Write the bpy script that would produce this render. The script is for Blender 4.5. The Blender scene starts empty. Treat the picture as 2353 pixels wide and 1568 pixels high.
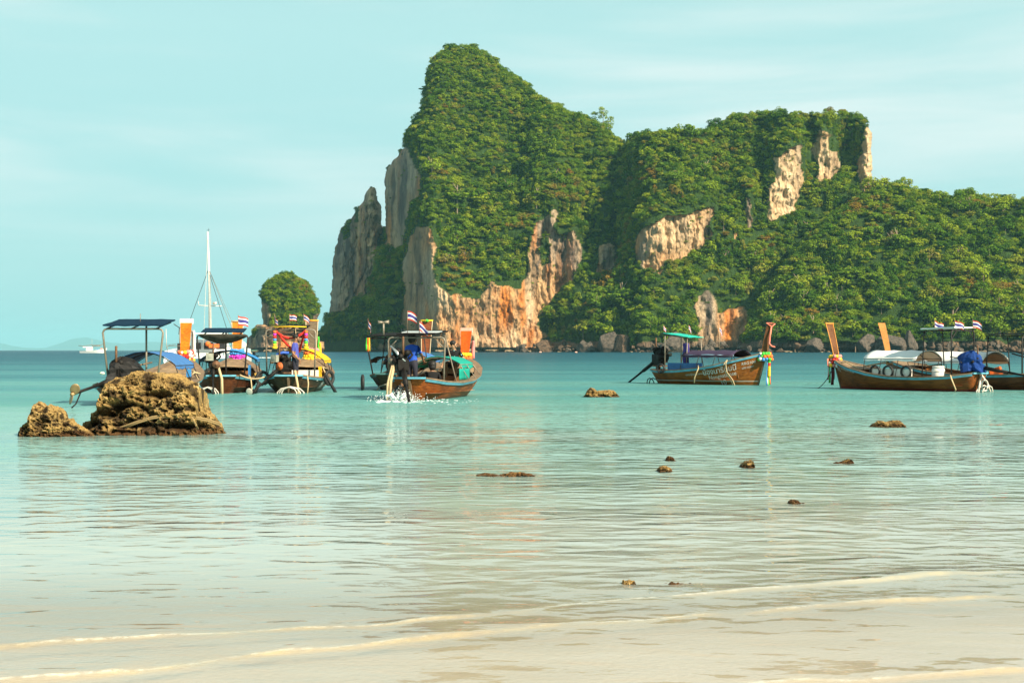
import bpy, math, random
import numpy as np
from mathutils import Vector, Matrix
random.seed(7); RNG = np.random.default_rng(7)
S = bpy.context.scene
COL = S.collection

# ------------------------------------------------------------------ camera
F = 50.0 / 36.0 * 2352.0      # focal length in pixels of a 2352 px wide picture
HZ = 804.0                    # row of the horizon
EYE = 1.8
cam_d = bpy.data.cameras.new('camera')
cam_d.lens = 50; cam_d.sensor_width = 36; cam_d.clip_start = 0.1; cam_d.clip_end = 80000
cam_d.shift_y = (HZ - 784.0) / 2352.0
cam = bpy.data.objects.new('camera', cam_d); COL.objects.link(cam)
cam.location = (0, 0, EYE); cam.rotation_euler = (math.radians(90), 0, 0)
S.camera = cam

def P(px, py, Y):
    """world point at distance Y behind a picture position"""
    return Vector(((px - 1176.0) / F * Y, Y, EYE + (HZ - py) / F * Y))
def G(px, py):
    """point of the water level behind a picture position"""
    Y = EYE * F / (py - HZ)
    return Vector(((px - 1176.0) / F * Y, Y, 0))

# ------------------------------------------------------------------ light
SUN_TO = Vector((0.56, -0.60, 0.56)).normalized()
EL = math.asin(SUN_TO.z); AZ = math.atan2(SUN_TO.x, SUN_TO.y)
sun_d = bpy.data.lights.new('sun', 'SUN')
sun_d.energy = 5.0; sun_d.angle = math.radians(0.5); sun_d.color = (1.0, 0.87, 0.66)
sun = bpy.data.objects.new('sun', sun_d); COL.objects.link(sun)
sun.rotation_euler = SUN_TO.to_track_quat('Z', 'Y').to_euler()
sun.location = (30, -30, 60)

W = bpy.data.worlds.new('World'); S.world = W; W.use_nodes = True
nt = W.node_tree; nt.nodes.clear()
def N(nt, typ, **kw):
    n = nt.nodes.new(typ)
    for k, v in kw.items():
        if k.startswith('i_'):
            n.inputs[int(k[2:]) if k[2:].isdigit() else k[2:]].default_value = v
        else: setattr(n, k, v)
    return n
SKYS = 0.060
sky = N(nt, 'ShaderNodeTexSky'); sky.sky_type = 'NISHITA'; sky.sun_disc = False
sky.sun_elevation = EL; sky.sun_rotation = AZ; sky.dust_density = 1.5; sky.ozone_density = 1.0
tint = N(nt, 'ShaderNodeMix', data_type='RGBA', blend_type='MULTIPLY'); tint.inputs[0].default_value = 1
tint.inputs[7].default_value = (0.80, 1.25, 1.0, 1)
nt.links.new(sky.outputs[0], tint.inputs[6])
tc = N(nt, 'ShaderNodeTexCoord')
sx = N(nt, 'ShaderNodeSeparateXYZ'); nt.links.new(tc.outputs['Generated'], sx.inputs[0])
# the milky veil of a hazy tropical sky: strong near the horizon, thinner towards the zenith
veil = N(nt, 'ShaderNodeMapRange'); veil.inputs[1].default_value = 0.22; veil.inputs[2].default_value = 0.65
veil.inputs[3].default_value = 0.86; veil.inputs[4].default_value = 0.12
nt.links.new(sx.outputs[2], veil.inputs[0])
vc = N(nt, 'ShaderNodeValToRGB')
e = vc.color_ramp.elements
e[0].position = 0.0; e[0].color = (0.236, 0.418, 0.440, 1)
e[1].position = 1.0; e[1].color = (0.300, 0.476, 0.474, 1)
vr = N(nt, 'ShaderNodeMapRange'); vr.inputs[1].default_value = 0.0; vr.inputs[2].default_value = 0.22
nt.links.new(sx.outputs[2], vr.inputs[0]); nt.links.new(vr.outputs[0], vc.inputs[0])
vs = N(nt, 'ShaderNodeVectorMath', operation='SCALE'); vs.inputs[3].default_value = 1 / SKYS
nt.links.new(vc.outputs[0], vs.inputs[0])
m1 = N(nt, 'ShaderNodeMix', data_type='RGBA')
nt.links.new(veil.outputs[0], m1.inputs[0]); nt.links.new(tint.outputs[2], m1.inputs[6]); nt.links.new(vs.outputs[0], m1.inputs[7])
# thin high cloud
mp = N(nt, 'ShaderNodeMapping'); mp.inputs['Scale'].default_value = (1.6, 1.6, 13.0); mp.inputs['Rotation'].default_value = (0.0, 0.07, 0)
nt.links.new(tc.outputs['Generated'], mp.inputs[0])
no = N(nt, 'ShaderNodeTexNoise'); no.inputs['Scale'].default_value = 1.5; no.inputs['Detail'].default_value = 7; no.inputs['Roughness'].default_value = 0.5
no.inputs['Distortion'].default_value = 0.35
nt.links.new(mp.outputs[0], no.inputs[0])
cr = N(nt, 'ShaderNodeMapRange'); cr.interpolation_type = 'SMOOTHSTEP'
cr.inputs[1].default_value = 0.36; cr.inputs[2].default_value = 0.74; cr.inputs[4].default_value = 0.9
nt.links.new(no.outputs[0], cr.inputs[0])
hr = N(nt, 'ShaderNodeMapRange'); hr.interpolation_type = 'SMOOTHSTEP'
hr.inputs[1].default_value = 0.02; hr.inputs[2].default_value = 0.16
nt.links.new(sx.outputs[2], hr.inputs[0])
cm = N(nt, 'ShaderNodeMath', operation='MULTIPLY'); nt.links.new(cr.outputs[0], cm.inputs[0]); nt.links.new(hr.outputs[0], cm.inputs[1])
m2 = N(nt, 'ShaderNodeMix', data_type='RGBA'); m2.inputs[7].default_value = (0.475 / SKYS, 0.53 / SKYS, 0.52 / SKYS, 1)
nt.links.new(cm.outputs[0], m2.inputs[0]); nt.links.new(m1.outputs[2], m2.inputs[6])
bg = N(nt, 'ShaderNodeBackground'); bg.inputs[1].default_value = SKYS
nt.links.new(m2.outputs[2], bg.inputs[0])
wo = N(nt, 'ShaderNodeOutputWorld'); nt.links.new(bg.outputs[0], wo.inputs[0])

S.view_settings.view_transform = 'Standard'
S.view_settings.look = 'None'; S.view_settings.exposure = 0.88; S.view_settings.gamma = 1.0
S.view_settings.use_curve_mapping = False
S.render.engine = 'CYCLES'
S.cycles.max_bounces = 6; S.cycles.diffuse_bounces = 2; S.cycles.glossy_bounces = 3
S.cycles.transparent_max_bounces = 12; S.cycles.transmission_bounces = 2; S.cycles.volume_bounces = 0
S.cycles.caustics_reflective = False; S.cycles.caustics_refractive = False
S.cycles.sample_clamp_indirect = 4.0

# ------------------------------------------------------------------ numpy noise
def _h(ix, iy, iz, seed):
    n = (ix.astype(np.int64) * 374761393 + iy.astype(np.int64) * 668265263 + iz.astype(np.int64) * 2147483647 + seed * 974634777) & 0xFFFFFFFF
    n = ((n ^ (n >> 13)) * 1274126177) & 0xFFFFFFFF
    n = ((n ^ (n >> 15)) * 2246822519) & 0xFFFFFFFF
    return ((n ^ (n >> 16)) & 0xFFFFFF) / float(0xFFFFFF)
def vn(x, y, z, seed=0):
    x, y, z = np.broadcast_arrays(np.asarray(x, float), np.asarray(y, float), np.asarray(z, float))
    ix, iy, iz = np.floor(x), np.floor(y), np.floor(z)
    fx, fy, fz = x - ix, y - iy, z - iz
    fx = fx * fx * (3 - 2 * fx); fy = fy * fy * (3 - 2 * fy); fz = fz * fz * (3 - 2 * fz)
    r = 0
    for dx in (0, 1):
        for dy in (0, 1):
            for dz in (0, 1):
                w = (fx if dx else 1 - fx) * (fy if dy else 1 - fy) * (fz if dz else 1 - fz)
                r = r + w * _h(ix + dx, iy + dy, iz + dz, seed)
    return r * 2 - 1
def fbm(x, y, z, oct=4, seed=0, rough=0.5):
    r, a, t = 0, 1.0, 0
    for o in range(oct):
        r = r + a * vn(x * 2 ** o, y * 2 ** o, z * 2 ** o, seed + o * 17); t += a; a *= rough
    return r / t
def worley(x, y, z, seed=0):
    ix, iy, iz = np.floor(x), np.floor(y), np.floor(z)
    best = np.full(np.shape(x), 9.0)
    for dx in (-1, 0, 1):
        for dy in (-1, 0, 1):
            for dz in (-1, 0, 1):
                cx, cy, cz = ix + dx, iy + dy, iz + dz
                px = cx + _h(cx, cy, cz, seed); py = cy + _h(cx, cy, cz, seed + 5); pz = cz + _h(cx, cy, cz, seed + 9)
                best = np.minimum(best, (px - x) ** 2 + (py - y) ** 2 + (pz - z) ** 2)
    return np.sqrt(best)
def sstep(a, b, x):
    t = np.clip((x - a) / (b - a), 0, 1); return t * t * (3 - 2 * t)
def in_poly(px, py, poly):
    inside = np.zeros(np.shape(px), bool); n = len(poly)
    for i in range(n):
        x1, y1 = poly[i]; x2, y2 = poly[(i + 1) % n]
        if y1 == y2: continue
        c = ((y1 > py) != (y2 > py)) & (px < (x2 - x1) * (py - y1) / (y2 - y1) + x1)
        inside ^= c
    return inside

# ------------------------------------------------------------------ object helpers
def mesh_np(name, V, Fq, mat=None, smooth=True, cols=None, attrs=None):
    """fast mesh from numpy arrays; Fq: (n,3) or (n,4)"""
    me = bpy.data.meshes.new(name)
    V = np.asarray(V, np.float32); Fq = np.asarray(Fq, np.int32)
    k = Fq.shape[1]
    me.vertices.add(len(V)); me.vertices.foreach_set('co', V.ravel())
    me.loops.add(Fq.size); me.loops.foreach_set('vertex_index', Fq.ravel())
    me.polygons.add(len(Fq)); me.polygons.foreach_set('loop_start', np.arange(0, Fq.size, k, dtype=np.int32))
    me.polygons.foreach_set('use_smooth', np.full(len(Fq), smooth))
    me.update(calc_edges=True)
    if cols is not None:
        a = me.color_attributes.new('tone', 'FLOAT_COLOR', 'POINT')
        c = np.ones((len(V), 4), np.float32); c[:, :3] = cols; a.data.foreach_set('color', c.ravel())
    for k2, v in (attrs or {}).items():
        a = me.attributes.new(k2, 'FLOAT', 'POINT'); a.data.foreach_set('value', np.asarray(v, np.float32))
    if mat: me.materials.append(mat)
    return me
def link(name, me, parent=None, **props):
    o = bpy.data.objects.new(name, me); COL.objects.link(o)
    if parent: o.parent = parent
    for k, v in props.items(): o[k] = v
    return o
def thing(name, label, cat, loc=(0, 0, 0), rz=0.0, group=None, me=None):
    o = bpy.data.objects.new(name, me); COL.objects.link(o)
    if me is None: o.empty_display_size = 0.3
    o.location = loc; o.rotation_euler = (0, 0, rz)
    o['label'] = label; o['category'] = cat
    if group: o['group'] = group
    return o

class MB:
    """collects simple shapes into one mesh"""
    def __init__(self): self.v = []; self.f = []; self.mi = []; self.m = 0; self.sm = []
    def add(self, vs, fs, smooth=False):
        b = len(self.v); self.v += [tuple(q) for q in vs]
        for f in fs: self.f.append(tuple(b + i for i in f)); self.mi.append(self.m); self.sm.append(smooth)
        return self
    def box(self, c, s, rot=None, taper=1.0):
        hx, hy, hz = s[0] / 2, s[1] / 2, s[2] / 2
        vs = [Vector((x * hx * (taper if z > 0 else 1), y * hy * (taper if z > 0 else 1), z * hz)) for x in (-1, 1) for y in (-1, 1) for z in (-1, 1)]
        if rot is not None:
            R = rot if isinstance(rot, Matrix) else Matrix.Rotation(rot[2], 3, 'Z') @ Matrix.Rotation(rot[1], 3, 'Y') @ Matrix.Rotation(rot[0], 3, 'X')
            vs = [R @ q for q in vs]
        c = Vector(c)
        return self.add([q + c for q in vs], [(0, 1, 3, 2), (4, 6, 7, 5), (0, 4, 5, 1), (2, 3, 7, 6), (0, 2, 6, 4), (1, 5, 7, 3)])
    def tube(self, pts, r, seg=6, cap=True):
        pts = [Vector(p) for p in pts]; n = len(pts)
        rs = r if isinstance(r, (list, tuple)) else [r] * n
        vs = []; up = None
        for i, p in enumerate(pts):
            d = (pts[min(i + 1, n - 1)] - pts[max(i - 1, 0)])
            if d.length < 1e-9: d = Vector((0, 0, 1))
            d.normalize()
            if up is None: up = Vector((0, 0, 1)) if abs(d.z) < 0.9 else Vector((1, 0, 0))
            a = d.cross(up)
            if a.length < 1e-4: a = d.cross(Vector((0.3, 1, 0.2)))
            a.normalize(); b = d.cross(a); up = -b if False else up
            for k in range(seg):
                t = 2 * math.pi * k / seg
                vs.append(p + (a * math.cos(t) + b * math.sin(t)) * rs[i])
        fs = []
        for i in range(n - 1):
            for k in range(seg):
                fs.append((i * seg + k, i * seg + (k + 1) % seg, (i + 1) * seg + (k + 1) % seg, (i + 1) * seg + k))
        if cap:
            fs.append(tuple(range(seg))[::-1]); fs.append(tuple(range((n - 1) * seg, n * seg)))
        return self.add(vs, fs, True)
    def cyl(self, p0, p1, r, seg=10, r1=None):
        return self.tube([p0, p1], [r, r if r1 is None else r1], seg)
    def ball(self, c, r, seg=8, rings=5, sc=(1, 1, 1), R=None):
        vs = []; c = Vector(c)
        for i in range(rings + 1):
            th = math.pi * i / rings
            for k in range(seg):
                t = 2 * math.pi * k / seg
                q = Vector((math.sin(th) * math.cos(t) * r * sc[0], math.sin(th) * math.sin(t) * r * sc[1], math.cos(th) * r * sc[2]))
                if R is not None: q = R @ q
                vs.append(c + q)
        fs = [(i * seg + k, (i + 1) * seg + k, (i + 1) * seg + (k + 1) % seg, i * seg + (k + 1) % seg) for i in range(rings) for k in range(seg)]
        return self.add(vs, fs, True)
    def sheet(self, grid, smooth=True, thick=0.0):
        """grid of points [rows][cols]; a thin solid when thick > 0"""
        nr, nc = len(grid), len(grid[0])
        flat = [Vector(p) for row in grid for p in row]
        fs = [(i * nc + j, i * nc + j + 1, (i + 1) * nc + j + 1, (i + 1) * nc + j) for i in range(nr - 1) for j in range(nc - 1)]
        if not thick: return self.add(flat, fs, smooth)
        a = flat[nc - 1] - flat[0]; b = flat[(nr - 1) * nc] - flat[0]
        nrm = a.cross(b); nrm.normalize(); off = len(flat)
        fs2 = [tuple(off + q for q in f[::-1]) for f in fs]
        rim = []
        for j in range(nc - 1):
            rim.append((j + 1, j, off + j, off + j + 1)); q = (nr - 1) * nc; rim.append((q + j, q + j + 1, off + q + j + 1, off + q + j))
        for i in range(nr - 1):
            rim.append((i * nc, (i + 1) * nc, off + (i + 1) * nc, off + i * nc)); q = nc - 1
            rim.append(((i + 1) * nc + q, i * nc + q, off + i * nc + q, off + (i + 1) * nc + q))
        return self.add(flat + [p - nrm * thick for p in flat], fs + fs2 + rim, smooth)
    def torus(self, c, R, r, ax='y', seg=18, sec=6, arc=1.0, Rm=None):
        pts = []
        for i in range(seg + 1):
            t = 2 * math.pi * arc * i / seg
            q = {'y': Vector((math.cos(t), 0, math.sin(t))), 'x': Vector((0, math.cos(t), math.sin(t))), 'z': Vector((math.cos(t), math.sin(t), 0))}[ax] * R
            if Rm is not None: q = Rm @ q
            pts.append(Vector(c) + q)
        return self.tube(pts, r, sec, cap=arc < 1)
    def mesh(self, name, mats):
        me = bpy.data.meshes.new(name); me.from_pydata(self.v, [], self.f)
        mats = mats if isinstance(mats, (list, tuple)) else [mats]
        for m in mats: me.materials.append(m)
        me.polygons.foreach_set('material_index', self.mi); me.polygons.foreach_set('use_smooth', self.sm)
        me.update(); return me
    def build(self, name, mats, parent=None, **props):
        return link(name, self.mesh(name, mats), parent, **props)

# ------------------------------------------------------------------ materials
_mats = {}
def mat(name, col, rough=0.6, metal=0.0, var=0.15, scale=8.0, bump=0.0, spec=0.4, grime=0.0):
    """plain surface whose colour varies a little with a procedural noise"""
    if name in _mats: return _mats[name]
    m = bpy.data.materials.new(name); m.use_nodes = True; nt = m.node_tree
    p = nt.nodes['Principled BSDF']; p.inputs['Roughness'].default_value = rough; p.inputs['Metallic'].default_value = metal
    p.inputs['Specular IOR Level'].default_value = spec
    tc = N(nt, 'ShaderNodeTexCoord'); no = N(nt, 'ShaderNodeTexNoise'); no.inputs['Scale'].default_value = scale; no.inputs['Detail'].default_value = 5
    nt.links.new(tc.outputs['Object'], no.inputs[0])
    mr = N(nt, 'ShaderNodeMapRange'); mr.inputs[1].default_value = 0.3; mr.inputs[2].default_value = 0.7
    mr.inputs[3].default_value = 1 - var; mr.inputs[4].default_value = 1 + var
    nt.links.new(no.outputs[0], mr.inputs[0])
    sc = N(nt, 'ShaderNodeVectorMath', operation='SCALE'); sc.inputs[0].default_value = col[:3]
    nt.links.new(mr.outputs[0], sc.inputs[3])
    out = sc.outputs[0]
    if grime > 0:
        n2 = N(nt, 'ShaderNodeTexNoise'); n2.inputs['Scale'].default_value = scale * 0.35; n2.inputs['Detail'].default_value = 6; n2.inputs['Roughness'].default_value = 0.7
        nt.links.new(tc.outputs['Object'], n2.inputs[0])
        g = N(nt, 'ShaderNodeMapRange'); g.inputs[1].default_value = 0.48; g.inputs[2].default_value = 0.68; g.inputs[4].default_value = grime
        nt.links.new(n2.outputs[0], g.inputs[0])
        mx = N(nt, 'ShaderNodeMix', data_type='RGBA'); mx.inputs[7].default_value = (0.06, 0.045, 0.03, 1)
        nt.links.new(g.outputs[0], mx.inputs[0]); nt.links.new(out, mx.inputs[6]); out = mx.outputs[2]
    nt.links.new(out, p.inputs['Base Color'])
    if bump:
        b = N(nt, 'ShaderNodeBump'); b.inputs['Strength'].default_value = 0.6; b.inputs['Distance'].default_value = bump
        nt.links.new(no.outputs[0], b.inputs['Height']); nt.links.new(b.outputs[0], p.inputs['Normal'])
    _mats[name] = m; return m
# ================================================================== WATER AND SAND
def dens(pts, x):
    xs = [p[0] for p in pts]; ys = [p[1] for p in pts]
    return np.interp(x, xs, ys)
# --- sand
def sand_mat():
    m = bpy.data.materials.new('wet sand'); m.use_nodes = True; nt = m.node_tree
    p = nt.nodes['Principled BSDF']; p.inputs['Roughness'].default_value = 0.22; p.inputs['Specular IOR Level'].default_value = 0.7
    tc = N(nt, 'ShaderNodeTexCoord')
    a = N(nt, 'ShaderNodeTexNoise'); a.inputs['Scale'].default_value = 1.2; a.inputs['Detail'].default_value = 6
    mp = N(nt, 'ShaderNodeMapping'); mp.inputs['Scale'].default_value = (0.5, 1.5, 1)
    nt.links.new(tc.outputs['Object'], mp.inputs[0]); nt.links.new(mp.outputs[0], a.inputs[0])
    r = N(nt, 'ShaderNodeValToRGB'); r.color_ramp.elements[0].position = 0.3; r.color_ramp.elements[1].position = 0.7
    r.color_ramp.elements[0].color = (0.56, 0.45, 0.32, 1); r.color_ramp.elements[1].color = (0.68, 0.56, 0.43, 1)
    nt.links.new(a.outputs[0], r.inputs[0]); nt.links.new(r.outputs[0], p.inputs['Base Color'])
    g = N(nt, 'ShaderNodeTexNoise'); g.inputs['Scale'].default_value = 22; g.inputs['Detail'].default_value = 8
    nt.links.new(tc.outputs['Object'], g.inputs[0])
    b = N(nt, 'ShaderNodeBump'); b.inputs['Strength'].default_value = 0.5; b.inputs['Distance'].default_value = 0.01
    nt.links.new(g.outputs[0], b.inputs['Height']); nt.links.new(b.outputs[0], p.inputs['Normal'])
    return m
ys = np.array([-60, 0, 4, 6, 8, 10, 13, 17, 22, 30, 45, 80, 200, 600, 46000.0])
zs = np.array([0.6, 0.10, 0.02, -0.03, -0.05, -0.09, -0.17, -0.3, -0.5, -0.8, -1.6, -4, -8, -10, -12])
xs = np.linspace(-1, 1, 41)
V = []
for y, z in zip(ys, zs):
    w = 40 + abs(y) * 0.8
    for x in xs: V.append((x * w, y, z - 0.012 * (x * w < 0) * min(abs(x * w), 8) * (1 if 4 < y < 60 else 0)))
nc = len(xs); Fq = [(i * nc + j, i * nc + j + 1, (i + 1) * nc + j + 1, (i + 1) * nc + j) for i in range(len(ys) - 1) for j in range(nc - 1)]
link('sand', mesh_np('sand', V, Fq, sand_mat()), kind='structure')

# --- water surface; near the shore the little breaking wavelets are real relief
def water_mat():
    m = bpy.data.materials.new('sea water'); m.use_nodes = True; nt = m.node_tree; nt.nodes.clear()
    L = nt.links.new
    geo = N(nt, 'ShaderNodeNewGeometry'); sp = N(nt, 'ShaderNodeSeparateXYZ'); L(geo.outputs['Position'], sp.inputs[0])
    # how deep the water is here follows the distance from the beach, which runs at a slant
    s1 = N(nt, 'ShaderNodeMath', operation='MULTIPLY'); s1.inputs[1].default_value = -0.32; L(sp.outputs[0], s1.inputs[0])
    s2 = N(nt, 'ShaderNodeMath', operation='ADD'); L(sp.outputs[1], s2.inputs[0]); L(s1.outputs[0], s2.inputs[1])
    big = N(nt, 'ShaderNodeTexNoise'); big.inputs['Scale'].default_value = 0.055; big.inputs['Detail'].default_value = 4
    mpb = N(nt, 'ShaderNodeMapping'); mpb.inputs['Scale'].default_value = (0.22, 1.3, 1); L(geo.outputs['Position'], mpb.inputs[0]); L(mpb.outputs[0], big.inputs[0])
    bs = N(nt, 'ShaderNodeMath', operation='SUBTRACT'); L(big.outputs[0], bs.inputs[0]); bs.inputs[1].default_value = 0.5
    bs2 = N(nt, 'ShaderNodeMath', operation='MULTIPLY'); L(bs.outputs[0], bs2.inputs[0]); bs2.inputs[1].default_value = 2.0
    bm = N(nt, 'ShaderNodeMath', operation='MULTIPLY'); L(bs2.outputs[0], bm.inputs[0]); L(s2.outputs[0], bm.inputs[1])
    s3 = N(nt, 'ShaderNodeMath', operation='ADD'); L(s2.outputs[0], s3.inputs[0]); L(bm.outputs[0], s3.inputs[1])
    s4 = N(nt, 'ShaderNodeMath', operation='MAXIMUM'); L(s3.outputs[0], s4.inputs[0]); s4.inputs[1].default_value = 1.0
    lg = N(nt, 'ShaderNodeMath', operation='LOGARITHM'); L(s4.outputs[0], lg.inputs[0]); lg.inputs[1].default_value = 10.0
    # colour of the water body (log10 of distance 0.8 .. 3.2)
    mr = N(nt, 'ShaderNodeMapRange'); mr.inputs[1].default_value = 0.8; mr.inputs[2].default_value = 3.2; L(lg.outputs[0], mr.inputs[0])
    ramp = N(nt, 'ShaderNodeValToRGB'); els = ramp.color_ramp.elements
    stops = [(6.3, (0.60, 0.50, 0.42)), (10, (0.50, 0.49, 0.41)), (14, (0.43, 0.462, 0.42)), (22, (0.335, 0.445, 0.40)), (34, (0.215, 0.40, 0.36)), (50, (0.115, 0.305, 0.28)),
             (80, (0.068, 0.23, 0.242)), (140, (0.040, 0.165, 0.19)), (300, (0.014, 0.09, 0.125)), (1500, (0.008, 0.062, 0.098))]
    while len(els) < len(stops): els.new(0.5)
    for el, (d, c) in zip(els, stops):
        el.position = min(1, max(0, (math.log10(d) - 0.8) / 2.4)); el.color = (*c, 1)
    L(mr.outputs[0], ramp.inputs[0])
    op = N(nt, 'ShaderNodeMapRange'); op.interpolation_type = 'SMOOTHSTEP'
    op.inputs[1].default_value = math.log10(7.6); op.inputs[2].default_value = math.log10(15); op.inputs[3].default_value = 0.12; op.inputs[4].default_value = 1.0
    L(lg.outputs[0], op.inputs[0])
    # ripples
    def noise(scale, sxy, detail, rough=0.5, dist=0.0, rz=0.0):
        mp = N(nt, 'ShaderNodeMapping'); mp.inputs['Scale'].default_value = (sxy[0], sxy[1], 1); mp.inputs['Rotation'].default_value = (0, 0, rz)
        L(geo.outputs['Position'], mp.inputs[0])
        n = N(nt, 'ShaderNodeTexNoise'); n.inputs['Scale'].default_value = scale; n.inputs['Detail'].default_value = detail
        n.inputs['Roughness'].default_value = rough; n.inputs['Distortion'].default_value = dist
        L(mp.outputs[0], n.inputs[0]); return n
    n1 = noise(2.7, (0.72, 1.3), 1.0, 0.42, 0.5, 0.12)
    n2 = noise(13.0, (0.8, 1.1), 2.0, 0.5, 0.2, -0.3)
    n3 = noise(0.35, (0.7, 1.3), 3.0, 0.5, 0.0, 0.2)
    # calm and ruffled patches
    patch = noise(0.16, (0.5, 1.6), 2.0)
    pm = N(nt, 'ShaderNodeMapRange'); pm.inputs[1].default_value = 0.35; pm.inputs[2].default_value = 0.65; pm.inputs[3].default_value = 0.55; pm.inputs[4].default_value = 1.25
    L(patch.outputs[0], pm.inputs[0])
    # shallow sheet at the edge of the sand is smoother; open water rougher
    am = N(nt, 'ShaderNodeMapRange'); am.interpolation_type = 'SMOOTHSTEP'; am.inputs[1].default_value = math.log10(19); am.inputs[2].default_value = math.log10(60)
    am.inputs[3].default_value = 0.50; am.inputs[4].default_value = 4.2; L(lg.outputs[0], am.inputs[0])
    edge_ = N(nt, 'ShaderNodeMapRange'); edge_.interpolation_type = 'SMOOTHSTEP'; edge_.inputs[1].default_value = math.log10(7); edge_.inputs[2].default_value = math.log10(12); edge_.inputs[3].default_value = 0.42; L(lg.outputs[0], edge_.inputs[0])
    am2 = N(nt, 'ShaderNodeMath', operation='MULTIPLY'); L(am.outputs[0], am2.inputs[0]); L(edge_.outputs[0], am2.inputs[1])
    amp = N(nt, 'ShaderNodeMath', operation='MULTIPLY'); L(pm.outputs[0], amp.inputs[0]); L(am2.outputs[0], amp.inputs[1])
    h2 = N(nt, 'ShaderNodeMath', operation='MULTIPLY_ADD'); L(n2.outputs[0], h2.inputs[0]); h2.inputs[1].default_value = 0.095; L(n1.outputs[0], h2.inputs[2])
    h3 = N(nt, 'ShaderNodeMath', operation='MULTIPLY_ADD'); L(n3.outputs[0], h3.inputs[0]); h3.inputs[1].default_value = 1.6; L(h2.outputs[0], h3.inputs[2])
    h4 = N(nt, 'ShaderNodeMath', operation='MULTIPLY'); L(h3.outputs[0], h4.inputs[0]); L(amp.outputs[0], h4.inputs[1])
    b = N(nt, 'ShaderNodeBump'); b.inputs['Strength'].default_value = 1.0; b.inputs['Distance'].default_value = 0.062
    L(h4.outputs[0], b.inputs['Height'])
    fr = N(nt, 'ShaderNodeFresnel'); io = N(nt, 'ShaderNodeMapRange'); io.inputs[3].default_value = 1.33; io.inputs[4].default_value = 1 / 1.33; L(geo.outputs['Backfacing'], io.inputs[0]); L(io.outputs[0], fr.inputs[0]); L(b.outputs[0], fr.inputs['Normal'])
    fc = N(nt, 'ShaderNodeMath', operation='MULTIPLY'); L(fr.outputs[0], fc.inputs[0]); fm_ = N(nt, 'ShaderNodeMapRange'); fm_.inputs[1].default_value = math.log10(34); fm_.inputs[2].default_value = math.log10(70); fm_.inputs[3].default_value = 1.0; fm_.inputs[4].default_value = 0.60; L(lg.outputs[0], fm_.inputs[0]); L(fm_.outputs[0], fc.inputs[1])
    gl = N(nt, 'ShaderNodeBsdfGlossy'); gr_ = N(nt, 'ShaderNodeMapRange'); gr_.inputs[1].default_value = math.log10(34); gr_.inputs[2].default_value = math.log10(70); gr_.inputs[3].default_value = 0.04; gr_.inputs[4].default_value = 0.16; L(lg.outputs[0], gr_.inputs[0]); L(gr_.outputs[0], gl.inputs['Roughness']); L(b.outputs[0], gl.inputs['Normal'])
    df = N(nt, 'ShaderNodeBsdfDiffuse'); L(ramp.outputs[0], df.inputs[0])
    tr = N(nt, 'ShaderNodeBsdfTransparent'); tr.inputs[0].default_value = (0.97, 0.96, 0.94, 1)
    mb = N(nt, 'ShaderNodeMixShader'); L(op.outputs[0], mb.inputs[0]); L(tr.outputs[0], mb.inputs[1]); L(df.outputs[0], mb.inputs[2])
    # sand stirred up in the faces of the wavelets, a little foam on their crests
    def fac(nm, k, sc):
        a = N(nt, 'ShaderNodeAttribute'); a.attribute_name = nm; q = noise(sc, (1, 1), 4.0, 0.65)
        r = N(nt, 'ShaderNodeMapRange'); r.inputs[1].default_value = 0.38; r.inputs[2].default_value = 0.62; r.inputs[3].default_value = 0.0 if nm == 'foam' else 0.30; L(q.outputs[0], r.inputs[0])
        m_ = N(nt, 'ShaderNodeMath', operation='MULTIPLY'); L(a.outputs['Fac'], m_.inputs[0]); m_.inputs[1].default_value = k
        if 1: w = N(nt, 'ShaderNodeMath', operation='MULTIPLY'); L(m_.outputs[0], w.inputs[0]); L(r.outputs[0], w.inputs[1]); return w.outputs[0]
        return m_.outputs[0]
    sd = N(nt, 'ShaderNodeBsdfDiffuse'); sd.inputs[0].default_value = (0.62, 0.48, 0.24, 1)
    mb2 = N(nt, 'ShaderNodeMixShader'); L(fac('stir', 0.55, 8), mb2.inputs[0]); L(mb.outputs[0], mb2.inputs[1]); L(sd.outputs[0], mb2.inputs[2])
    fd = N(nt, 'ShaderNodeBsdfDiffuse'); fd.inputs[0].default_value = (0.80, 0.76, 0.66, 1)
    mb = N(nt, 'ShaderNodeMixShader'); L(fac('foam', 0.85, 14), mb.inputs[0]); L(mb2.outputs[0], mb.inputs[1]); L(fd.outputs[0], mb.inputs[2])
    ms = N(nt, 'ShaderNodeMixShader'); L(fc.outputs[0], ms.inputs[0]); L(mb.outputs[0], ms.inputs[1]); L(gl.outputs[0], ms.inputs[2])
    o = N(nt, 'ShaderNodeOutputMaterial'); L(ms.outputs[0], o.inputs[0])
    return m
CRESTS = [  # (line in the picture, crest height in m, front width, back width)
    ([(-150, 1585), (0, 1566), (150, 1554), (300, 1539), (500, 1514), (750, 1489), (950, 1471), (1150, 1446), (1300, 1428), (1476, 1421), (1626, 1408), (1700, 1405)], 0.034, 0.060, 0.35),
    ([(-150, 1510), (0, 1491), (200, 1471), (450, 1454), (650, 1446), (900, 1434), (1176, 1404), (1301, 1386), (1426, 1373), (1611, 1363), (1726, 1351), (1826, 1348), (2051, 1331), (2176, 1318), (2400, 1309)], 0.022, 0.045, 0.35),
    ([(1650, 1412), (1801, 1396), (2026, 1383), (2201, 1376), (2400, 1360)], 0.020, 0.06, 0.35),
    ([(1600, 1572), (1751, 1563), (2026, 1561), (2352, 1543), (2450, 1538)], 0.020, 0.055, 0.3),
    ([(1980, 1330), (2176, 1318), (2300, 1330), (2400, 1332)], 0.010, 0.05, 0.2)]
rows = [-60, -20, -5, 2, 4, 5.5]
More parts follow.
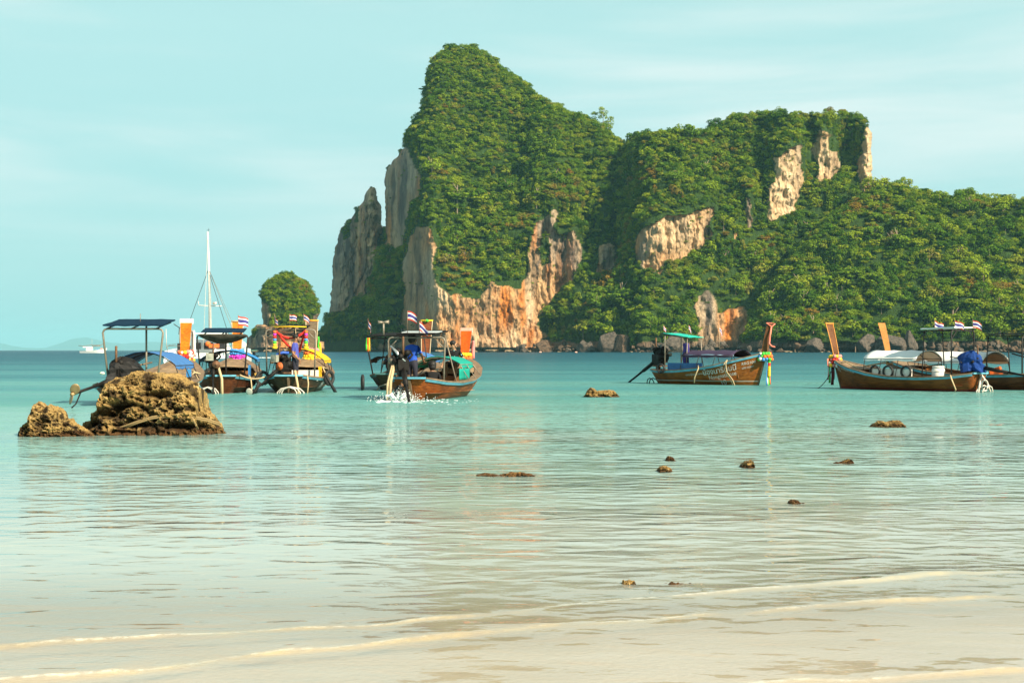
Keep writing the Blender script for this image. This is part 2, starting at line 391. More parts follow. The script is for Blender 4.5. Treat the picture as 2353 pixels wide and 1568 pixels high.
y = 6.3
while y < 13.5: rows.append(y); y += 0.012 + (y - 6.3) * 0.0035
while y < 60: rows.append(y); y *= 1.02
while y < 46000: rows.append(y); y *= 1.5
rows.append(46000)
rows = np.array(rows); U = np.linspace(-1, 1, 421)
Yg = np.repeat(rows[:, None], len(U), 1); Wd = np.where(Yg < 20, np.maximum(0.62 * np.abs(Yg) + 1.5, 6), 0.62 * np.abs(Yg) + 1.5)
Wd = np.where(Yg < 0, 60, Wd); Wd = np.where(Yg > 60, Wd * 2.2, Wd); Xg = U[None, :] * Wd
Zg = np.zeros_like(Xg); STIR = np.zeros_like(Xg); FOAM = np.zeros_like(Xg)
for ln, hgt, fw, bw in CRESTS:
    g = np.array([[*G(a, b)] for a, b in ln])
    pxs = Xg / np.maximum(Yg, 0.1) * F + 1176.0
    yc = np.interp(pxs, [a for a, b in ln], g[:, 1])
    wob = fbm(Xg * 1.6, Yg * 0.2, 0 * Xg, 3, 31) * 0.10
    d = Yg - (yc + wob)
    prof = np.where(d < 0, np.exp(-(d / fw) ** 2), np.exp(-(d / bw) ** 2))
    ends = sstep(ln[0][0], ln[0][0] + 180, pxs) * (1 - sstep(ln[-1][0] - 180, ln[-1][0], pxs))
    amp = hgt * np.clip(0.55 + 1.3 * fbm(Xg * 1.1, Yg * 0.1, 0 * Xg + 3, 3, 77), 0.1, 1.3) * ends
    Zg += np.where((Yg > 5.5) & (Yg < 16), prof * amp, 0)
    zone_ = ((Yg > 5.5) & (Yg < 16)) * ends
    STIR = np.maximum(STIR, zone_ * np.exp(-((d + fw * 0.6) / (fw * 1.1)) ** 2) * np.clip(0.6 + 1.3 * fbm(Xg * 1.4, Yg * 2.5, 0 * Xg, 4, 51), 0, 1) * min(1, hgt / 0.03))
    STIR = np.maximum(STIR, zone_ * 0.35 * np.exp(-((d + fw * 2.2) / (fw * 3)) ** 2) * np.clip(0.3 + fbm(Xg * 1.2, Yg * 3, 0 * Xg, 3, 52), 0, 1))
    FOAM = np.maximum(FOAM, zone_ * np.exp(-((d + 0.01) / (0.018 + 0.01 * fbm(Xg * 3, Yg, 0 * Xg, 2, 53))) ** 2) * np.clip(0.35 + 1.3 * fbm(Xg * 0.9, 0 * Yg, 0 * Xg, 3, 54), 0, 1))
nearw = (Yg > 5.5) & (Yg < 13)
rough_front = np.clip(Zg / 0.02, 0, 1)
Zg += np.where(nearw, rough_front * (0.006 * fbm(Xg * 9, Yg * 9, 0 * Xg, 3, 5)), 0)
# small boat waves further out
Zg += np.where((Yg > 13) & (Yg < 60), 0.010 * fbm(Xg * 0.6, Yg * 1.2, 0 * Xg, 3, 8) * sstep(13, 20, Yg) * (1 - sstep(50, 60, Yg)), 0)
nR, nC = Yg.shape
Vv = np.stack([Xg, Yg, Zg], -1).reshape(-1, 3)
i, j = np.meshgrid(np.arange(nR - 1), np.arange(nC - 1), indexing='ij'); q = (i * nC + j).ravel()
link('sea_water', mesh_np('sea_water', Vv, np.stack([q, q + 1, q + nC + 1, q + nC], 1), water_mat(), True, None, {'stir': STIR.ravel(), 'foam': FOAM.ravel()}), kind='structure')
# ================================================================== LIMESTONE ISLANDS
def rock_mat():
    m = bpy.data.materials.new('limestone and undergrowth'); m.use_nodes = True; nt = m.node_tree; L = nt.links.new
    p = nt.nodes['Principled BSDF']; p.inputs['Roughness'].default_value = 0.9; p.inputs['Specular IOR Level'].default_value = 0.15
    at = N(nt, 'ShaderNodeVertexColor', layer_name='tone')
    geo = N(nt, 'ShaderNodeNewGeometry')
    mp = N(nt, 'ShaderNodeMapping'); mp.inputs['Scale'].default_value = (1.0, 1.0, 0.22); L(geo.outputs['Position'], mp.inputs[0])
    n = N(nt, 'ShaderNodeTexNoise'); n.inputs['Scale'].default_value = 0.5; n.inputs['Detail'].default_value = 8; n.inputs['Roughness'].default_value = 0.65
    L(mp.outputs[0], n.inputs[0])
    mr = N(nt, 'ShaderNodeMapRange'); mr.inputs[1].default_value = 0.3; mr.inputs[2].default_value = 0.7; mr.inputs[3].default_value = 0.50; mr.inputs[4].default_value = 1.50
    L(n.outputs[0], mr.inputs[0])
    s = N(nt, 'ShaderNodeVectorMath', operation='SCALE'); L(at.outputs[0], s.inputs[0]); L(mr.outputs[0], s.inputs[3]); L(s.outputs[0], p.inputs['Base Color'])
    b = N(nt, 'ShaderNodeBump'); b.inputs['Strength'].default_value = 0.8; b.inputs['Distance'].default_value = 2.5
    L(n.outputs[0], b.inputs['Height']); L(b.outputs[0], p.inputs['Normal'])
    return m
ROCK = rock_mat()
def blur(A, n, axis):
    for _ in range(n):
        A = (np.roll(A, 1, axis) * 0.25 + A * 0.5 + np.roll(A, -1, axis) * 0.25)
    return A
LAYERS = {}
def layer(name, left, right, top, D0, rocks, holes=(), veg_slope=0.7, rock_slope=0.06, edge=(28, 30), thick=120,
          step=2.5, seed=0, gray=(), orange=(), pales=(), shore=0, flute=1.0, big=14, slopes=(), smooth=5):
    """one rock mass: horizontal cross-sections stacked from the water to its top.
    left/right: silhouette, D0: distance of the shore, rocks: bare faces (steep), the rest is wooded slope"""
    lx = [p[0] for p in left]; ly = [p[1] for p in left]; rx = [p[0] for p in right]; ry = [p[1] for p in right]
    o = np.argsort(ly); lx = np.array(lx)[o]; ly = np.array(ly)[o]; o = np.argsort(ry); rx = np.array(rx)[o]; ry = np.array(ry)[o]
    x0, x1 = min(lx) - 20, max(rx) + 20
    gx = np.arange(x0, x1, 3.0); gy = np.arange(812, top - 4, -2.0)
    PX, PY = np.meshgrid(gx, gy)
    jx = PX + 9 * fbm(PX / 22, PY / 22, 0, 3, seed + 1); jy = PY + 9 * fbm(PX / 22, PY / 22, 7, 3, seed + 2)
    rock = np.zeros(PX.shape, bool)
    for poly in rocks: rock |= in_poly(jx, jy, poly)
    for poly in holes: rock &= ~in_poly(jx, jy, poly)
    if shore: rock |= jy > shore
    slope = np.where(rock, rock_slope, veg_slope)
    for poly, sv in slopes: slope = np.where(in_poly(PX, PY, poly), sv, slope)
    D = np.zeros(PX.shape); d0 = np.interp(gx, [q[0] for q in D0], [q[1] for q in D0]); cur = d0.copy()
    for r in range(len(gy)):
        if gy[r] < 806: cur = cur + slope[r] * 2.0 * cur / F
        soft = cur.copy(); soft[1:-1] = 0.5 * cur[1:-1] + 0.25 * (cur[:-2] + cur[2:])
        if gy[r] < 770: cur = np.where(rock[r], cur, soft)
        D[r] = cur
    pad = 12
    D = np.pad(D, pad, mode='edge'); D = blur(D, smooth, 1); D = blur(D, 2, 0); D = D[pad:-pad, pad:-pad]
    # cross-section rings
    pys = np.arange(810, top, -step); nF = int((max(rx) - min(lx)) / step)
    L_ = np.interp(pys, ly, lx) + 3.2 * fbm(pys / 9, 0, seed, 3, seed); R_ = np.interp(pys, ry, rx) + 3.2 * fbm(pys / 9, 5, seed, 3, seed)
    u = np.linspace(0, 1, nF)
    X = L_[:, None] + (R_ - L_)[:, None] * u[None, :]; Yp = np.repeat(pys[:, None], nF, 1)
    def samp(A, X, Yp):
        fx = np.clip((X - gx[0]) / 3.0, 0, len(gx) - 1.001); fy = np.clip((gy[0] - Yp) / 2.0, 0, len(gy) - 1.001)
        ix, iy = fx.astype(int), fy.astype(int); tx, ty = fx - ix, fy - iy
        return (A[iy, ix] * (1 - tx) + A[iy, ix + 1] * tx) * (1 - ty) + (A[iy + 1, ix] * (1 - tx) + A[iy + 1, ix + 1] * tx) * ty
    Dd = samp(D, X, Yp); rk = samp(blur(rock.astype(float), 1, 1), X, Yp)
    ew, er = edge
    el = np.clip((X - L_[:, None]) / ew, 0, 1); e2 = np.clip((R_[:, None] - X) / ew, 0, 1)
    Dd += er * (1 - np.sqrt(1 - (1 - el) ** 2)) + er * (1 - np.sqrt(1 - (1 - e2) ** 2))
    wx = (X - 1176) / F * Dd; wz = EYE + (HZ - Yp) / F * Dd
    # relief of the surface: gullies, flutes of the bare faces, blocks
    Dd += big * fbm(wx / 60 + 0.5 * wz / 60 + 0.6 * fbm(wx / 80, wz / 60, 4, 2, seed), wz / 38, 0, 3, seed + 11) * (0.12 + 0.88 * (1 - rk))
    fl = fbm(wx / 5.5 + 0.8 * fbm(wx / 30, wz / 30, 0, 2, seed), wz / 55, 0, 3, seed + 21)
    blk = 0.5 - worley(wx / 13, wz / 24, Dd / 40, seed + 3)
    fine = fbm(wx / 4, wz / 7, 0, 3, seed + 41)
    over = fbm(wx / 25, wz / 16, 3, 3, seed + 51)
    relief = rk * flute * (4.5 * (0.35 - np.abs(fl)) + 4.5 * (0.3 - np.abs(fbm(wx / 9 + 0.3 * fbm(wx / 14, wz / 20, 5, 2, seed), wz / 32, 2, 3, seed + 23))) + 4.5 * blk + 4.2 * fine + 4.5 * over)
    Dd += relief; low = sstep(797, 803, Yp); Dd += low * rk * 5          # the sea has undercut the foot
    wx = (X - 1176) / F * Dd; wz = EYE + (HZ - Yp) / F * Dd
    wx = wx - 0.16 * relief * np.clip(el * 2, 0, 1) * np.clip(e2 * 2, 0, 1)      # side walls get the same relief
    # colours of the stone, plus sunlight painted on the needle's tip
    st = fbm(wx / 7 + fbm(wx / 20, wz / 20, 1, 2, seed), wz / 90, 2, 4, seed + 61, 0.6)
    st2 = fbm(wx / 16, wz / 60, 9, 3, seed + 71)
    cream = np.array([0.45, 0.275, 0.135]); grayc = np.array([0.130, 0.106, 0.090]); oran = np.array([0.50, 0.165, 0.025]); dark = np.array([0.035, 0.03, 0.027]); pale = np.array([0.60, 0.44, 0.27])
    def mixc(a, b, t): return a * (1 - t[..., None]) + b * t[..., None]
    C = np.ones(X.shape + (3,)) * cream
    C = mixc(C, pale, sstep(0.05, 0.5, st2)); 
    wo = np.zeros(X.shape); wg = np.zeros(X.shape) + 0.10
    for (cx, cy, rx_, ry_, w) in orange: wo = np.maximum(wo, w * np.exp(-((X - cx) / rx_) ** 2 - ((Yp - cy) / ry_) ** 2))
    for (cx, cy, rx_, ry_, w) in gray: wg = np.maximum(wg, w * np.exp(-((X - cx) / rx_) ** 2 - ((Yp - cy) / ry_) ** 2))
    wp = np.zeros(X.shape)
    for (cx, cy, rx_, ry_, w) in pales: wp = np.maximum(wp, w * np.exp(-((X - cx) / rx_) ** 2 - ((Yp - cy) / ry_) ** 2))
    C = mixc(C, oran, np.clip(wo * (0.75 + 1.6 * st) + 0.7 * sstep(0.12, 0.45, fbm(wx / 9, wz / 60, 8, 3, seed + 91)), 0, 1) * (1 - wp * .75))
    C = mixc(C, pale, wp * 0.8)
    C = mixc(C, grayc, np.clip(wg * (0.9 + 1.6 * st2) + 0.75 * sstep(0.12, 0.4, st) * (1 - wo), 0, 0.85) * (1 - 0.8 * wp))
    sk = fbm(X / 7.0 + 0.5 * fbm(X / 25, Yp / 40, 3, 2, seed), wz / 36, 5, 3, seed + 81)
    C = mixc(C, dark, 0.80 * sstep(0.04, 0.32, sk) * np.clip(wg + 0.22, 0, 1))
    C = mixc(C, pale, 0.55 * sstep(0.08, 0.36, -sk) * np.clip(wg, 0, 1))
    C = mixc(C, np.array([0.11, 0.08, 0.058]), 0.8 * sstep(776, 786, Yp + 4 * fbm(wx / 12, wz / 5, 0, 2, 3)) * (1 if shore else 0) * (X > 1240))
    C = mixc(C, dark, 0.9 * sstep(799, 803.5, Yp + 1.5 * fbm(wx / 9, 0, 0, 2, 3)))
    vegc = np.array([0.027, 0.054, 0.010]) * (1 + 0.3 * fbm(wx / 10, wz / 10, 0, 3, 9))[..., None]
    C = mixc(C, vegc, 1 - sstep(0.35, 0.65, rk))
    front = np.stack([wx, Dd, wz], -1)
    # back of the mass
    nB = 26; t = np.linspace(0, 1, nB + 2)[1:-1]
    Rp, Lp = front[:, -1], front[:, 0]
    back = Rp[:, None] * (1 - t)[None, :, None] + Lp[:, None] * t[None, :, None]
    hfac = np.clip((Yp[:, 0] - top) / 60.0, 0.15, 1) ** 0.5
    mid = np.maximum(front[:, :, 1].max(1), 0)
    back[:, :, 1] = np.maximum(back[:, :, 1], (mid[:, None] + 4) * np.sin(math.pi * t)[None] ** 0.25) + (thick * hfac)[:, None] * np.sin(math.pi * t)[None, :]
    ring = np.concatenate([front, back], 1); CR = np.concatenate([C, np.ones(back.shape) * vegc.mean((0, 1))], 1)
    base = ring[:1].copy(); base[..., 2] = -9; ring = np.concatenate([base, ring], 0); CR = np.concatenate([CR[:1], CR], 0)
    nr, ncol = ring.shape[:2]
    i, j = np.meshgrid(np.arange(nr - 1), np.arange(ncol), indexing='ij'); j2 = (j + 1) % ncol
    Fq = np.stack([i * ncol + j, i * ncol + j2, (i + 1) * ncol + j2, (i + 1) * ncol + j], -1).reshape(-1, 4)
    Vr = ring.reshape(-1, 3); cc = CR.reshape(-1, 3)
    cen = ring[-1].mean(0, keepdims=True); Vr = np.concatenate([Vr, cen]); cc = np.concatenate([cc, cc[-1:]])
    k = (nr - 1) * ncol; jj = np.arange(ncol)
    cap = np.stack([k + jj, k + (jj + 1) % ncol, np.full(ncol, len(Vr) - 1), np.full(ncol, len(Vr) - 1)], 1)
    me = mesh_np(name, Vr, Fq, ROCK, False, cc)
    # cap as triangles in a second call would need another mesh: use bmesh-free append
    import bmesh
    bm = bmesh.new(); bm.from_mesh(me); bm.verts.ensure_lookup_table()
    for a in cap:
        try: bm.faces.new((bm.verts[a[0]], bm.verts[a[1]], bm.verts[a[2]]))
        except ValueError: pass
    bm.to_mesh(me); bm.free()
    LAYERS[name] = dict(front=front, rk=rk, PX=X, PY=Yp)
    return link(name, me, kind='structure')

# the far islet: a wooded dome on a bare rocky foot
layer('islet_dome', [(604, 812), (604, 747), (600, 701), (600, 674), (611, 659), (628, 641), (645, 635), (655, 629), (660, 627)],
      [(726, 812), (726, 738), (732, 723), (733, 708), (724, 692), (718, 673), (705, 653), (691, 646), (677, 637), (670, 628), (664, 627)], 629,
      [(590, 1410), (620, 1380), (740, 1370)], [[(596, 690), (615, 700), (618, 812), (596, 812)], [(720, 730), (735, 725), (735, 760), (722, 760)]],
      veg_slope=0.45, edge=(30, 26), thick=60, seed=3, big=9, gray=[(605, 740, 20, 60, 0.9)])
layer('islet_foot', [(567, 812), (567, 788), (568, 777), (579, 768), (581, 753), (592, 743), (598, 741)],
      [(745, 812), (744, 785), (741, 765), (735, 756), (726, 752), (700, 762), (660, 768), (640, 758), (615, 750), (603, 743)], 744,
      [(560, 1370), (600, 1335), (650, 1320), (745, 1340)], [[(550, 700), (760, 700), (760, 815), (550, 815)]], holes=[[(579, 768), (581, 752), (595, 755), (590, 775)]],
      rock_slope=0.5, edge=(26, 24), thick=60, seed=5, flute=1.6, big=22, gray=[(590, 780, 30, 30, 0.8), (700, 760, 50, 20, 0.5)], orange=[(640, 785, 25, 12, 0.4)])
# the rock needle behind the main peak
layer('rock_needle', [(728, 812), (728, 802), (731, 768), (751, 756), (754, 727), (760, 700), (760, 675), (763, 646), (765, 603), (770, 571), (777, 542), (786, 522), (803, 510), (815, 484), (836, 461), (839, 444), (849, 430), (852, 427)],
      [(990, 812), (960, 640), (930, 560), (900, 530), (876, 520), (875, 500), (874, 473), (868, 464), (864, 438), (857, 428), (854, 427)], 429,
      [(700, 1720), (745, 1660), (800, 1590), (860, 1530), (1000, 1515)],
      [[(740, 420), (890, 420), (884, 522), (872, 545), (869, 574), (864, 623), (846, 678), (806, 693), (797, 713), (758, 720), (740, 722)]],
      holes=[[(788, 512), (804, 505), (806, 545), (786, 552)], [(815, 470), (826, 470), (824, 510), (812, 512)]],
      veg_slope=0.8, rock_slope=0.05, edge=(20, 25), thick=80, seed=8, gray=[(800, 600, 90, 260, 0.55)], orange=[(850, 500, 12, 40, 0.3)], flute=2.0, pales=[(852, 480, 10, 50, 0.7)])  # the pale spot paints the sunlit tip into the colour
# the main peak with the orange face
R0 = [(880, 400), (890, 380), (923, 338), (937, 345), (945, 372), (968, 410), (962, 455), (945, 470), (930, 520), (925, 560), (905, 575), (885, 560), (880, 480)]
R1 = [(962, 516), (985, 522), (1000, 568), (997, 643), (1020, 669), (1049, 678), (1101, 690), (1121, 646), (1150, 658), (1194, 664), (1211, 632), (1208, 603), (1222, 545), (1231, 512), (1250, 500), (1268, 483), (1280, 488),
      (1272, 520), (1290, 542), (1318, 530), (1337, 563), (1339, 582), (1318, 637), (1278, 670), (1264, 698), (1238, 720), (1235, 748), (1254, 772), (1210, 812), (925, 812), (927, 700), (930, 600), (940, 545)]
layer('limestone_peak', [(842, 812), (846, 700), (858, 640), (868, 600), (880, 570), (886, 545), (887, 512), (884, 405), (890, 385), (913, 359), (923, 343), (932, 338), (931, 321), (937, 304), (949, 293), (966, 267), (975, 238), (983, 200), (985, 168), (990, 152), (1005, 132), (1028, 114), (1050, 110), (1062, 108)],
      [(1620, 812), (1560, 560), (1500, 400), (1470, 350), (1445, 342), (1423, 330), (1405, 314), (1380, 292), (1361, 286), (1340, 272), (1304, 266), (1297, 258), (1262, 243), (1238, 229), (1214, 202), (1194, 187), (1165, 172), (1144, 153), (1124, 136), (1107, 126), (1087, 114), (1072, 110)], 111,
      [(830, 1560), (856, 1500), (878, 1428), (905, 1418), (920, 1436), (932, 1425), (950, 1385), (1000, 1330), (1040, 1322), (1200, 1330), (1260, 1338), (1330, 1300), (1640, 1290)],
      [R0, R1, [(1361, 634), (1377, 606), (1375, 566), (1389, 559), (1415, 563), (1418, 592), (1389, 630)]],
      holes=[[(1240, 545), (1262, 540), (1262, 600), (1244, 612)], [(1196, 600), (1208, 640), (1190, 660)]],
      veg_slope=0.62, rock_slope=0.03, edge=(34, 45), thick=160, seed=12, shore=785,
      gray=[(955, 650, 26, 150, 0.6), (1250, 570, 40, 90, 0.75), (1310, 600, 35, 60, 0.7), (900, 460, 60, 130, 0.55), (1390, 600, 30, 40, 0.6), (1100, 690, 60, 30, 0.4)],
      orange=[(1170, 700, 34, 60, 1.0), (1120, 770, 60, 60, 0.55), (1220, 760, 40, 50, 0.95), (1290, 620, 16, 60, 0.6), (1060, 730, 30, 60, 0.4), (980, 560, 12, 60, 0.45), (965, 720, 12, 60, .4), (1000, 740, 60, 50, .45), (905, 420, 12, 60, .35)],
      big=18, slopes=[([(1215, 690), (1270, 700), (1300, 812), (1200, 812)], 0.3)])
# the plateau to its right
R3 = [(1460, 554), (1467, 540), (1503, 511), (1519, 500), (1567, 500), (1609, 485), (1635, 478), (1638, 488), (1628, 514), (1638, 547), (1616, 563), (1588, 575), (1569, 599), (1526, 597), (1515, 630), (1489, 616), (1472, 618), (1465, 597)]
R4 = [(1770, 367), (1793, 358), (1831, 332), (1842, 338), (1842, 402), (1842, 437), (1828, 477), (1810, 489), (1796, 494), (1770, 509), (1763, 494), (1765, 431), (1784, 413), (1781, 379)]
R5 = [(1854, 330), (1874, 324), (1886, 300), (1903, 306), (1900, 341), (1920, 347), (1929, 379), (1912, 408), (1891, 416), (1874, 413), (1880, 379), (1868, 361)]
R6 = [(1990, 290), (2012, 300), (2014, 379), (2005, 470), (1978, 458), (1972, 402), (1974, 355), (1987, 324)]
R7 = [(1605, 677), (1626, 670), (1647, 689), (1650, 720), (1685, 710), (1706, 701), (1721, 724), (1716, 748), (1732, 812), (1616, 812), (1602, 748), (1597, 701)]
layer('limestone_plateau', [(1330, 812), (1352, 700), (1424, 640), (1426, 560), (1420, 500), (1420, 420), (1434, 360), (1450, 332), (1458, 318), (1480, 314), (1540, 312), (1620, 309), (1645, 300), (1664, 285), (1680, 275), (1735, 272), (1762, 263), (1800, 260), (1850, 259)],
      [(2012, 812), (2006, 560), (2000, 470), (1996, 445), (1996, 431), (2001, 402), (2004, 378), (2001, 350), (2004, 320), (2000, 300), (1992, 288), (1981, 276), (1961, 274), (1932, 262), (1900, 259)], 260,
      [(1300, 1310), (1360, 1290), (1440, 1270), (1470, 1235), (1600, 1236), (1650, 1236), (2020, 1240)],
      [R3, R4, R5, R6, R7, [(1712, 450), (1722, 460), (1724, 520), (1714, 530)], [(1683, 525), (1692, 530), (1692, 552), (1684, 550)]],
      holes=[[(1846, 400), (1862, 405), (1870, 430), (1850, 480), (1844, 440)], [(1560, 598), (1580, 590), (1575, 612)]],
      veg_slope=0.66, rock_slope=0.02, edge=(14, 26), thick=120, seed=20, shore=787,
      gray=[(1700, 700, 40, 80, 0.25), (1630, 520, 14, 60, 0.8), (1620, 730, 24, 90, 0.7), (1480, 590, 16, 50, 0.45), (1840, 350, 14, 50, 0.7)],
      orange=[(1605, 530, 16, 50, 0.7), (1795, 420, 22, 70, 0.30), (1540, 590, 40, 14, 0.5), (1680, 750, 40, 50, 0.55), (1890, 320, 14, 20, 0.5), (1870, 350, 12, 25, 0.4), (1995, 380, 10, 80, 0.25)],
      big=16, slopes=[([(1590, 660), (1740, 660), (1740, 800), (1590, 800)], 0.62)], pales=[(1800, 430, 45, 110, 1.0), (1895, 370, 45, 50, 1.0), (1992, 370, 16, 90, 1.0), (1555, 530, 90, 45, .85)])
# the wooded hill on the right
layer('wooded_hill', [(1690, 812), (1720, 760), (1760, 690), (1800, 620), (1850, 560), (1900, 510), (1960, 470), (1990, 452), (2010, 434), (2020, 430)],
      [(3300, 812), (3250, 560), (2900, 500), (2600, 480), (2420, 474), (2352, 472), (2301, 466), (2244, 464), (2201, 470), (2157, 462), (2134, 452), (2108, 446), (2088, 446), (2050, 432), (2030, 430)], 432,
      [(1680, 1225), (1740, 1190), (1850, 1165), (2100, 1150), (2400, 1140), (3300, 1120)], [],
      veg_slope=0.95, edge=(30, 40), thick=160, seed=30, shore=784, big=20, gray=[(2000, 800, 900, 20, 0.7)], orange=[(1830, 800, 40, 9, 0.5), (2260, 800, 60, 9, 0.4)])

# hills across the sea, almost lost in the haze
V = []; 
FARD = 40000.0
xs = np.linspace(-60, 640, 90)
hh = 44 * np.exp(-((xs + 70) / 90) ** 2) + 38 * np.exp(-((xs - 190) / 70) ** 2) + 26 * np.exp(-((xs - 350) / 90) ** 2) + 16 * np.exp(-((xs - 520) / 80) ** 2) + 3 * fbm(xs / 18, 0, 0, 3, 4)
nrow = 7
for k in range(nrow):
    t = k / (nrow - 1)
    for x, h in zip(xs, hh):
        prof = math.sin(math.pi * t) ** 0.8
        p = P(x, HZ, FARD + 2500 * t); V.append((p.x, p.y, -20 + max(h * .75, 2) / F * FARD * prof * 1.0 + 20 * prof))
Fq = [(i * 90 + j, i * 90 + j + 1, (i + 1) * 90 + j + 1, (i + 1) * 90 + j) for i in range(nrow - 1) for j in range(89)]
link('distant_hills', mesh_np('distant_hills', V, Fq, mat('far hill green', (0.04, 0.075, 0.04), 0.9, scale=0.001)), kind='structure')

# ------------------------------------------------------------------ boulders along the far shore
def stone_mesh(name, seed, m, sub=4, pit=0.22, facet=0.45):
    import bmesh
    bm = bmesh.new(); bmesh.ops.create_icosphere(bm, subdivisions=sub, radius=1.0)
    V = np.array([v.co[:] for v in bm.verts]); Fc = np.array([[v.index for v in f.verts] for f in bm.faces]); bm.free()
    n = V / np.linalg.norm(V, axis=1, keepdims=True)
    r = 1 + facet * fbm(n[:, 0] * 1.3, n[:, 1] * 1.3, n[:, 2] * 1.3, 2, seed) + pit * fbm(n[:, 0] * 4, n[:, 1] * 4, n[:, 2] * 4, 3, seed + 3)
    # cut by a few planes: broken blocks
    rg = np.random.default_rng(seed)
    for _ in range(12):
        d = rg.normal(size=3); d /= np.linalg.norm(d); c = 0.48 + 0.36 * rg.random()
        dot = n @ d
        r = np.where(dot > 0.05, np.minimum(r, c / np.maximum(dot, 0.05)), r)
    V = n * r[:, None]; V[:, 2] *= 0.8
    return mesh_np(name, V, Fc, m, False)
def stone_mat(name, c1, c2, scale=0.25):
    m = bpy.data.materials.new(name); m.use_nodes = True; nt = m.node_tree; L = nt.links.new
    p = nt.nodes['Principled BSDF']; p.inputs['Roughness'].default_value = 0.9; p.inputs['Specular IOR Level'].default_value = 0.15
    geo = N(nt, 'ShaderNodeNewGeometry'); n = N(nt, 'ShaderNodeTexNoise'); n.inputs['Scale'].default_value = scale * 2; n.inputs['Detail'].default_value = 9; n.inputs['Roughness'].default_value = 0.7
    L(geo.outputs['Position'], n.inputs[0]); r = N(nt, 'ShaderNodeValToRGB'); r.color_ramp.elements[0].position = 0.36; r.color_ramp.elements[1].position = 0.66
    r.color_ramp.elements[0].color = (*c1, 1); r.color_ramp.elements[1].color = (*c2, 1); L(n.outputs[0], r.inputs[0]); L(r.outputs[0], p.inputs['Base Color'])
    b = N(nt, 'ShaderNodeBump'); b.inputs['Distance'].default_value = 0.12 / scale; b.inputs['Strength'].default_value = 0.8; L(n.outputs[0], b.inputs['Height']); L(b.outputs[0], p.inputs['Normal'])
    return m
SM = [stone_mat('grey boulder stone', (0.035, 0.03, 0.026), (0.15, 0.12, 0.095)), stone_mat('brown boulder stone', (0.035, 0.024, 0.017), (0.16, 0.105, 0.068)), stone_mat('pale ledge stone', (0.14, 0.10, 0.065), (0.42, 0.31, 0.19))]
SMESH = [[stone_mesh('boulder', 100 + 10 * k + v, SM[k]) for v in range(3)] for k in range(3)]
def shoreD(px):
    if px < 760: return 1325
    if px < 1330: return float(np.interp(px, [925, 945, 1000, 1040, 1260, 1330], [1440, 1395, 1330, 1322, 1338, 1300]))
    if px < 1700: return float(np.interp(px, [1330, 1440, 1470, 1600, 1650, 1700], [1298, 1270, 1235, 1240, 1225, 1222]))
    return float(np.interp(px, [1700, 1740, 1850, 2100, 2400], [1215, 1190, 1165, 1150, 1140]))
def boulder(px, wpx, hpx, k, v, label, lift=0.0, nearer=14.0, grp='boulders along the far shore'):
    Y = shoreD(px) - nearer; p = P(px, HZ, Y); s = Y / F
    o = thing('boulder', label, 'boulder', (p.x, Y, (hpx * 0.30 + lift) * s), random.uniform(0, 6.28), grp, SMESH[k][v])
    a = wpx * s * 0.5; o.scale = (a, a * random.uniform(0.8, 1.1), hpx * s * 0.80)
    return o
LB = {0: 'grey boulder below the', 1: 'brown boulder below the', 2: 'pale low ledge stone below the'}
def zone(px):
    return ['tall orange cliff', 'woods beside the tall orange cliff', 'wooded slope left of the green boat roof', 'woods behind the green boat roof', 'small brown cliff', 'hill behind the salmon-ribboned prow', 'hill left of the two bare prows', 'hill between the two bare prows', 'hill behind the white canopy', 'hill behind the three small flags', 'hill at the right edge'][sum(px > q for q in (1240, 1340, 1500, 1600, 1740, 1830, 1910, 2020, 2115, 2270))]
for px, w, h, k, v, lab in [
        (1990, 62, 56, 0, 0, 'tall grey boulder with a rounded head, left half of the great shore rock'),
        (2058, 100, 52, 0, 1, 'largest dark grey shore boulder, broad and sloping, behind the white canopy boat'),
        (2090, 40, 50, 0, 2, 'grey boulder knob on the right shoulder of the great shore rock'),
        (1394, 62, 58, 0, 1, 'large grey boulder under the trees between the two cliffs'),
        (1432, 46, 52, 1, 0, 'large brown boulder right of the large grey one under the trees'),
        (1548, 70, 46, 0, 2, 'broad grey boulder pile behind the green boat roof'),
        (1870, 62, 44, 0, 0, 'wide dark grey shore boulder left of the two bare prows'),
        (1246, 60, 30, 1, 1, 'low brown boulder where the orange cliff meets the woods'),
        (1352, 44, 22, 0, 2, 'flat-topped grey block beside the water, right of the orange cliff'),
        (1340, 40, 36, 0, 0, 'grey block leaning behind the flat-topped one')]:
    boulder(px, w, h, k, v, lab, nearer=16)
for i in range(260):
    px = random.choice([random.uniform(1190, 1300), random.uniform(1290, 1640), random.uniform(1500, 1900), random.uniform(1740, 2360), random.uniform(2120, 2360)])
    k = random.choices([0, 1, 2], [5, 4, 2])[0]
    w = random.uniform(7, 22); h = w * random.uniform(0.35, 0.85) if k < 2 else w * 0.25
    up = random.choice([0, 0, 4, 9, 14]) if k < 2 else 0
    boulder(px, w, h, k, random.randrange(3), LB[k] + ' ' + zone(px), lift=up, nearer=10 + random.uniform(0, 10) - up * 0.8)
for px, w in [(585, 20), (615, 24), (655, 30), (700, 20)]:
    boulder(px, w, w * 0.35, 2, random.randrange(3), 'pale low ledge stone at the foot of the far islet', nearer=20, grp='ledge stones of the islet')
for px, w in [(1010, 30), (1040, 22), (1085, 30), (1130, 36), (1170, 30)]:
    boulder(px, w, w * 0.25, 2, random.randrange(3), LB[2] + ' tall orange cliff', nearer=12)
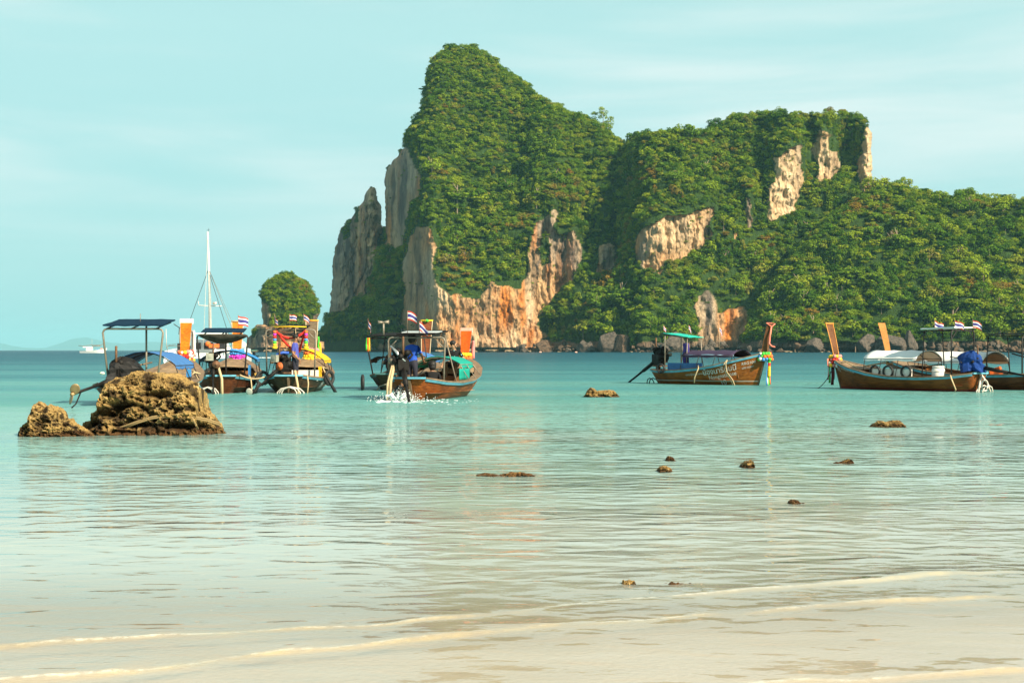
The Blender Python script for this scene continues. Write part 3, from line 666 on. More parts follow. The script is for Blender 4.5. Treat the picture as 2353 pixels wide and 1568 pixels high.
# ================================================================== FOREST
def leaf_mat():
    m = bpy.data.materials.new('leaves'); m.use_nodes = True; nt = m.node_tree; L = nt.links.new
    nt.nodes.clear()
    oi = N(nt, 'ShaderNodeObjectInfo')
    r = N(nt, 'ShaderNodeValToRGB'); r.color_ramp.interpolation = 'LINEAR'; els = r.color_ramp.elements
    st = [(0.0, (0.045, 0.105, 0.010)), (0.20, (0.080, 0.160, 0.012)), (0.42, (0.130, 0.210, 0.016)), (0.60, (0.180, 0.260, 0.017)), (0.80, (0.270, 0.325, 0.020)), (0.92, (0.230, 0.225, 0.035)), (0.985, (0.220, 0.165, 0.032)), (1.0, (0.26, 0.16, 0.025))]
    while len(els) < len(st): els.new(0.5)
    for e_, (p_, c_) in zip(els, st): e_.position = p_; e_.color = (*c_, 1)
    # neighbouring trees lean towards the same tone
    geo = N(nt, 'ShaderNodeNewGeometry')
    n = N(nt, 'ShaderNodeTexNoise'); n.inputs['Scale'].default_value = 0.02; n.inputs['Detail'].default_value = 3; L(geo.outputs['Position'], n.inputs[0])
    a = N(nt, 'ShaderNodeMath', operation='MULTIPLY_ADD'); L(n.outputs[0], a.inputs[0]); a.inputs[1].default_value = 0.9; a.inputs[2].default_value = -0.43
    b = N(nt, 'ShaderNodeMath', operation='MULTIPLY_ADD'); L(oi.outputs['Random'], b.inputs[0]); b.inputs[1].default_value = 0.92; L(a.outputs[0], b.inputs[2])
    b.use_clamp = True
    L(b.outputs[0], r.inputs[0])
    n2 = N(nt, 'ShaderNodeTexNoise'); n2.inputs['Scale'].default_value = 0.55; n2.inputs['Detail'].default_value = 3; L(geo.outputs['Position'], n2.inputs[0])
    mr = N(nt, 'ShaderNodeMapRange'); mr.inputs[1].default_value = 0.3; mr.inputs[2].default_value = 0.7; mr.inputs[3].default_value = 0.72; mr.inputs[4].default_value = 1.28; L(n2.outputs[0], mr.inputs[0])
    s = N(nt, 'ShaderNodeVectorMath', operation='SCALE'); L(r.outputs[0], s.inputs[0]); L(mr.outputs[0], s.inputs[3])
    d = N(nt, 'ShaderNodeBsdfDiffuse'); L(s.outputs[0], d.inputs[0])
    t = N(nt, 'ShaderNodeBsdfTranslucent'); L(s.outputs[0], t.inputs[0])
    mx = N(nt, 'ShaderNodeMixShader'); mx.inputs[0].default_value = 0.22; L(d.outputs[0], mx.inputs[1]); L(t.outputs[0], mx.inputs[2])
    o = N(nt, 'ShaderNodeOutputMaterial'); L(mx.outputs[0], o.inputs[0])
    return m
LEAF = leaf_mat(); BARK = mat('pale bark', (0.30, 0.22, 0.15), 0.9, scale=0.5)
def crown_mesh(name, seed, shape):
    """crown of unit radius: many leaf tufts on lobes spread through its volume"""
    rg = np.random.default_rng(seed); Vs = []; Fs = []
    def tuft(c, n, s):
        n = n / np.linalg.norm(n); n = n + rg.normal(size=3) * 0.42; n /= np.linalg.norm(n)
        a = np.cross(n, rg.normal(size=3)); a /= np.linalg.norm(a); b = np.cross(n, a)
        k = len(Vs); e = rg.uniform(0.6, 1.0)
        for (p, q) in ((-1, -0.3), (0.1, -1 * e), (1, 0.1), (0.0, 1 * e)): Vs.append(c + a * p * s + b * q * s + n * rg.normal() * 0.12 * s)
        Fs.append((k, k + 1, k + 2, k + 3))
    lobes = []
    if shape == 'round':
        for _ in range(13):
            d = rg.normal(size=3); d[2] = abs(d[2]) * 0.9 - 0.1; d /= np.linalg.norm(d); lobes.append((d * rg.uniform(0.45, 0.72), rg.uniform(0.30, 0.48), 0.8))
        lobes.append((np.array([0, 0, 0.1]), 0.6, 0.9))
    elif shape == 'tall':
        for _ in range(14):
            z = rg.uniform(-0.9, 1.0); a = rg.uniform(0, 6.28); rr = 0.5 * math.sqrt(max(0.05, 1 - (z / 1.15) ** 2)); lobes.append((np.array([rr * math.cos(a), rr * math.sin(a), z]), rg.uniform(0.28, 0.42), 0.85))
    elif shape == 'umbrella':
        for tier, (z, R, n) in enumerate([(0.42, 0.5, 6), (0.18, 0.8, 9), (-0.12, 0.62, 7)]):
            for _ in range(n):
                a = rg.uniform(0, 6.28); rr = R * math.sqrt(rg.random()); lobes.append((np.array([rr * math.cos(a), rr * math.sin(a), z + rg.normal() * 0.05]), rg.uniform(0.24, 0.36), 0.38))
    elif shape == 'drape':
        for _ in range(15):
            z = rg.uniform(-1.5, 0.5); a = rg.uniform(0, 6.28); rr = 0.45 * (1 - 0.4 * abs(z)); lobes.append((np.array([rr * math.cos(a), rr * math.sin(a) * 0.6, z]), rg.uniform(0.22, 0.4), 1.3))
    else:
        for _ in range(7):
            d = rg.normal(size=3); d[2] = abs(d[2]) * 0.6; d /= np.linalg.norm(d); lobes.append((d * rg.uniform(0.3, 0.6) * np.array([1, 1, 0.6]), rg.uniform(0.35, 0.5), 0.75))
    per = 33 if shape != 'bush' else 26
    for c, r, fl in lobes:
        for _ in range(per):
            d = rg.normal(size=3); d /= np.linalg.norm(d)
            if d[2] < -0.55: d[2] *= -1
            tuft(c + d * r * np.array([1, 1, fl]) * rg.uniform(0.82, 1.06), d * np.array([1, 1, 1 / fl]) + np.array([0, 0, 0.25]), rg.uniform(0.062, 0.118))
    return mesh_np(name, np.array(Vs), np.array(Fs), LEAF, False)
SHAPES = ['round', 'round', 'umbrella', 'tall', 'umbrella', 'drape', 'bush', 'round']
CROWN = [crown_mesh('crown', 300 + i, s) for i, s in enumerate(SHAPES)]

def trunk_mesh(h=1.0, seed=0):
    rg = random.Random(seed); b = MB()
    b.tube([(0, 0, -0.25 * h), (rg.uniform(-.03, .03), 0, 0.3 * h), (rg.uniform(-.05, .05), 0.02, 0.75 * h), (0, 0, h)], [0.05, 0.04, 0.03, 0.02], 5)
    for k in range(4):
        a = k * 1.6 + rg.random(); b.tube([(0, 0, h * (0.62 + 0.08 * k)), (0.3 * math.cos(a), 0.3 * math.sin(a), h * (0.82 + 0.08 * k))], [0.025, 0.01], 4)
    return b.mesh('trunk', BARK)
TRUNK = [trunk_mesh(1.5, 1), trunk_mesh(1.5, 2)]
pts = []   # x, y, z, radius, shape index
def sample(name, rfun, cover=0.62, ymin=0, ymax=784):
    Ld = LAYERS[name]; Fm = Ld['front']; rk = Ld['rk']; PX = Ld['PX']; PYl = Ld['PY']
    a = Fm[:-1, :-1]; b_ = Fm[:-1, 1:]; c = Fm[1:, :-1]
    area = np.linalg.norm(np.cross(b_ - a, c - a), axis=-1)
    rr = rfun(PX[:-1, :-1], PYl[:-1, :-1])
    ok = (rk[:-1, :-1] < 0.45) & (PX[:-1, :-1] < 2460) & (PYl[:-1, :-1] < ymax)
    dns = np.where(ok, area / (cover * math.pi * rr ** 2 * 0.34), 0)
    n = int(dns.sum()); idx = RNG.choice(dns.size, n, p=(dns / dns.sum()).ravel())
    i, j = np.unravel_index(idx, dns.shape); u, v = RNG.random(n), RNG.random(n)
    p = a[i, j] + (b_ - a)[i, j] * u[:, None] + (c - a)[i, j] * v[:, None]
    r = rr[i, j] * np.exp(RNG.normal(-0.30, 0.36, n))
    nrm = np.cross(b_ - a, c - a)[i, j]; nrm /= np.linalg.norm(nrm, axis=1, keepdims=True) + 1e-9
    nrm *= np.where(nrm[:, 1] > 0, -1, 1)[:, None]
    steep = nrm[:, 2] < 0.25
    sh = RNG.choice([0, 1, 2, 3, 4, 7, 6], n, p=[.22, .18, .13, .10, .12, .15, .10])
    sh = np.where(steep & (RNG.random(n) < 0.45), 5, sh)
    # keep crowns from hiding the bare faces: shrink those whose rim would reach over rock
    rpx = r / np.maximum(p[:, 1], 1) * F; st_ = 2.5; wcol = (PX[:, -1] - PX[:, 0]) / PX.shape[1]
    hit = np.zeros(n, bool)
    for dx, dy in ((1, 0), (-1, 0), (0, 1), (0, -1), (.7, .7), (-.7, .7)):
        jj = np.clip((j + dx * rpx * 0.9 / wcol[i]).astype(int), 0, PX.shape[1] - 1); ii = np.clip((i - dy * rpx * 0.9 / st_).astype(int), 0, PX.shape[0] - 1)
        hit |= (rk[ii, jj] > 0.5) & (PYl[ii, jj] < 780)
    r = np.where(hit, r * 0.42, r)
    p = p + nrm * (0.10 * r)[:, None] + np.array([0, 0, 0.30])[None] * r[:, None]
    for k in range(n):
        if hit[k] and k % 3 == 0: continue
        pts.append((*p[k], r[k], sh[k], PX[i[k], j[k]], PYl[i[k], j[k]], name))
    return n
rm = lambda X, Y: np.interp(Y, [100, 300, 450, 600, 790], [3.0, 3.6, 4.6, 5.2, 6.2])
sample('limestone_peak', rm)
sample('limestone_plateau', lambda X, Y: np.interp(Y, [260, 450, 600, 790], [4.0, 4.4, 5.2, 6.4]))
sample('wooded_hill', lambda X, Y: np.interp(Y, [430, 600, 790], [4.6, 5.2, 6.6]))
sample('rock_needle', lambda X, Y: 4.2 + 0 * X)
sample('islet_dome', lambda X, Y: 2.9 + 0 * X)
sample('islet_foot', lambda X, Y: 2.2 + 0 * X)
# tufts of shrub clinging to ledges of the bare faces
for name in ('limestone_peak', 'limestone_plateau', 'rock_needle'):
    Ld = LAYERS[name]; rk = Ld['rk']; Fm = Ld['front']
    nx = 0
    sel = np.argwhere((rk > 0.6) & (fbm(Ld['PX'] / 14, Ld['PY'] / 10, 2, 2, 99) > 0.34) & (Ld['PY'] < 770))
    if len(sel):
        for i, j in sel[RNG.choice(len(sel), min(len(sel), 90 if name != 'rock_needle' else 60), replace=False)]:
            pts.append((*Fm[i, j], RNG.uniform(1.2, 2.6), 6, Ld['PX'][i, j], Ld['PY'][i, j], name))
print('TREES', len(pts))

# the largest trees one can pick out are things of their own; the rest is one wood
GREENS = {0: 'round-crowned', 1: 'round-crowned', 7: 'round-crowned', 2: 'flat-topped', 4: 'flat-topped', 3: 'tall narrow-crowned', 6: 'low bushy', 5: 'draping'}
def where(name, px, py):
    if name == 'wooded_hill':
        col = ['behind the boat numbered 10', 'left of the two bare prows', 'above the great shore rock', 'above the white boat roof', 'near the right edge'][sum(px > q for q in (1830, 1960, 2110, 2250))]
        return ('at the foot of the hill ' if py > 730 else ('on the hill skyline ' if py < 500 else ('low on the hill ' if py > 640 else 'high on the hill '))) + col
    if name == 'limestone_plateau':
        if py < 340: return 'on the plateau top ' + ('left of the pale cliffs' if px < 1760 else 'above the pale cliffs')
        return ('near the water ' if py > 680 else 'on the slope ') + ('left of the middle pale cliff' if px < 1480 else ('around the middle pale cliff' if px < 1640 else 'right of the middle pale cliff'))
    if name == 'limestone_peak':
        return ('high on the main peak' if py < 350 else ('low above the orange cliff' if py > 520 else 'half-way up the main peak')) + (', left side' if px < 1080 else (', right side' if px > 1250 else ', middle'))
    if name == 'rock_needle': return 'in the shaded gap beside the rock needle'
    return 'on the far islet'
order = sorted([k for k in range(len(pts)) if pts[k][4] not in (5, 6) and pts[k][5] < 2352], key=lambda k: -pts[k][3] / pts[k][1])
single = set(order[:150]); rest = []
def tree(x, y, z, r, sh, label, group, th=1.0, tall=0.0):
    o = thing('tree', label, 'tree', (x, y, z - r * 0.9 - tall), random.uniform(0, 6.28), group)
    t = link('trunk', TRUNK[random.randrange(2)], o); t.scale = (r, r, (r + tall) * 0.9)
    if tall > .3 * r: t.scale = (r * 1.3, r * 1.3, (r + tall) * .9)
    c = link('crown', CROWN[sh], o); c.location = (0, 0, r * 0.9 + tall); c.scale = (r, r, r * th); c.rotation_euler = (0, 0, random.uniform(0, 6.28))
    return o
for k, q in enumerate(pts):
    if k in single:
        x, y, z, r, sh, px, py, nm = q; lab = GREENS[sh] + ' tree ' + where(nm, px, py)
        tree(x, y, z + 0.25 * r, r * 1.08, int(sh), lab, 'large trees ' + where(nm, px, py), random.uniform(0.75, 1.0), r * random.choice([0, 0, 0, 0, .5, .9, 1.3]))
    else: rest.append(q)
SPEC = [  # px, py, dist, radius px, shape, tall px, label
    (1385, 262, 1440, 15, 3, 6, 'tall dark tree standing up from the right ridge of the main peak'),
    (1366, 263, 1445, 9, 0, 4, 'small round tree left of the tall dark one on the peak ridge'),
    (1398, 285, 1440, 16, 3, 0, 'dark vine-hung tree under the tall one on the peak ridge'),
    (1333, 428, 1400, 22, 4, 34, 'flat-topped tree with a long pale bare trunk, middle of the main peak'),
    (2035, 425, 1330, 28, 4, 16, 'wide flat-crowned tree right of the plateau cliff, on the skyline'),
    (2078, 425, 1335, 17, 3, 4, 'dark upright tree with a leaning top on the skyline'),
    (2084, 452, 1320, 26, 2, 34, 'flat-crowned tree with a tall straight pale trunk near the skyline'),
    (2118, 448, 1330, 20, 2, 4, 'reddish flat-crowned tree on the skyline right of the upright tree'),
    (2302, 457, 1330, 18, 2, 5, 'layered tree with jagged top near the right edge of the skyline'),
    (2240, 462, 1330, 16, 4, 5, 'layered tree with jagged top on the skyline, second from the right edge'),
    (1470, 318, 1400, 14, 0, 4, 'round tree at the left end of the low saddle skyline'),
    (1510, 315, 1400, 15, 7, 4, 'round tree in the middle of the low saddle skyline'),
    (1545, 312, 1400, 11, 3, 5, 'narrow tree at the right end of the low saddle skyline'),
    (1680, 272, 1400, 13, 0, 3, 'round tree on the left shoulder of the plateau'),
    (1790, 256, 1410, 13, 7, 2, 'round tree on the middle of the plateau skyline'),
    (1905, 257, 1400, 14, 1, 3, 'dark round tree at the highest point of the plateau'),
    (1982, 276, 1380, 12, 0, 3, 'dark round tree at the right corner of the plateau'),
    (760, 745, 1575, 16, 2, 5, 'dark spreading tree leaning over the water beside the rock needle')]
for px, py, D, rp, sh, tl, lab in SPEC:
    p = P(px, py, D); s = D / F; tree(p.x, D, p.z, rp * s, sh, lab, None, 0.9, tl * s)
EXTRA = [(RNG.uniform(930, 1449), 0) for _ in range(0)]

# wood: instanced crowns
pm = mesh_np('forest', np.array([q[:3] for q in rest]), np.zeros((0, 4), np.int32))
n = len(rest)
def attr(name, typ, data, fld='value'):
    a = pm.attributes.new(name, typ, 'POINT'); a.data.foreach_set(fld, np.asarray(data).ravel())
attr('idx', 'INT', np.array([int(q[4]) for q in rest], np.int32))
rr = np.array([q[3] for q in rest], np.float32)
attr('scl', 'FLOAT_VECTOR', np.stack([rr * RNG.uniform(.85, 1.2, n), rr * RNG.uniform(.85, 1.2, n), rr * RNG.uniform(.7, 1.1, n)], 1).astype(np.float32), 'vector')
attr('rot', 'FLOAT_VECTOR', np.stack([RNG.uniform(-.15, .15, n), RNG.uniform(-.15, .15, n), RNG.uniform(0, 6.28, n)], 1).astype(np.float32), 'vector')
fo = link('forest', pm, kind='stuff', label='dense tropical wood covering the limestone islands', category='forest')
ng = bpy.data.node_groups.new('forest crowns', 'GeometryNodeTree')
ng.interface.new_socket('Geometry', in_out='INPUT', socket_type='NodeSocketGeometry'); ng.interface.new_socket('Geometry', in_out='OUTPUT', socket_type='NodeSocketGeometry')
gi = ng.nodes.new('NodeGroupInput'); go = ng.nodes.new('NodeGroupOutput'); L = ng.links.new
iop = ng.nodes.new('GeometryNodeInstanceOnPoints'); g2i = ng.nodes.new('GeometryNodeGeometryToInstance')
srcs = []
for k, me in enumerate(CROWN):
    so = bpy.data.objects.new('crown source', me); srcs.append(so)   # source geometry of the wood, never placed in the scene itself
for so in reversed(srcs):
    inf = ng.nodes.new('GeometryNodeObjectInfo'); inf.inputs['Object'].default_value = so; inf.transform_space = 'ORIGINAL'
    L(inf.outputs['Geometry'], g2i.inputs[0])
L(g2i.outputs[0], iop.inputs['Instance'])
def named(nm, dt):
    a = ng.nodes.new('GeometryNodeInputNamedAttribute'); a.data_type = dt; a.inputs['Name'].default_value = nm; return a.outputs[0]
m2p = ng.nodes.new('GeometryNodeMeshToPoints'); L(gi.outputs[0], m2p.inputs[0]); L(m2p.outputs[0], iop.inputs['Points'])
iop.inputs['Pick Instance'].default_value = True
L(named('idx', 'INT'), iop.inputs['Instance Index']); L(named('scl', 'FLOAT_VECTOR'), iop.inputs['Scale'])
e2r = ng.nodes.new('FunctionNodeEulerToRotation'); L(named('rot', 'FLOAT_VECTOR'), e2r.inputs[0]); L(e2r.outputs[0], iop.inputs['Rotation'])
L(iop.outputs[0], go.inputs[0])
md = fo.modifiers.new('wood', 'NODES'); md.node_group = ng
# ================================================================== CORAL ROCKS IN THE SHALLOWS
def coral_mat():
    m = bpy.data.materials.new('pitted coral rock'); m.use_nodes = True; nt = m.node_tree; L = nt.links.new
    p = nt.nodes['Principled BSDF']; p.inputs['Roughness'].default_value = 0.85; p.inputs['Specular IOR Level'].default_value = 0.2
    at = N(nt, 'ShaderNodeVertexColor', layer_name='tone'); tc = N(nt, 'ShaderNodeTexCoord')
    n = N(nt, 'ShaderNodeTexNoise'); n.inputs['Scale'].default_value = 14; n.inputs['Detail'].default_value = 8; n.inputs['Roughness'].default_value = 0.7; L(tc.outputs['Object'], n.inputs[0])
    mr = N(nt, 'ShaderNodeMapRange'); mr.inputs[1].default_value = 0.3; mr.inputs[2].default_value = 0.7; mr.inputs[3].default_value = 0.6; mr.inputs[4].default_value = 1.45; L(n.outputs[0], mr.inputs[0])
    s = N(nt, 'ShaderNodeVectorMath', operation='SCALE'); L(at.outputs[0], s.inputs[0]); L(mr.outputs[0], s.inputs[3]); L(s.outputs[0], p.inputs['Base Color'])
    v = N(nt, 'ShaderNodeTexVoronoi'); v.inputs['Scale'].default_value = 22; L(tc.outputs['Object'], v.inputs[0])
    b = N(nt, 'ShaderNodeBump'); b.inputs['Strength'].default_value = 0.7; b.inputs['Distance'].default_value = 0.03; L(v.outputs[0], b.inputs['Height'])
    b2 = N(nt, 'ShaderNodeBump'); b2.inputs['Strength'].default_value = 0.7; b2.inputs['Distance'].default_value = 0.03; L(n.outputs[0], b2.inputs['Height']); L(b.outputs[0], b2.inputs['Normal']); L(b2.outputs[0], p.inputs['Normal'])
    return m
CORAL = coral_mat()
def coral(label, prof, wl, depth, seed, nx, nphi, pit=1.0, group=None, brown=0.0, under=()):
    Y0 = EYE * F / (wl - HZ); Yc = Y0 + depth * 0.85
    xs = np.linspace(prof[0][0], prof[-1][0], nx); hy = np.interp(xs, [q[0] for q in prof], [q[1] for q in prof])
    cx = 0.5 * (prof[0][0] + prof[-1][0]); X0 = (cx - 1176) / F * Yc
    X = (xs - 1176) / F * Yc - X0; H = np.maximum(EYE + (HZ - hy) / F * Yc, 0.02) 
    if prof[-1][0] - prof[0][0] < 170:
        tp_ = np.clip(np.minimum(xs - xs[0], xs[-1] - xs) / ((xs[-1] - xs[0]) * 0.22), 0, 1) ** .7; H = (H * 1.12 + 0.012) * tp_ - 0.01 * (1 - tp_)
    sc = (X[-1] - X[0])
    dd = depth * np.clip(0.35 + 0.75 * H / H.max(), 0, 1) * np.sqrt(np.clip(np.minimum(xs - xs[0], xs[-1] - xs) / ((xs[-1] - xs[0]) * 0.10), 0.05, 1))
    tt_ = np.linspace(0, 1, nphi); tt_ = tt_ - 0.75 * np.sin(2 * math.pi * tt_) / (2 * math.pi); ph = -0.12 + (math.pi + 0.24) * tt_
    c, s = np.cos(ph)[:, None], np.sin(ph)[:, None]
    ss = np.sign(s) * np.abs(s) ** 0.62
    x = np.repeat(X[None], nphi, 0); y = -dd[None] * np.sign(c) * np.abs(c) ** 0.8; z = H[None] * ss - 0.03
    k = 1.0 / max(0.25, min(1.0, sc / 3.0))
    nyv = -c * np.ones_like(x); nzv = s * np.ones_like(x)
    a = fbm(x * 2.2 * k, y * 2.2 * k, z * 3.2 * k, 4, seed)
    qx = x + 0.05 * fbm(x * 6 * k, y * 6 * k, z * 6 * k, 2, seed + 7); w1 = worley(qx * 8.0 * k, y * 8.0 * k, z * 12.0 * k, seed + 1); w2 = worley(qx * 20 * k, y * 20 * k, z * 25 * k, seed + 2); w3 = worley(qx * 2.3 * k, y * 2.3 * k, z * 4.6 * k, seed + 3)
    e = np.abs(fbm(x * 5 * k, y * 5 * k, z * 7 * k, 3, seed + 5))
    d = 0.20 * a - 0.22 * np.exp(-(w1 / 0.33) ** 2) * pit - 0.075 * np.exp(-(w2 / 0.38) ** 2) * pit - 0.26 * np.exp(-(w3 / 0.28) ** 2) * pit + 0.14 * (0.3 - e) + 0.05 * fbm(x * 13 * k, y * 13 * k, z * 13 * k, 2, seed + 8)
    hrel = np.clip(z / max(H.max(), 0.01), 0, 1)
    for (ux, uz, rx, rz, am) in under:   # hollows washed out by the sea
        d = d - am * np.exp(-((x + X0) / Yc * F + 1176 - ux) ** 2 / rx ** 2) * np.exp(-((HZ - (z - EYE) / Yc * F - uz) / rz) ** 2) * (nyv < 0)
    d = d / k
    att = np.clip(1 - np.abs(s), 0, 1) * 0.75 + 0.25   # keep the outline against the sea
    y = y + d * nyv * 1.0 - 0; y = y - d * 0; z = z + d * nzv * 0.45; x = x + 0.035 / k * fbm(x * 6 * k, y * 6 * k, z * 6 * k, 2, seed + 9)
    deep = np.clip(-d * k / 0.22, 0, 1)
    tan = np.array([0.32, 0.205, 0.072]); dk = np.array([0.020, 0.012, 0.006]); wet = np.array([0.07, 0.032, 0.012]); pale = np.array([0.46, 0.34, 0.15]); oc = np.array([0.21, 0.12, 0.037])
    mixc = lambda A, B, t: A * (1 - t[..., None]) + B * t[..., None]
    C = np.ones(x.shape + (3,)) * tan
    C = mixc(C, oc, np.clip(brown + sstep(-0.1, 0.4, fbm(x * 1.5 * k, y, z * 1.5 * k, 3, seed + 11)) * 0.6, 0, 1))
    C = mixc(C, pale, 0.7 * sstep(0.15, 0.5, fbm(x * 7 * k, y * 7 * k, z * 7 * k, 3, seed + 12)))
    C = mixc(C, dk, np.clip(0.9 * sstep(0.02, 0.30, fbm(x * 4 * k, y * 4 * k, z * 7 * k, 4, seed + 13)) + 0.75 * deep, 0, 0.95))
    C = mixc(C, wet, 0.85 * (1 - sstep(0.03, 0.20 / k, z + 0.05 * fbm(x * 3, y * 3, 0, 2, seed))))
    V = np.stack([x, y, z], -1).reshape(-1, 3)
    i, j = np.meshgrid(np.arange(nphi - 1), np.arange(nx - 1), indexing='ij'); q = (i * nx + j).ravel()
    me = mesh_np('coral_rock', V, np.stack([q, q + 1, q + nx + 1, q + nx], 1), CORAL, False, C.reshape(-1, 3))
    o = thing('coral_rock', label, 'rock', (X0, Yc, 0), 0, group, me)
    return o, Yc
# the big pitted rock and its neighbour (positions of the outline in the photograph)
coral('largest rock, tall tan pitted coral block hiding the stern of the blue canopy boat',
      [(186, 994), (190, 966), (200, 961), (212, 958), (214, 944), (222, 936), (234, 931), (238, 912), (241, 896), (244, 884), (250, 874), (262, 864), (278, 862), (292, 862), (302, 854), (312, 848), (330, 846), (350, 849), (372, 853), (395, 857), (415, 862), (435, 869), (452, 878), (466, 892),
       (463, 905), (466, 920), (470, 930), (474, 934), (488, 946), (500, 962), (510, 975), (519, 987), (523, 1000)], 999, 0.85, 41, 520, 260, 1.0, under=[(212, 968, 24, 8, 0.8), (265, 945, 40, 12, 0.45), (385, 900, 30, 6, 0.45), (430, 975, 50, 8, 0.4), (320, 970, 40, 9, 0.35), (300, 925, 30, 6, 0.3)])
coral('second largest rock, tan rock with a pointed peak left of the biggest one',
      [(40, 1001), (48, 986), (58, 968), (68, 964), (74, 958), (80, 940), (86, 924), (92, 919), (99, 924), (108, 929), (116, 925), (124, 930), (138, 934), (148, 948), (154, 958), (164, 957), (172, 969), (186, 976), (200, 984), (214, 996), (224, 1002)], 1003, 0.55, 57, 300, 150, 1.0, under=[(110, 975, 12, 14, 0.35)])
small = [
    ('low tan rock in the turquoise water between the two middle boats', [(1337, 911), (1340, 903), (1346, 892), (1353, 889), (1362, 892), (1372, 898), (1385, 897), (1398, 896), (1412, 897), (1420, 901), (1424, 908), (1429, 912)], 912, 0.35, 61, 0.1),
    ('flat brown rock farthest right, below the white canopy boat', [(1985, 979), (1998, 977), (2008, 971), (2020, 966), (2036, 968), (2050, 965), (2066, 966), (2076, 971), (2085, 976), (2088, 982)], 981, 0.3, 62, 0.55),
    ('long thin brown ledge barely above water in the centre', [(1058, 1095), (1080, 1088), (1108, 1083), (1128, 1083), (1146, 1085), (1160, 1082), (1180, 1079), (1200, 1081), (1226, 1085), (1254, 1094)], 1094, 0.18, 63, 0.7),
    ('small brown rock, upper one of the stacked pair right of the centre', [(1525, 1058), (1528, 1051), (1536, 1045), (1544, 1046), (1550, 1053), (1560, 1058)], 1059, 0.16, 64, 0.6),
    ('small brown rock, lower one of the stacked pair right of the centre', [(1505, 1083), (1508, 1073), (1518, 1070), (1530, 1068), (1542, 1074), (1550, 1083)], 1084, 0.18, 65, 0.5),
    ('small knobbly rock between the stacked pair and the pointed one', [(1695, 1073), (1702, 1064), (1712, 1058), (1722, 1056), (1731, 1054), (1736, 1062), (1735, 1073)], 1075, 0.2, 66, 0.45),
    ('small brown rock with a long thin tail to its left', [(1909, 1061), (1916, 1058), (1926, 1059), (1938, 1057), (1948, 1052), (1958, 1053), (1966, 1063)], 1065, 0.14, 67, 0.7),
    ('small flat brown rock in the lower right shallows', [(1807, 1156), (1813, 1144), (1824, 1145), (1834, 1146), (1840, 1152), (1850, 1154), (1856, 1157)], 1157, 0.12, 68, 0.6),
    ('rounded brown rock with two humps nearest to the beach', [(1421, 1342), (1424, 1333), (1432, 1330), (1440, 1333), (1448, 1331), (1458, 1331), (1466, 1336), (1467, 1342)], 1342, 0.06, 69, 0.4),
    ('thin flat brown ledge nearest to the beach, right of the two humps', [(1492, 1342.5), (1500, 1339.5), (1516, 1338.5), (1532, 1340.5), (1560, 1340), (1590, 1341.5), (1612, 1342.5)], 1343, 0.06, 70, 0.6)]
for lab, pr, wl, dp, sd, br in small:
    coral(lab, pr, wl, dp, sd, 90, 50, 0.8, 'small rocks in the shallows', br)

# old rope slung over the big rock
rp = MB()
Yr = EYE * F / (999 - HZ)
line = [(238, 996, .35), (262, 986, .10), (290, 977, -.02), (320, 966, -.06), (350, 957, -.08), (370, 954, -.08), (400, 955, -.06), (440, 956, -.02), (475, 962, .10), (505, 972, .22)]
rp.tube([P(a, b_, Yr + 0.05 + c) for a, b_, c in line], 0.022, 5)
rp.tube([P(a, b_ + 4, Yr + 0.04 + c) for a, b_, c in line[2:]], 0.018, 5)
rp.tube([P(440, 956, Yr), P(446, 968, Yr - .05), P(455, 985, Yr), P(450, 975, Yr - .04)], 0.02, 5)
o = rp.build('rope', mat('old rope', (0.26, 0.18, 0.08), 0.95, scale=40)); o['label'] = 'frayed brown rope slung across the face of the largest rock'; o['category'] = 'rope'
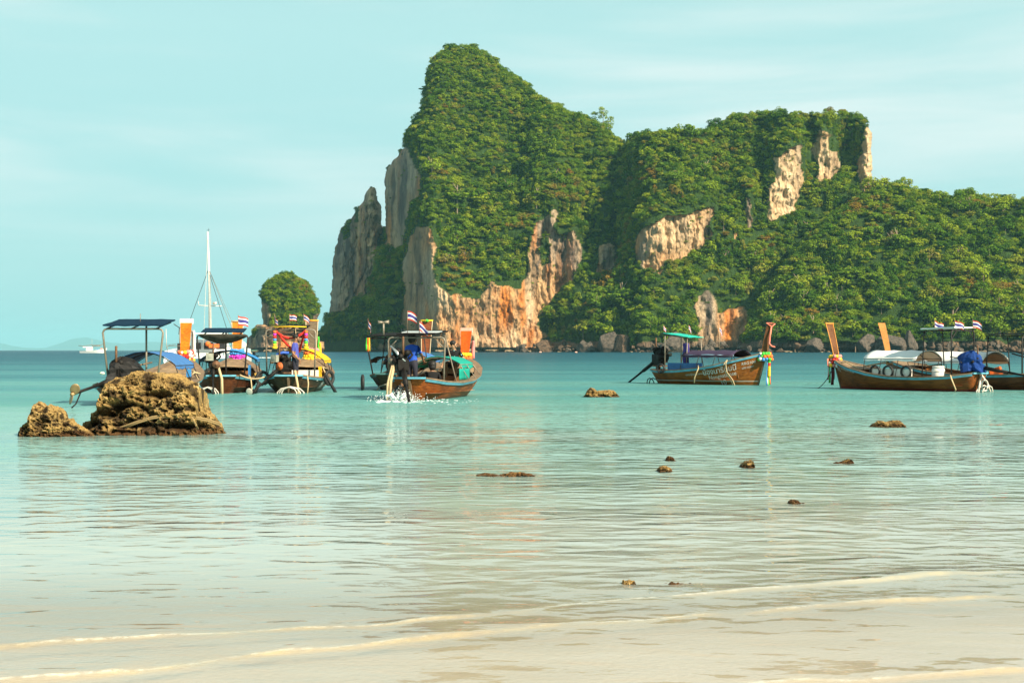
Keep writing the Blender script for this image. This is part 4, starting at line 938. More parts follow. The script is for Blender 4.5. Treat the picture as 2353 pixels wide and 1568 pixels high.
# ================================================================== LONG-TAIL BOATS
def wood_mat(name, c1, c2, paint_z=None, paint=(0.16, 0.03, 0.02), stripe=None, gloss=0.55, planks=9):
    m = bpy.data.materials.new(name); m.use_nodes = True; nt = m.node_tree; L = nt.links.new
    p = nt.nodes['Principled BSDF']; p.inputs['Roughness'].default_value = gloss; p.inputs['Specular IOR Level'].default_value = 0.25
    tc = N(nt, 'ShaderNodeTexCoord'); mp = N(nt, 'ShaderNodeMapping'); mp.inputs['Scale'].default_value = (0.9, 4, 9); L(tc.outputs['Object'], mp.inputs[0])
    n = N(nt, 'ShaderNodeTexNoise'); n.inputs['Scale'].default_value = 2.2; n.inputs['Detail'].default_value = 7; n.inputs['Roughness'].default_value = 0.65; L(mp.outputs[0], n.inputs[0])
    r = N(nt, 'ShaderNodeValToRGB'); r.color_ramp.elements[0].position = 0.32; r.color_ramp.elements[1].position = 0.68
    r.color_ramp.elements[0].color = (*c1, 1); r.color_ramp.elements[1].color = (*c2, 1); L(n.outputs[0], r.inputs[0]); out = r.outputs[0]
    n2 = N(nt, 'ShaderNodeTexNoise'); n2.inputs['Scale'].default_value = 1.1; n2.inputs['Detail'].default_value = 6; L(tc.outputs['Object'], n2.inputs[0])
    g = N(nt, 'ShaderNodeMapRange'); g.inputs[1].default_value = 0.45; g.inputs[2].default_value = 0.7; g.inputs[4].default_value = 0.6; L(n2.outputs[0], g.inputs[0])
    mx = N(nt, 'ShaderNodeMix', data_type='RGBA'); mx.inputs[7].default_value = (*[c * 0.35 for c in c1], 1); L(g.outputs[0], mx.inputs[0]); L(out, mx.inputs[6]); out = mx.outputs[2]
    if planks:
        a = N(nt, 'ShaderNodeAttribute'); a.attribute_name = 'strake'
        ml = N(nt, 'ShaderNodeMath', operation='MULTIPLY'); ml.inputs[1].default_value = planks; L(a.outputs['Fac'], ml.inputs[0])
        fr = N(nt, 'ShaderNodeMath', operation='FRACT'); L(ml.outputs[0], fr.inputs[0])
        sm = N(nt, 'ShaderNodeMapRange'); sm.inputs[1].default_value = 0.0; sm.inputs[2].default_value = 0.10; sm.inputs[3].default_value = 0.65; sm.inputs[4].default_value = 0.0; L(fr.outputs[0], sm.inputs[0])
        m2 = N(nt, 'ShaderNodeMix', data_type='RGBA'); m2.inputs[7].default_value = (*[c * 0.2 for c in c1], 1); L(sm.outputs[0], m2.inputs[0]); L(out, m2.inputs[6]); out = m2.outputs[2]
    sp = N(nt, 'ShaderNodeSeparateXYZ'); L(tc.outputs['Object'], sp.inputs[0])
    def band(z0, z1, col, out):
        w = N(nt, 'ShaderNodeMath', operation='MULTIPLY_ADD'); L(n2.outputs[0], w.inputs[0]); w.inputs[1].default_value = 0.05; L(sp.outputs[2], w.inputs[2])
        lo = N(nt, 'ShaderNodeMath', operation='GREATER_THAN'); L(w.outputs[0], lo.inputs[0]); lo.inputs[1].default_value = z0
        hi = N(nt, 'ShaderNodeMath', operation='LESS_THAN'); L(w.outputs[0], hi.inputs[0]); hi.inputs[1].default_value = z1
        q = N(nt, 'ShaderNodeMath', operation='MULTIPLY'); L(lo.outputs[0], q.inputs[0]); L(hi.outputs[0], q.inputs[1])
        f = N(nt, 'ShaderNodeMath', operation='MULTIPLY'); L(q.outputs[0], f.inputs[0]); f.inputs[1].default_value = 0.85
        k = N(nt, 'ShaderNodeMix', data_type='RGBA'); k.inputs[7].default_value = (*col, 1); L(f.outputs[0], k.inputs[0]); L(out, k.inputs[6]); return k.outputs[2]
    if paint_z is not None: out = band(-2, paint_z, paint, out)
    if stripe is not None: out = band(stripe, stripe + 0.05, (0.55, 0.52, 0.46), out)
    L(out, p.inputs['Base Color']); return m
def fabric(name, col, **k): return mat(name, col, 0.8, var=k.get('var', 0.12), scale=k.get('scale', 2.5), bump=0.03, spec=0.2)
M_STEEL = mat('galvanised tube', (0.26, 0.22, 0.17), 0.5, 0.3, scale=6, grime=0.7)
M_DARKT = mat('dark painted tube', (0.022, 0.019, 0.018), 0.6, scale=6, grime=0.3)
M_OIL = mat('oily black metal', (0.011, 0.009, 0.008), 0.6, 0.0, spec=.2, scale=9, var=0.5)
M_RUST = mat('rusty engine metal', (0.14, 0.07, 0.035), 0.7, 0.2, scale=9, var=0.5)
M_GREYBOX = mat('grey metal tank', (0.33, 0.33, 0.27), 0.5, 0.2, scale=9, grime=0.4)
M_CHROME = mat('bright pipe', (0.6, 0.6, 0.58), 0.3, 0.8, scale=9)
M_BRONZE = mat('propeller bronze', (0.36, 0.23, 0.11), 0.45, 0.3, scale=9, var=0.25)
M_ROPE = mat('pale rope', (0.50, 0.38, 0.22), 0.95, scale=40, var=0.25)
M_RUBBER = mat('black rubber', (0.02, 0.02, 0.021), 0.65, scale=9)
M_WHITE = mat('white pipe paint', (0.60, 0.55, 0.48), 0.5, scale=9, grime=0.25)
M_BLUE = mat('faded turquoise rail paint', (0.115, 0.36, 0.48), 0.55, scale=5, var=0.2, grime=0.25)
M_CAP = mat('weathered rail wood', (0.19, 0.125, 0.075), 0.75, scale=5, var=0.3, grime=0.4)
M_DECK = mat('deck boards', (0.25, 0.165, 0.09), 0.7, scale=4, var=0.3, grime=0.4)
M_INNER = mat('varnished inside wood', (0.28, 0.115, 0.035), 0.55, scale=4, var=0.3, grime=0.45)
M_FLOOR = mat('dark bilge boards', (0.06, 0.045, 0.03), 0.8, scale=4, var=0.3)
M_BEIGE = mat('pale floor boards', (0.42, 0.31, 0.2), 0.7, scale=4, var=0.2, grime=0.3)
M_FR = mat('flag red', (0.62, 0.06, 0.04), 0.8); M_FW = mat('flag white', (0.80, 0.77, 0.74), 0.8); M_FB = mat('flag blue', (0.055, 0.05, 0.26), 0.8)
M_ORNG = mat('orange cloth', (0.80, 0.16, 0.03), 0.8, scale=12); M_YEL = mat('yellow petals', (0.85, 0.52, 0.02), 0.8, scale=12); M_RED = mat('red petals', (0.62, 0.03, 0.02), 0.8, scale=12)
M_GRN = mat('bright green cloth', (0.08, 0.55, 0.06), 0.8, scale=12); M_PINK = mat('pink petals', (0.62, 0.24, 0.22), 0.8, scale=12); M_WHT = mat('white petals', (0.82, 0.78, 0.70), 0.8, scale=12)
M_PURP = mat('magenta petals', (0.50, 0.04, 0.42), 0.8, scale=12); M_LBLU = mat('sky blue cloth', (0.06, 0.27, 0.62), 0.8, scale=12); M_MAROON = mat('dark red petals', (0.16, 0.01, 0.015), 0.8, scale=12)
M_SALM = mat('salmon ribbon', (0.85, 0.22, 0.15), 0.8, scale=12)

BT = [0, .10, .25, .5, .65, .8, .9, .96, 1.0]; BV = [.44, .76, .94, 1, .96, .78, .50, .26, .04]
GT = [0, .12, .3, .5, .65, .8, .9, 1.0]
class Boat:
    def __init__(s, label, x, y, head, L, hb, wood, g=(.74, .64, .60, .66, .78, 1.00, 1.22, 1.50), rb=0.75, rs=0.5, group='long-tail boats moored in the bay', roll=0.0, inner=None, deck=None, rail=None, deck_t=0.80, floor=None, deck_drop=0.05, side_deck=0.10):
        s.L, s.hb, s.g, s.rb, s.rs = L, hb, g, rb, rs
        s.root = thing('longtail_boat', label, 'boat', (x, y, 0), math.radians(head), group)
        s.root.rotation_euler = (roll, 0, math.radians(head))
        s.M = Matrix.Translation((x, y, 0)) @ s.root.rotation_euler.to_matrix().to_4x4()
        inner = inner or M_INNER; deck = deck or M_DECK; rail = rail or M_BLUE
        nt_, ns = 34, 11; V = []; SV = []
        for i in range(nt_):
            t = i / (nt_ - 1)
            for j in range(-ns, ns + 1):
                sv = abs(j) / ns; q = s.hp(t, sv, 1 if j >= 0 else -1); V.append(q); SV.append(sv)
        w = 2 * ns + 1; Fq = [(i * w + j, (i + 1) * w + j, (i + 1) * w + j + 1, i * w + j + 1) for i in range(nt_ - 1) for j in range(w - 1)]
        # transom strips
        for j in range(ns): Fq.append((ns - j - 1, ns - j, ns + j, ns + j + 1) if j else (ns - 1, ns, ns + 1, ns + 1))
        Fq = [f for f in Fq]
        tri = [f for f in Fq if len(set(f)) == 4]
        me = mesh_np('hull', np.array(V), np.array(tri), wood, True, None, {'strake': SV})
        s.hull = link('hull', me, s.root)
        # inside of the hull
        b = MB(); rows = []
        for i in range(26):
            t = 0.015 + 0.965 * i / 25
            rows.append([s.hp(t, sv, sd, inset=0.06) for sd, sv in [(-1, 0.99), (-1, .8), (-1, .6), (-1, .45), (1, .45), (1, .6), (1, .8), (1, 0.99)]])
        b.sheet(rows); b.build('inner_planking', inner, s.root)
        b = MB(); rows = []
        for i in range(16):
            t = 0.06 + (deck_t - 0.06) * i / 15; wd = s.half(t) * 0.80
            rows.append([(t * L, -wd, 0.24), (t * L, 0, 0.24), (t * L, wd, 0.24)])
        b.sheet(rows, False); b.build('floor_boards', floor or M_BEIGE, s.root)
        # foredeck and bulkhead
        b = MB(); rows = []
        for i in range(10):
            t = deck_t + (0.995 - deck_t) * i / 9; wd = s.half(t) - 0.03
            rows.append([(t * L, wd * k, s.gz(t) - deck_drop + 0.05 * (1 - k * k)) for k in (-1, -.5, 0, .5, 1)])
        b.sheet(rows, True, 0.03); b.build('foredeck', deck, s.root)
        b = MB(); t = deck_t + 0.012; svs = (.45, .6, .75, .9)
        b.sheet([[Vector((t * L, s.hp(t, sv, -1, .09).y, s.hp(t, sv, 1).z - .05)), Vector((t * L, 0, s.hp(t, sv, 1).z - .05)), Vector((t * L, s.hp(t, sv, 1, .09).y, s.hp(t, sv, 1).z - .05))] for sv in svs], False, .03); b.build('bulkhead', inner, s.root)
        # capping rail and painted rubbing strip, one each side
        for sd in (1, -1):
            b = MB(); pr = []
            for i in range(30):
                t = 0.0 + i / 29; c = s.hp(t, 1, sd); wi = min(side_deck + 0.07, s.half(t) * 0.9)
                pr.append([c + Vector((0, sd * 0.035, -0.025)), c + Vector((0, sd * 0.035, 0.03)), c + Vector((0, -sd * wi, 0.035)), c + Vector((0, -sd * wi, -0.02))])
            n = 30
            b.add([q for r_ in pr for q in r_], [(i * 4 + k, (i + 1) * 4 + k, (i + 1) * 4 + (k + 1) % 4, i * 4 + (k + 1) % 4) for i in range(n - 1) for k in range(4)] + [(0, 1, 2, 3), (n * 4 - 1, n * 4 - 2, n * 4 - 3, n * 4 - 4)])
            b.build('gunwale', M_CAP, s.root)
            b = MB(); pr = []
            for i in range(30):
                t = 0.0 + i / 29; a = s.hp(t, 0.985, sd); c = s.hp(t, 0.985 - 0.10 / max(0.5, s.gz(t) + .3), sd); o = Vector((0, sd * 0.045, 0))
                pr.append([a + Vector((0, sd * .01, 0)), a + o, c + o, c - Vector((0, sd * .01, 0))])
            b.add([q for r_ in pr for q in r_], [(i * 4 + k, (i + 1) * 4 + k, (i + 1) * 4 + (k + 1) % 4, i * 4 + (k + 1) % 4) for i in range(n - 1) for k in range(4)] + [(0, 1, 2, 3), (n * 4 - 1, n * 4 - 2, n * 4 - 3, n * 4 - 4)])
            b.build('rubbing_strip', rail, s.root)
        # stern rail
        b = MB(); a, c = s.hp(0, 1, -1), s.hp(0, 1, 1); b.box((a.x - 0.02, 0, a.z + 0.004), (0.12, (c.y - a.y), 0.07)); b.build('stern_rail', rail, s.root)
        b = MB(); b.box((a.x + 0.01 + s.rs * 0.38, 0, a.z * 0.42), (0.10, 0.10, a.z * 1.15), rot=(0, -math.atan2(s.rs, a.z + .3), 0)); b.build('stern_post', M_CAP, s.root)
        b = MB()
        k0, k1 = s.hp(1, 0, 1), s.hp(1, 1, 1); b.tube([(k0.x + .02, 0, k0.z), (k1.x + .03, 0, k1.z + .02)], 0.05, 5); b.build('stem', M_CAP, s.root)
    def half(s, t): return s.hb * float(np.interp(t, BT, BV))
    def gz(s, t): return float(np.interp(t, GT, s.g))
    def hp(s, t, sv, sd, inset=0.0):
        b_ = max(0.0, s.half(t) - inset); z0 = -0.30; zg = s.gz(t)
        ex = 0.45 + 0.5 * max(0, (t - .7) / .3) ** 1.2
        if t < .15: ex += 0.30 * (1 - t / .15)
        x = t * s.L; u = 1 - sv
        x -= s.rb * u * sstep(0.66, 1.0, t); x += s.rs * u * (1 - sstep(0.0, 0.25, t))
        return Vector((float(x), sd * b_ * sv ** ex, z0 + (zg - z0) * sv))
    def w(s, x, y, z): return s.M @ Vector((x, y, z))
    def thwart(s, t, m=None, z=0.48):
        b = MB(); b.box((t * s.L, 0, z), (0.24, s.half(t) * 1.8, 0.04)); b.build('thwart', m or M_CAP, s.root)
    def prow(s, m, edge=None, cap=None, w0=0.17, w1=0.27, top=3.1, lean=0.35, th=0.16, capm=None):
        z0 = s.gz(1) - 0.35; n = 7; b = MB(); sec = []
        for i in range(n):
            u = i / (n - 1); z = z0 + (top - z0) * u; x = s.L - 0.12 + lean * u ** 1.3; wd = w0 + (w1 - w0) * u; t_ = th * (1.0 - 0.45 * u)
            sec.append([(x - t_ * .35, -wd, z), (x - t_ * .35, wd, z), (x + t_ * .8, wd * 0.35, z - 0.02), (x + t_ * .8, -wd * 0.35, z - 0.02)])
        b.add([q for r_ in sec for q in r_], [(i * 4 + k, i * 4 + (k + 1) % 4, (i + 1) * 4 + (k + 1) % 4, (i + 1) * 4 + k) for i in range(n - 1) for k in range(4)] + [(3, 2, 1, 0), (n * 4 - 4, n * 4 - 3, n * 4 - 2, n * 4 - 1)])
        o = b.build('prow', m, s.root)
        if edge:
            for sd in (-1, 1):
                b = MB(); b.tube([Vector(r_[0 if sd < 0 else 1]) + Vector((-0.01, 0, 0)) for r_ in sec], 0.022, 5); b.build('prow_edge', edge, o)
        if capm:
            b = MB(); r_ = sec[-1]; c = (Vector(r_[0]) + Vector(r_[1])) / 2
            if cap == 'band':
                b.box((c.x + 0.035, 0, c.z - 0.07), (th * .8, w1 * 2 + 0.03, 0.20))
            else: b.tube([Vector(r_[0]) + Vector((0, -.03, .02)), c + Vector((0, 0, .02)), Vector(r_[1]) + Vector((0, .03, .02))], 0.045, 6)
            b.build('prow_cap', capm, o)
        s.ptop = (sec[-1], z0, top, lean); return o
    def canopy(s, x0, x1, w, ze, zt, m, frame=None, yo=0.0, sag=0.03, hoops=3, skirt=0.12, under=None, posts=True, thick=0.02, tilt=0.0):
        b = MB(); rows = []; rnd = random.Random(int(x0 * 100 + w * 37))
        prof = lambda k: ze + (zt - ze) * (1 - abs(k) ** 2.2)
        nx_ = 13
        for i in range(nx_):
            u = i / (nx_ - 1); row = []
            for k in [-1.0, -1.0, -.85, -.6, -.3, 0, .3, .6, .85, 1.0, 1.0]:
                z = prof(k) + tilt * (u - .5) - sag * math.sin(math.pi * ((u * (hoops - 1)) % 1)) + rnd.uniform(-.012, .012)
                row.append([x0 + (x1 - x0) * u + rnd.uniform(-.01, .01), yo + k * w / 2, z])
            row[0][2] -= skirt * rnd.uniform(.8, 1.1); row[-1][2] -= skirt * rnd.uniform(.8, 1.1); row[0][1] -= .02; row[-1][1] += .02
            rows.append(row)
        b.sheet(rows, True, thick); b.build('canopy', m, s.root)
        fm = frame or M_DARKT
        for i in range(hoops):
            u = 0.02 + 0.96 * i / (hoops - 1); x = x0 + (x1 - x0) * u; b = MB(); pts_ = []
            tt = min(1, max(0, x / s.L)); gy = s.half(tt) - 0.06
            if posts: pts_.append((x, yo * .5 - gy, s.gz(tt)))
            pts_ += [(x, yo + k * (w / 2 - .01), prof(k) + tilt * (u - .5) - 0.03) for k in (-1, -.85, -.6, -.3, 0, .3, .6, .85, 1)]
            if posts: pts_.append((x, yo * .5 + gy, s.gz(tt)))
            b.tube(pts_, 0.018, 5); b.build('canopy_hoop', fm, s.root)
        for sd in (-1, 1):
            b = MB(); b.tube([(x0, yo + sd * w / 2, ze - .03 - tilt * .5), (x1, yo + sd * w / 2, ze - .03 + tilt * .5)], 0.018, 5); b.build('canopy_rail', fm, s.root)
    def roof(s, x0, x1, w, z, m, post=None, tilt=0.0, pw=None, brace=True, under=None, thick=0.045, front='posts', roll=0.0, sag=0.0, postx=None, z0=None):
        pm = post or M_STEEL; pw = pw or w + .1; rnd = random.Random(int(z * 1000 + w * 91))
        b = MB(); rows = []
        for i in range(7):
            u = i / 6; rows.append([(x0 + (x1 - x0) * u, (k / 4 - 1) * w / 2, z + tilt * (u - .5) + roll * (k / 4 - 1) - sag * math.sin(math.pi * u) * math.cos((k / 4 - 1) * 1.5) + rnd.uniform(-.01, .01)) for k in range(9)])
        b.sheet(rows, False, thick); o = b.build('roof_panel', m, s.root)
        for k in (-1, 0, 1):
            b = MB(); b.box(((x0 + x1) / 2, k * w * .42, z - thick - .02 + roll * k * .84), (x1 - x0, 0.035, 0.035), rot=(0, -math.atan2(tilt, x1 - x0), 0)); b.build('roof_batten', M_DARKT, s.root)
        xa = postx[0] if postx else x0 + .12; ta = max(0, min(1, xa / s.L)); gy = min(pw / 2, s.half(ta) - .02) if False else pw / 2; za = s.gz(ta)
        zz = z - thick - .05 + tilt * ((xa - x0) / (x1 - x0) - .5); b = MB(); rr = 0.13
        base = s.half(ta) * .94
        b.tube([(xa, -min(base, gy), za - .1), (xa, -gy, zz - rr), (xa, -gy + rr * .3, zz - rr * .3), (xa, -gy + rr, zz), (xa, gy - rr, zz), (xa, gy - rr * .3, zz - rr * .3), (xa, gy, zz - rr), (xa, min(base, gy), za - .1)], 0.034, 7)
        b.build('roof_arch', pm, s.root)
        if brace:
            for sd in (-1, 1):
                b = MB(); b.tube([(xa, sd * gy, zz - .42), (xa, sd * (gy - .40), zz - .02)], 0.02, 5); b.build('roof_brace', pm, s.root)
        xb = postx[1] if postx else x1 - .1; tb = min(1, xb / s.L); zb = z - thick - .05 + tilt * ((xb - x0) / (x1 - x0) - .5)
        if front == 'posts':
            for sd in (-1, 1):
                b = MB(); b.tube([(xb, sd * min(gy, s.half(tb) * .94), s.gz(tb) - .05), (xb, sd * w * .42, zb)], 0.026, 6); b.build('roof_post', pm, s.root)
        elif front == 'centre':
            b = MB(); b.tube([(xb, 0, 0.25), (xb, 0, zb)], 0.035, 6); b.build('roof_post', pm, s.root)
        return o
    def engine(s, x=0.25, z=None, yaw=0.0, pitch=-0.25, tail=3.2, y=0.0, covered=None, tank=M_GREYBOX, pulley=None, handle=True, blades=2, prop=M_BRONZE, size=1.0, prop_rot=0.3, ctop=.62):
        z = z if z is not None else s.gz(0) + .45
        e = bpy.data.objects.new('engine', None); COL.objects.link(e); e.parent = s.root; e.location = (x, y, z); e.rotation_euler = (0, -pitch * 0.0, yaw); e.empty_display_size = .2; e.scale = (size,) * 3
        b = MB(); b.box((0, 0, 0), (0.62, 0.34, 0.34)); b.box((0.05, 0, .24), (0.46, .26, .20)); b.box((-.05, 0, -.24), (0.5, .24, .16))
        for k in range(4): b.cyl((-.16 + .12 * k, 0.02, .30), (-.16 + .12 * k, 0.02, .42), .05, 7)
        b.cyl((.20, -.20, .05), (.20, .20, .05), .16, 10); b.cyl((-.2, .12, .1), (-.2, .30, .16), .08, 8); b.tube([(-.1, -.2, .2), (0, -.3, .3), (.15, -.26, .42), (.28, -.12, .40)], .035, 6)
        b.tube([(-.2, .18, .3), (-.05, .28, .42), (.2, .22, .36), (.3, .1, .2)], .03, 6); b.box((-.32, 0, .02), (.10, .30, .30)); b.ball((-.34, .08, .26), .09, 8, 5); b.ball((.1, .1, .4), .11, 8, 5); b.ball((-.22, -.12, .36), .10, 8, 5)
        b.build('engine_block', M_OIL, e)
        b = MB(); b.box((-.10, -.02, -.42), (.14, .14, .34)); b.box((0, 0, -.30), (.5, .40, .05)); b.build('engine_mount', M_RUST, e)
        b = MB(); b.cyl((-.28, .0, .30), (-.28, .0, .80), .035, 7); b.ball((-.28, 0, .80), .04, 6, 4); b.build('exhaust_pipe', M_RUST, e)
        b = MB(); b.cyl((.1, .26, .12), (.34, .30, .16), .075, 9); b.build('air_filter', M_STEEL, e)
        if tank: b = MB(); b.box((-.42, .14, .30), (.18, .30, .30)); b.box((-.52, .14, .32), (.012, .14, .13)); b.build('fuel_tank', tank, e)
        if pulley: b = MB(); b.cyl((-.44, -.12, -.02), (-.38, -.12, -.02), .17, 14); b.cyl((-.46, -.12, -.02), (-.38, -.12, -.02), .06, 10); b.build('pulley', pulley, e)
        if handle:
            b = MB(); b.tube([(.28, 0, .1), (.6, .02, .28), (1.15, .04, .36)], [.03, .028, .024], 6); b.build('tiller', M_CAP, e)
        b = MB(); d = Vector((-math.cos(pitch), 0, math.sin(pitch))); p0 = Vector((-.25, 0, -.08)); p1 = p0 + d * tail
        b.tube([p0, p0 + d * (tail * .35)], .075, 7); b.tube([p0 + d * (tail * .35), p1], .042, 7); b.tube([p0 + Vector((0, 0, .10)), p0 + d * tail * .5 + Vector((0, 0, .03))], .02, 5)
        b.tube([p1 - d * .25, p1 - d * .05 + Vector((0, 0, -.30)), p1 + d * .10 + Vector((0, 0, -.36))], .02, 5)
        b.build('tail_shaft', M_OIL, e)
        b = MB(); b.cyl(p1 - d * .02, p1 + d * .12, .05, 8)
        R = d.to_track_quat('Z', 'Y').to_matrix()
        for k in range(blades):
            a = prop_rot + k * 2 * math.pi / blades; c = p1 + R @ Vector((math.cos(a) * .17, math.sin(a) * .17, .05))
            Rb = R @ Matrix.Rotation(a, 3, 'Z') @ Matrix.Rotation(.6, 3, 'X')
            b.ball(c, .19, 12, 6, (1.0, .70, .09), Rb)
        b.build('propeller', prop, e)
        if covered:
            rg = np.random.default_rng(5); V = []; rn = 9; cn = 22
            for i in range(rn):
                u = i / (rn - 1)
                for k in range(cn):
                    a = 2 * math.pi * k / cn; fold = 0.10 * math.sin(a * 4 + u * 3) * u + .06 * math.sin(a * 7 + 1 - u * 4) * u + rg.normal() * .022
                    r_ = (0.03 + 0.50 * math.sin(min(1, u * 1.7) * math.pi / 2) ** .8 - (.06 if .55 < u < .65 else 0) - .08 * u) * (1 + .22 * math.cos(a - .6) * (1 - u)) + fold + (0.06 * u if u > .8 else 0)
                    V.append((math.cos(a) * r_ * 1.2 - .05 + .10 * math.sin(u * 3), math.sin(a) * r_ * .8, ctop - (ctop + .28) * u ** 1.3 + .05 * math.sin(a * 3 + 1) * (1 - u) + .05 * math.sin(a * 4) * u))
            b = MB(); b.add(V, [(i * cn + k, i * cn + (k + 1) % cn, (i + 1) * cn + (k + 1) % cn, (i + 1) * cn + k) for i in range(rn - 1) for k in range(cn)] + [tuple(range(cn))[::-1]], False)
            b.build('engine_cover', covered, e)
        return e
    def ladder(s, m=M_WHITE, y=0.0, wide=.45, n=2, x=-.05, hook=True):
        for k in range(n):
            b = MB(); r_ = wide * (1 - .22 * k); xx = x - .12 - .22 * k; b.tube([(xx, y - r_, -.3), (xx, y - r_, .05), (xx - .03, y - r_ * .7, .20), (xx - .06, y, .28), (xx - .03, y + r_ * .7, .20), (xx, y + r_, .05), (xx, y + r_, -.3)], .028, 6); b.build('boarding_hoop', m, s.root)

def flag(p, yaw, h=0.55, w=0.34, fh=0.22, droop=0.3, label='', grp='national flags on the boats', lean=0.0, seed=0, pole=None):
    o = thing('flag', label, 'flag', p, yaw, grp)
    b = MB(); b.tube([(0, 0, 0), (lean, 0, h)], .011, 5); b.build('flagpole', pole or M_CAP, o)
    b = MB(); bands = [0, 1 / 6, 2 / 6, 4 / 6, 5 / 6, 1]
    for bi, mi in enumerate([0, 1, 2, 1, 0]):
        b.m = mi; rows = []
        for v in (bands[bi], bands[bi + 1]):
            row = []
            for i in range(9):
                u = i / 8; z = h - v * fh * (1 - .12 * u) - droop * u * w - .03 * math.sin(u * 5 + seed); x = lean * (h - v * fh) / h + u * w * (1 - .35 * droop); y = .05 * math.sin(u * 7 + seed + v) * u
                row.append((x, y, z))
            rows.append(row)
        b.sheet(rows, True)
    b.build('flag_cloth', [M_FR, M_FW, M_FB], o); return o
def garland(loc, label, mats, R=.22, r=.06, rows=2, n=14, yaw=0.0, flat=.9, grp='flower garlands on the prows', hang=0.0, drop=0.14, sx=1.0):
    o = thing('flower_garland', label, 'garland', loc, yaw, grp); b = MB(); rnd = random.Random(int(loc[0] * 100))
    for q in range(rows):
        b.m = q % len(mats) if len(mats) >= rows else rnd.randrange(len(mats))
        for k in range(n):
            a = 2 * math.pi * k / n + q * .3; rr = R * (1 + .12 * q) + rnd.uniform(-.02, .02)
            if len(mats) > rows: b.m = rnd.randrange(len(mats))
            b.ball((math.cos(a) * rr * flat * sx, math.sin(a) * rr, -drop * q + rnd.uniform(-.02, .02)), r * rnd.uniform(.8, 1.25), 6, 4)
    b.build('flowers', mats, o); return o
def strips(o, items, name='ribbon'):
    """hanging ribbons: (y, x, z top, length, width, material, drift)"""
    for (x, y, z, ln, wd, m, dr) in items:
        b = MB(); rows = [[(x + dr * u * ln + .02 * math.sin(u * 6), y - wd / 2 * (1 + .3 * u), z - ln * u), (x + dr * u * ln + .03 * math.cos(u * 5), y + wd / 2 * (1 + .3 * u), z - ln * u)] for u in [k / 6 for k in range(7)]]
        b.sheet(rows, True, .012); b.build(name, m, o)
def tyre(p, yaw, label, R=.20, r=.055, tilt=0.0, grp='tyre fenders hung from the boats'):
    b = MB(); b.torus((0, 0, 0), R, r, 'y', 16, 7); me = b.mesh('tyre_fender', M_RUBBER)
    o = thing('tyre_fender', label, 'tyre', p, yaw, grp, me); o.rotation_euler = (tilt, 0, yaw); return o
def rope(pts_, r, label, m=None, name='rope', grp=None):
    b = MB(); o = b.tube(pts_, r, 5).build(name, m or M_ROPE); o['label'] = label; o['category'] = 'rope'
    if grp: o['group'] = grp
    return o
def catenary(a, b, sag, n=10):
    a, b = Vector(a), Vector(b); return [a.lerp(b, i / n) + Vector((0, 0, -sag * 4 * (i / n) * (1 - i / n))) for i in range(n + 1)]

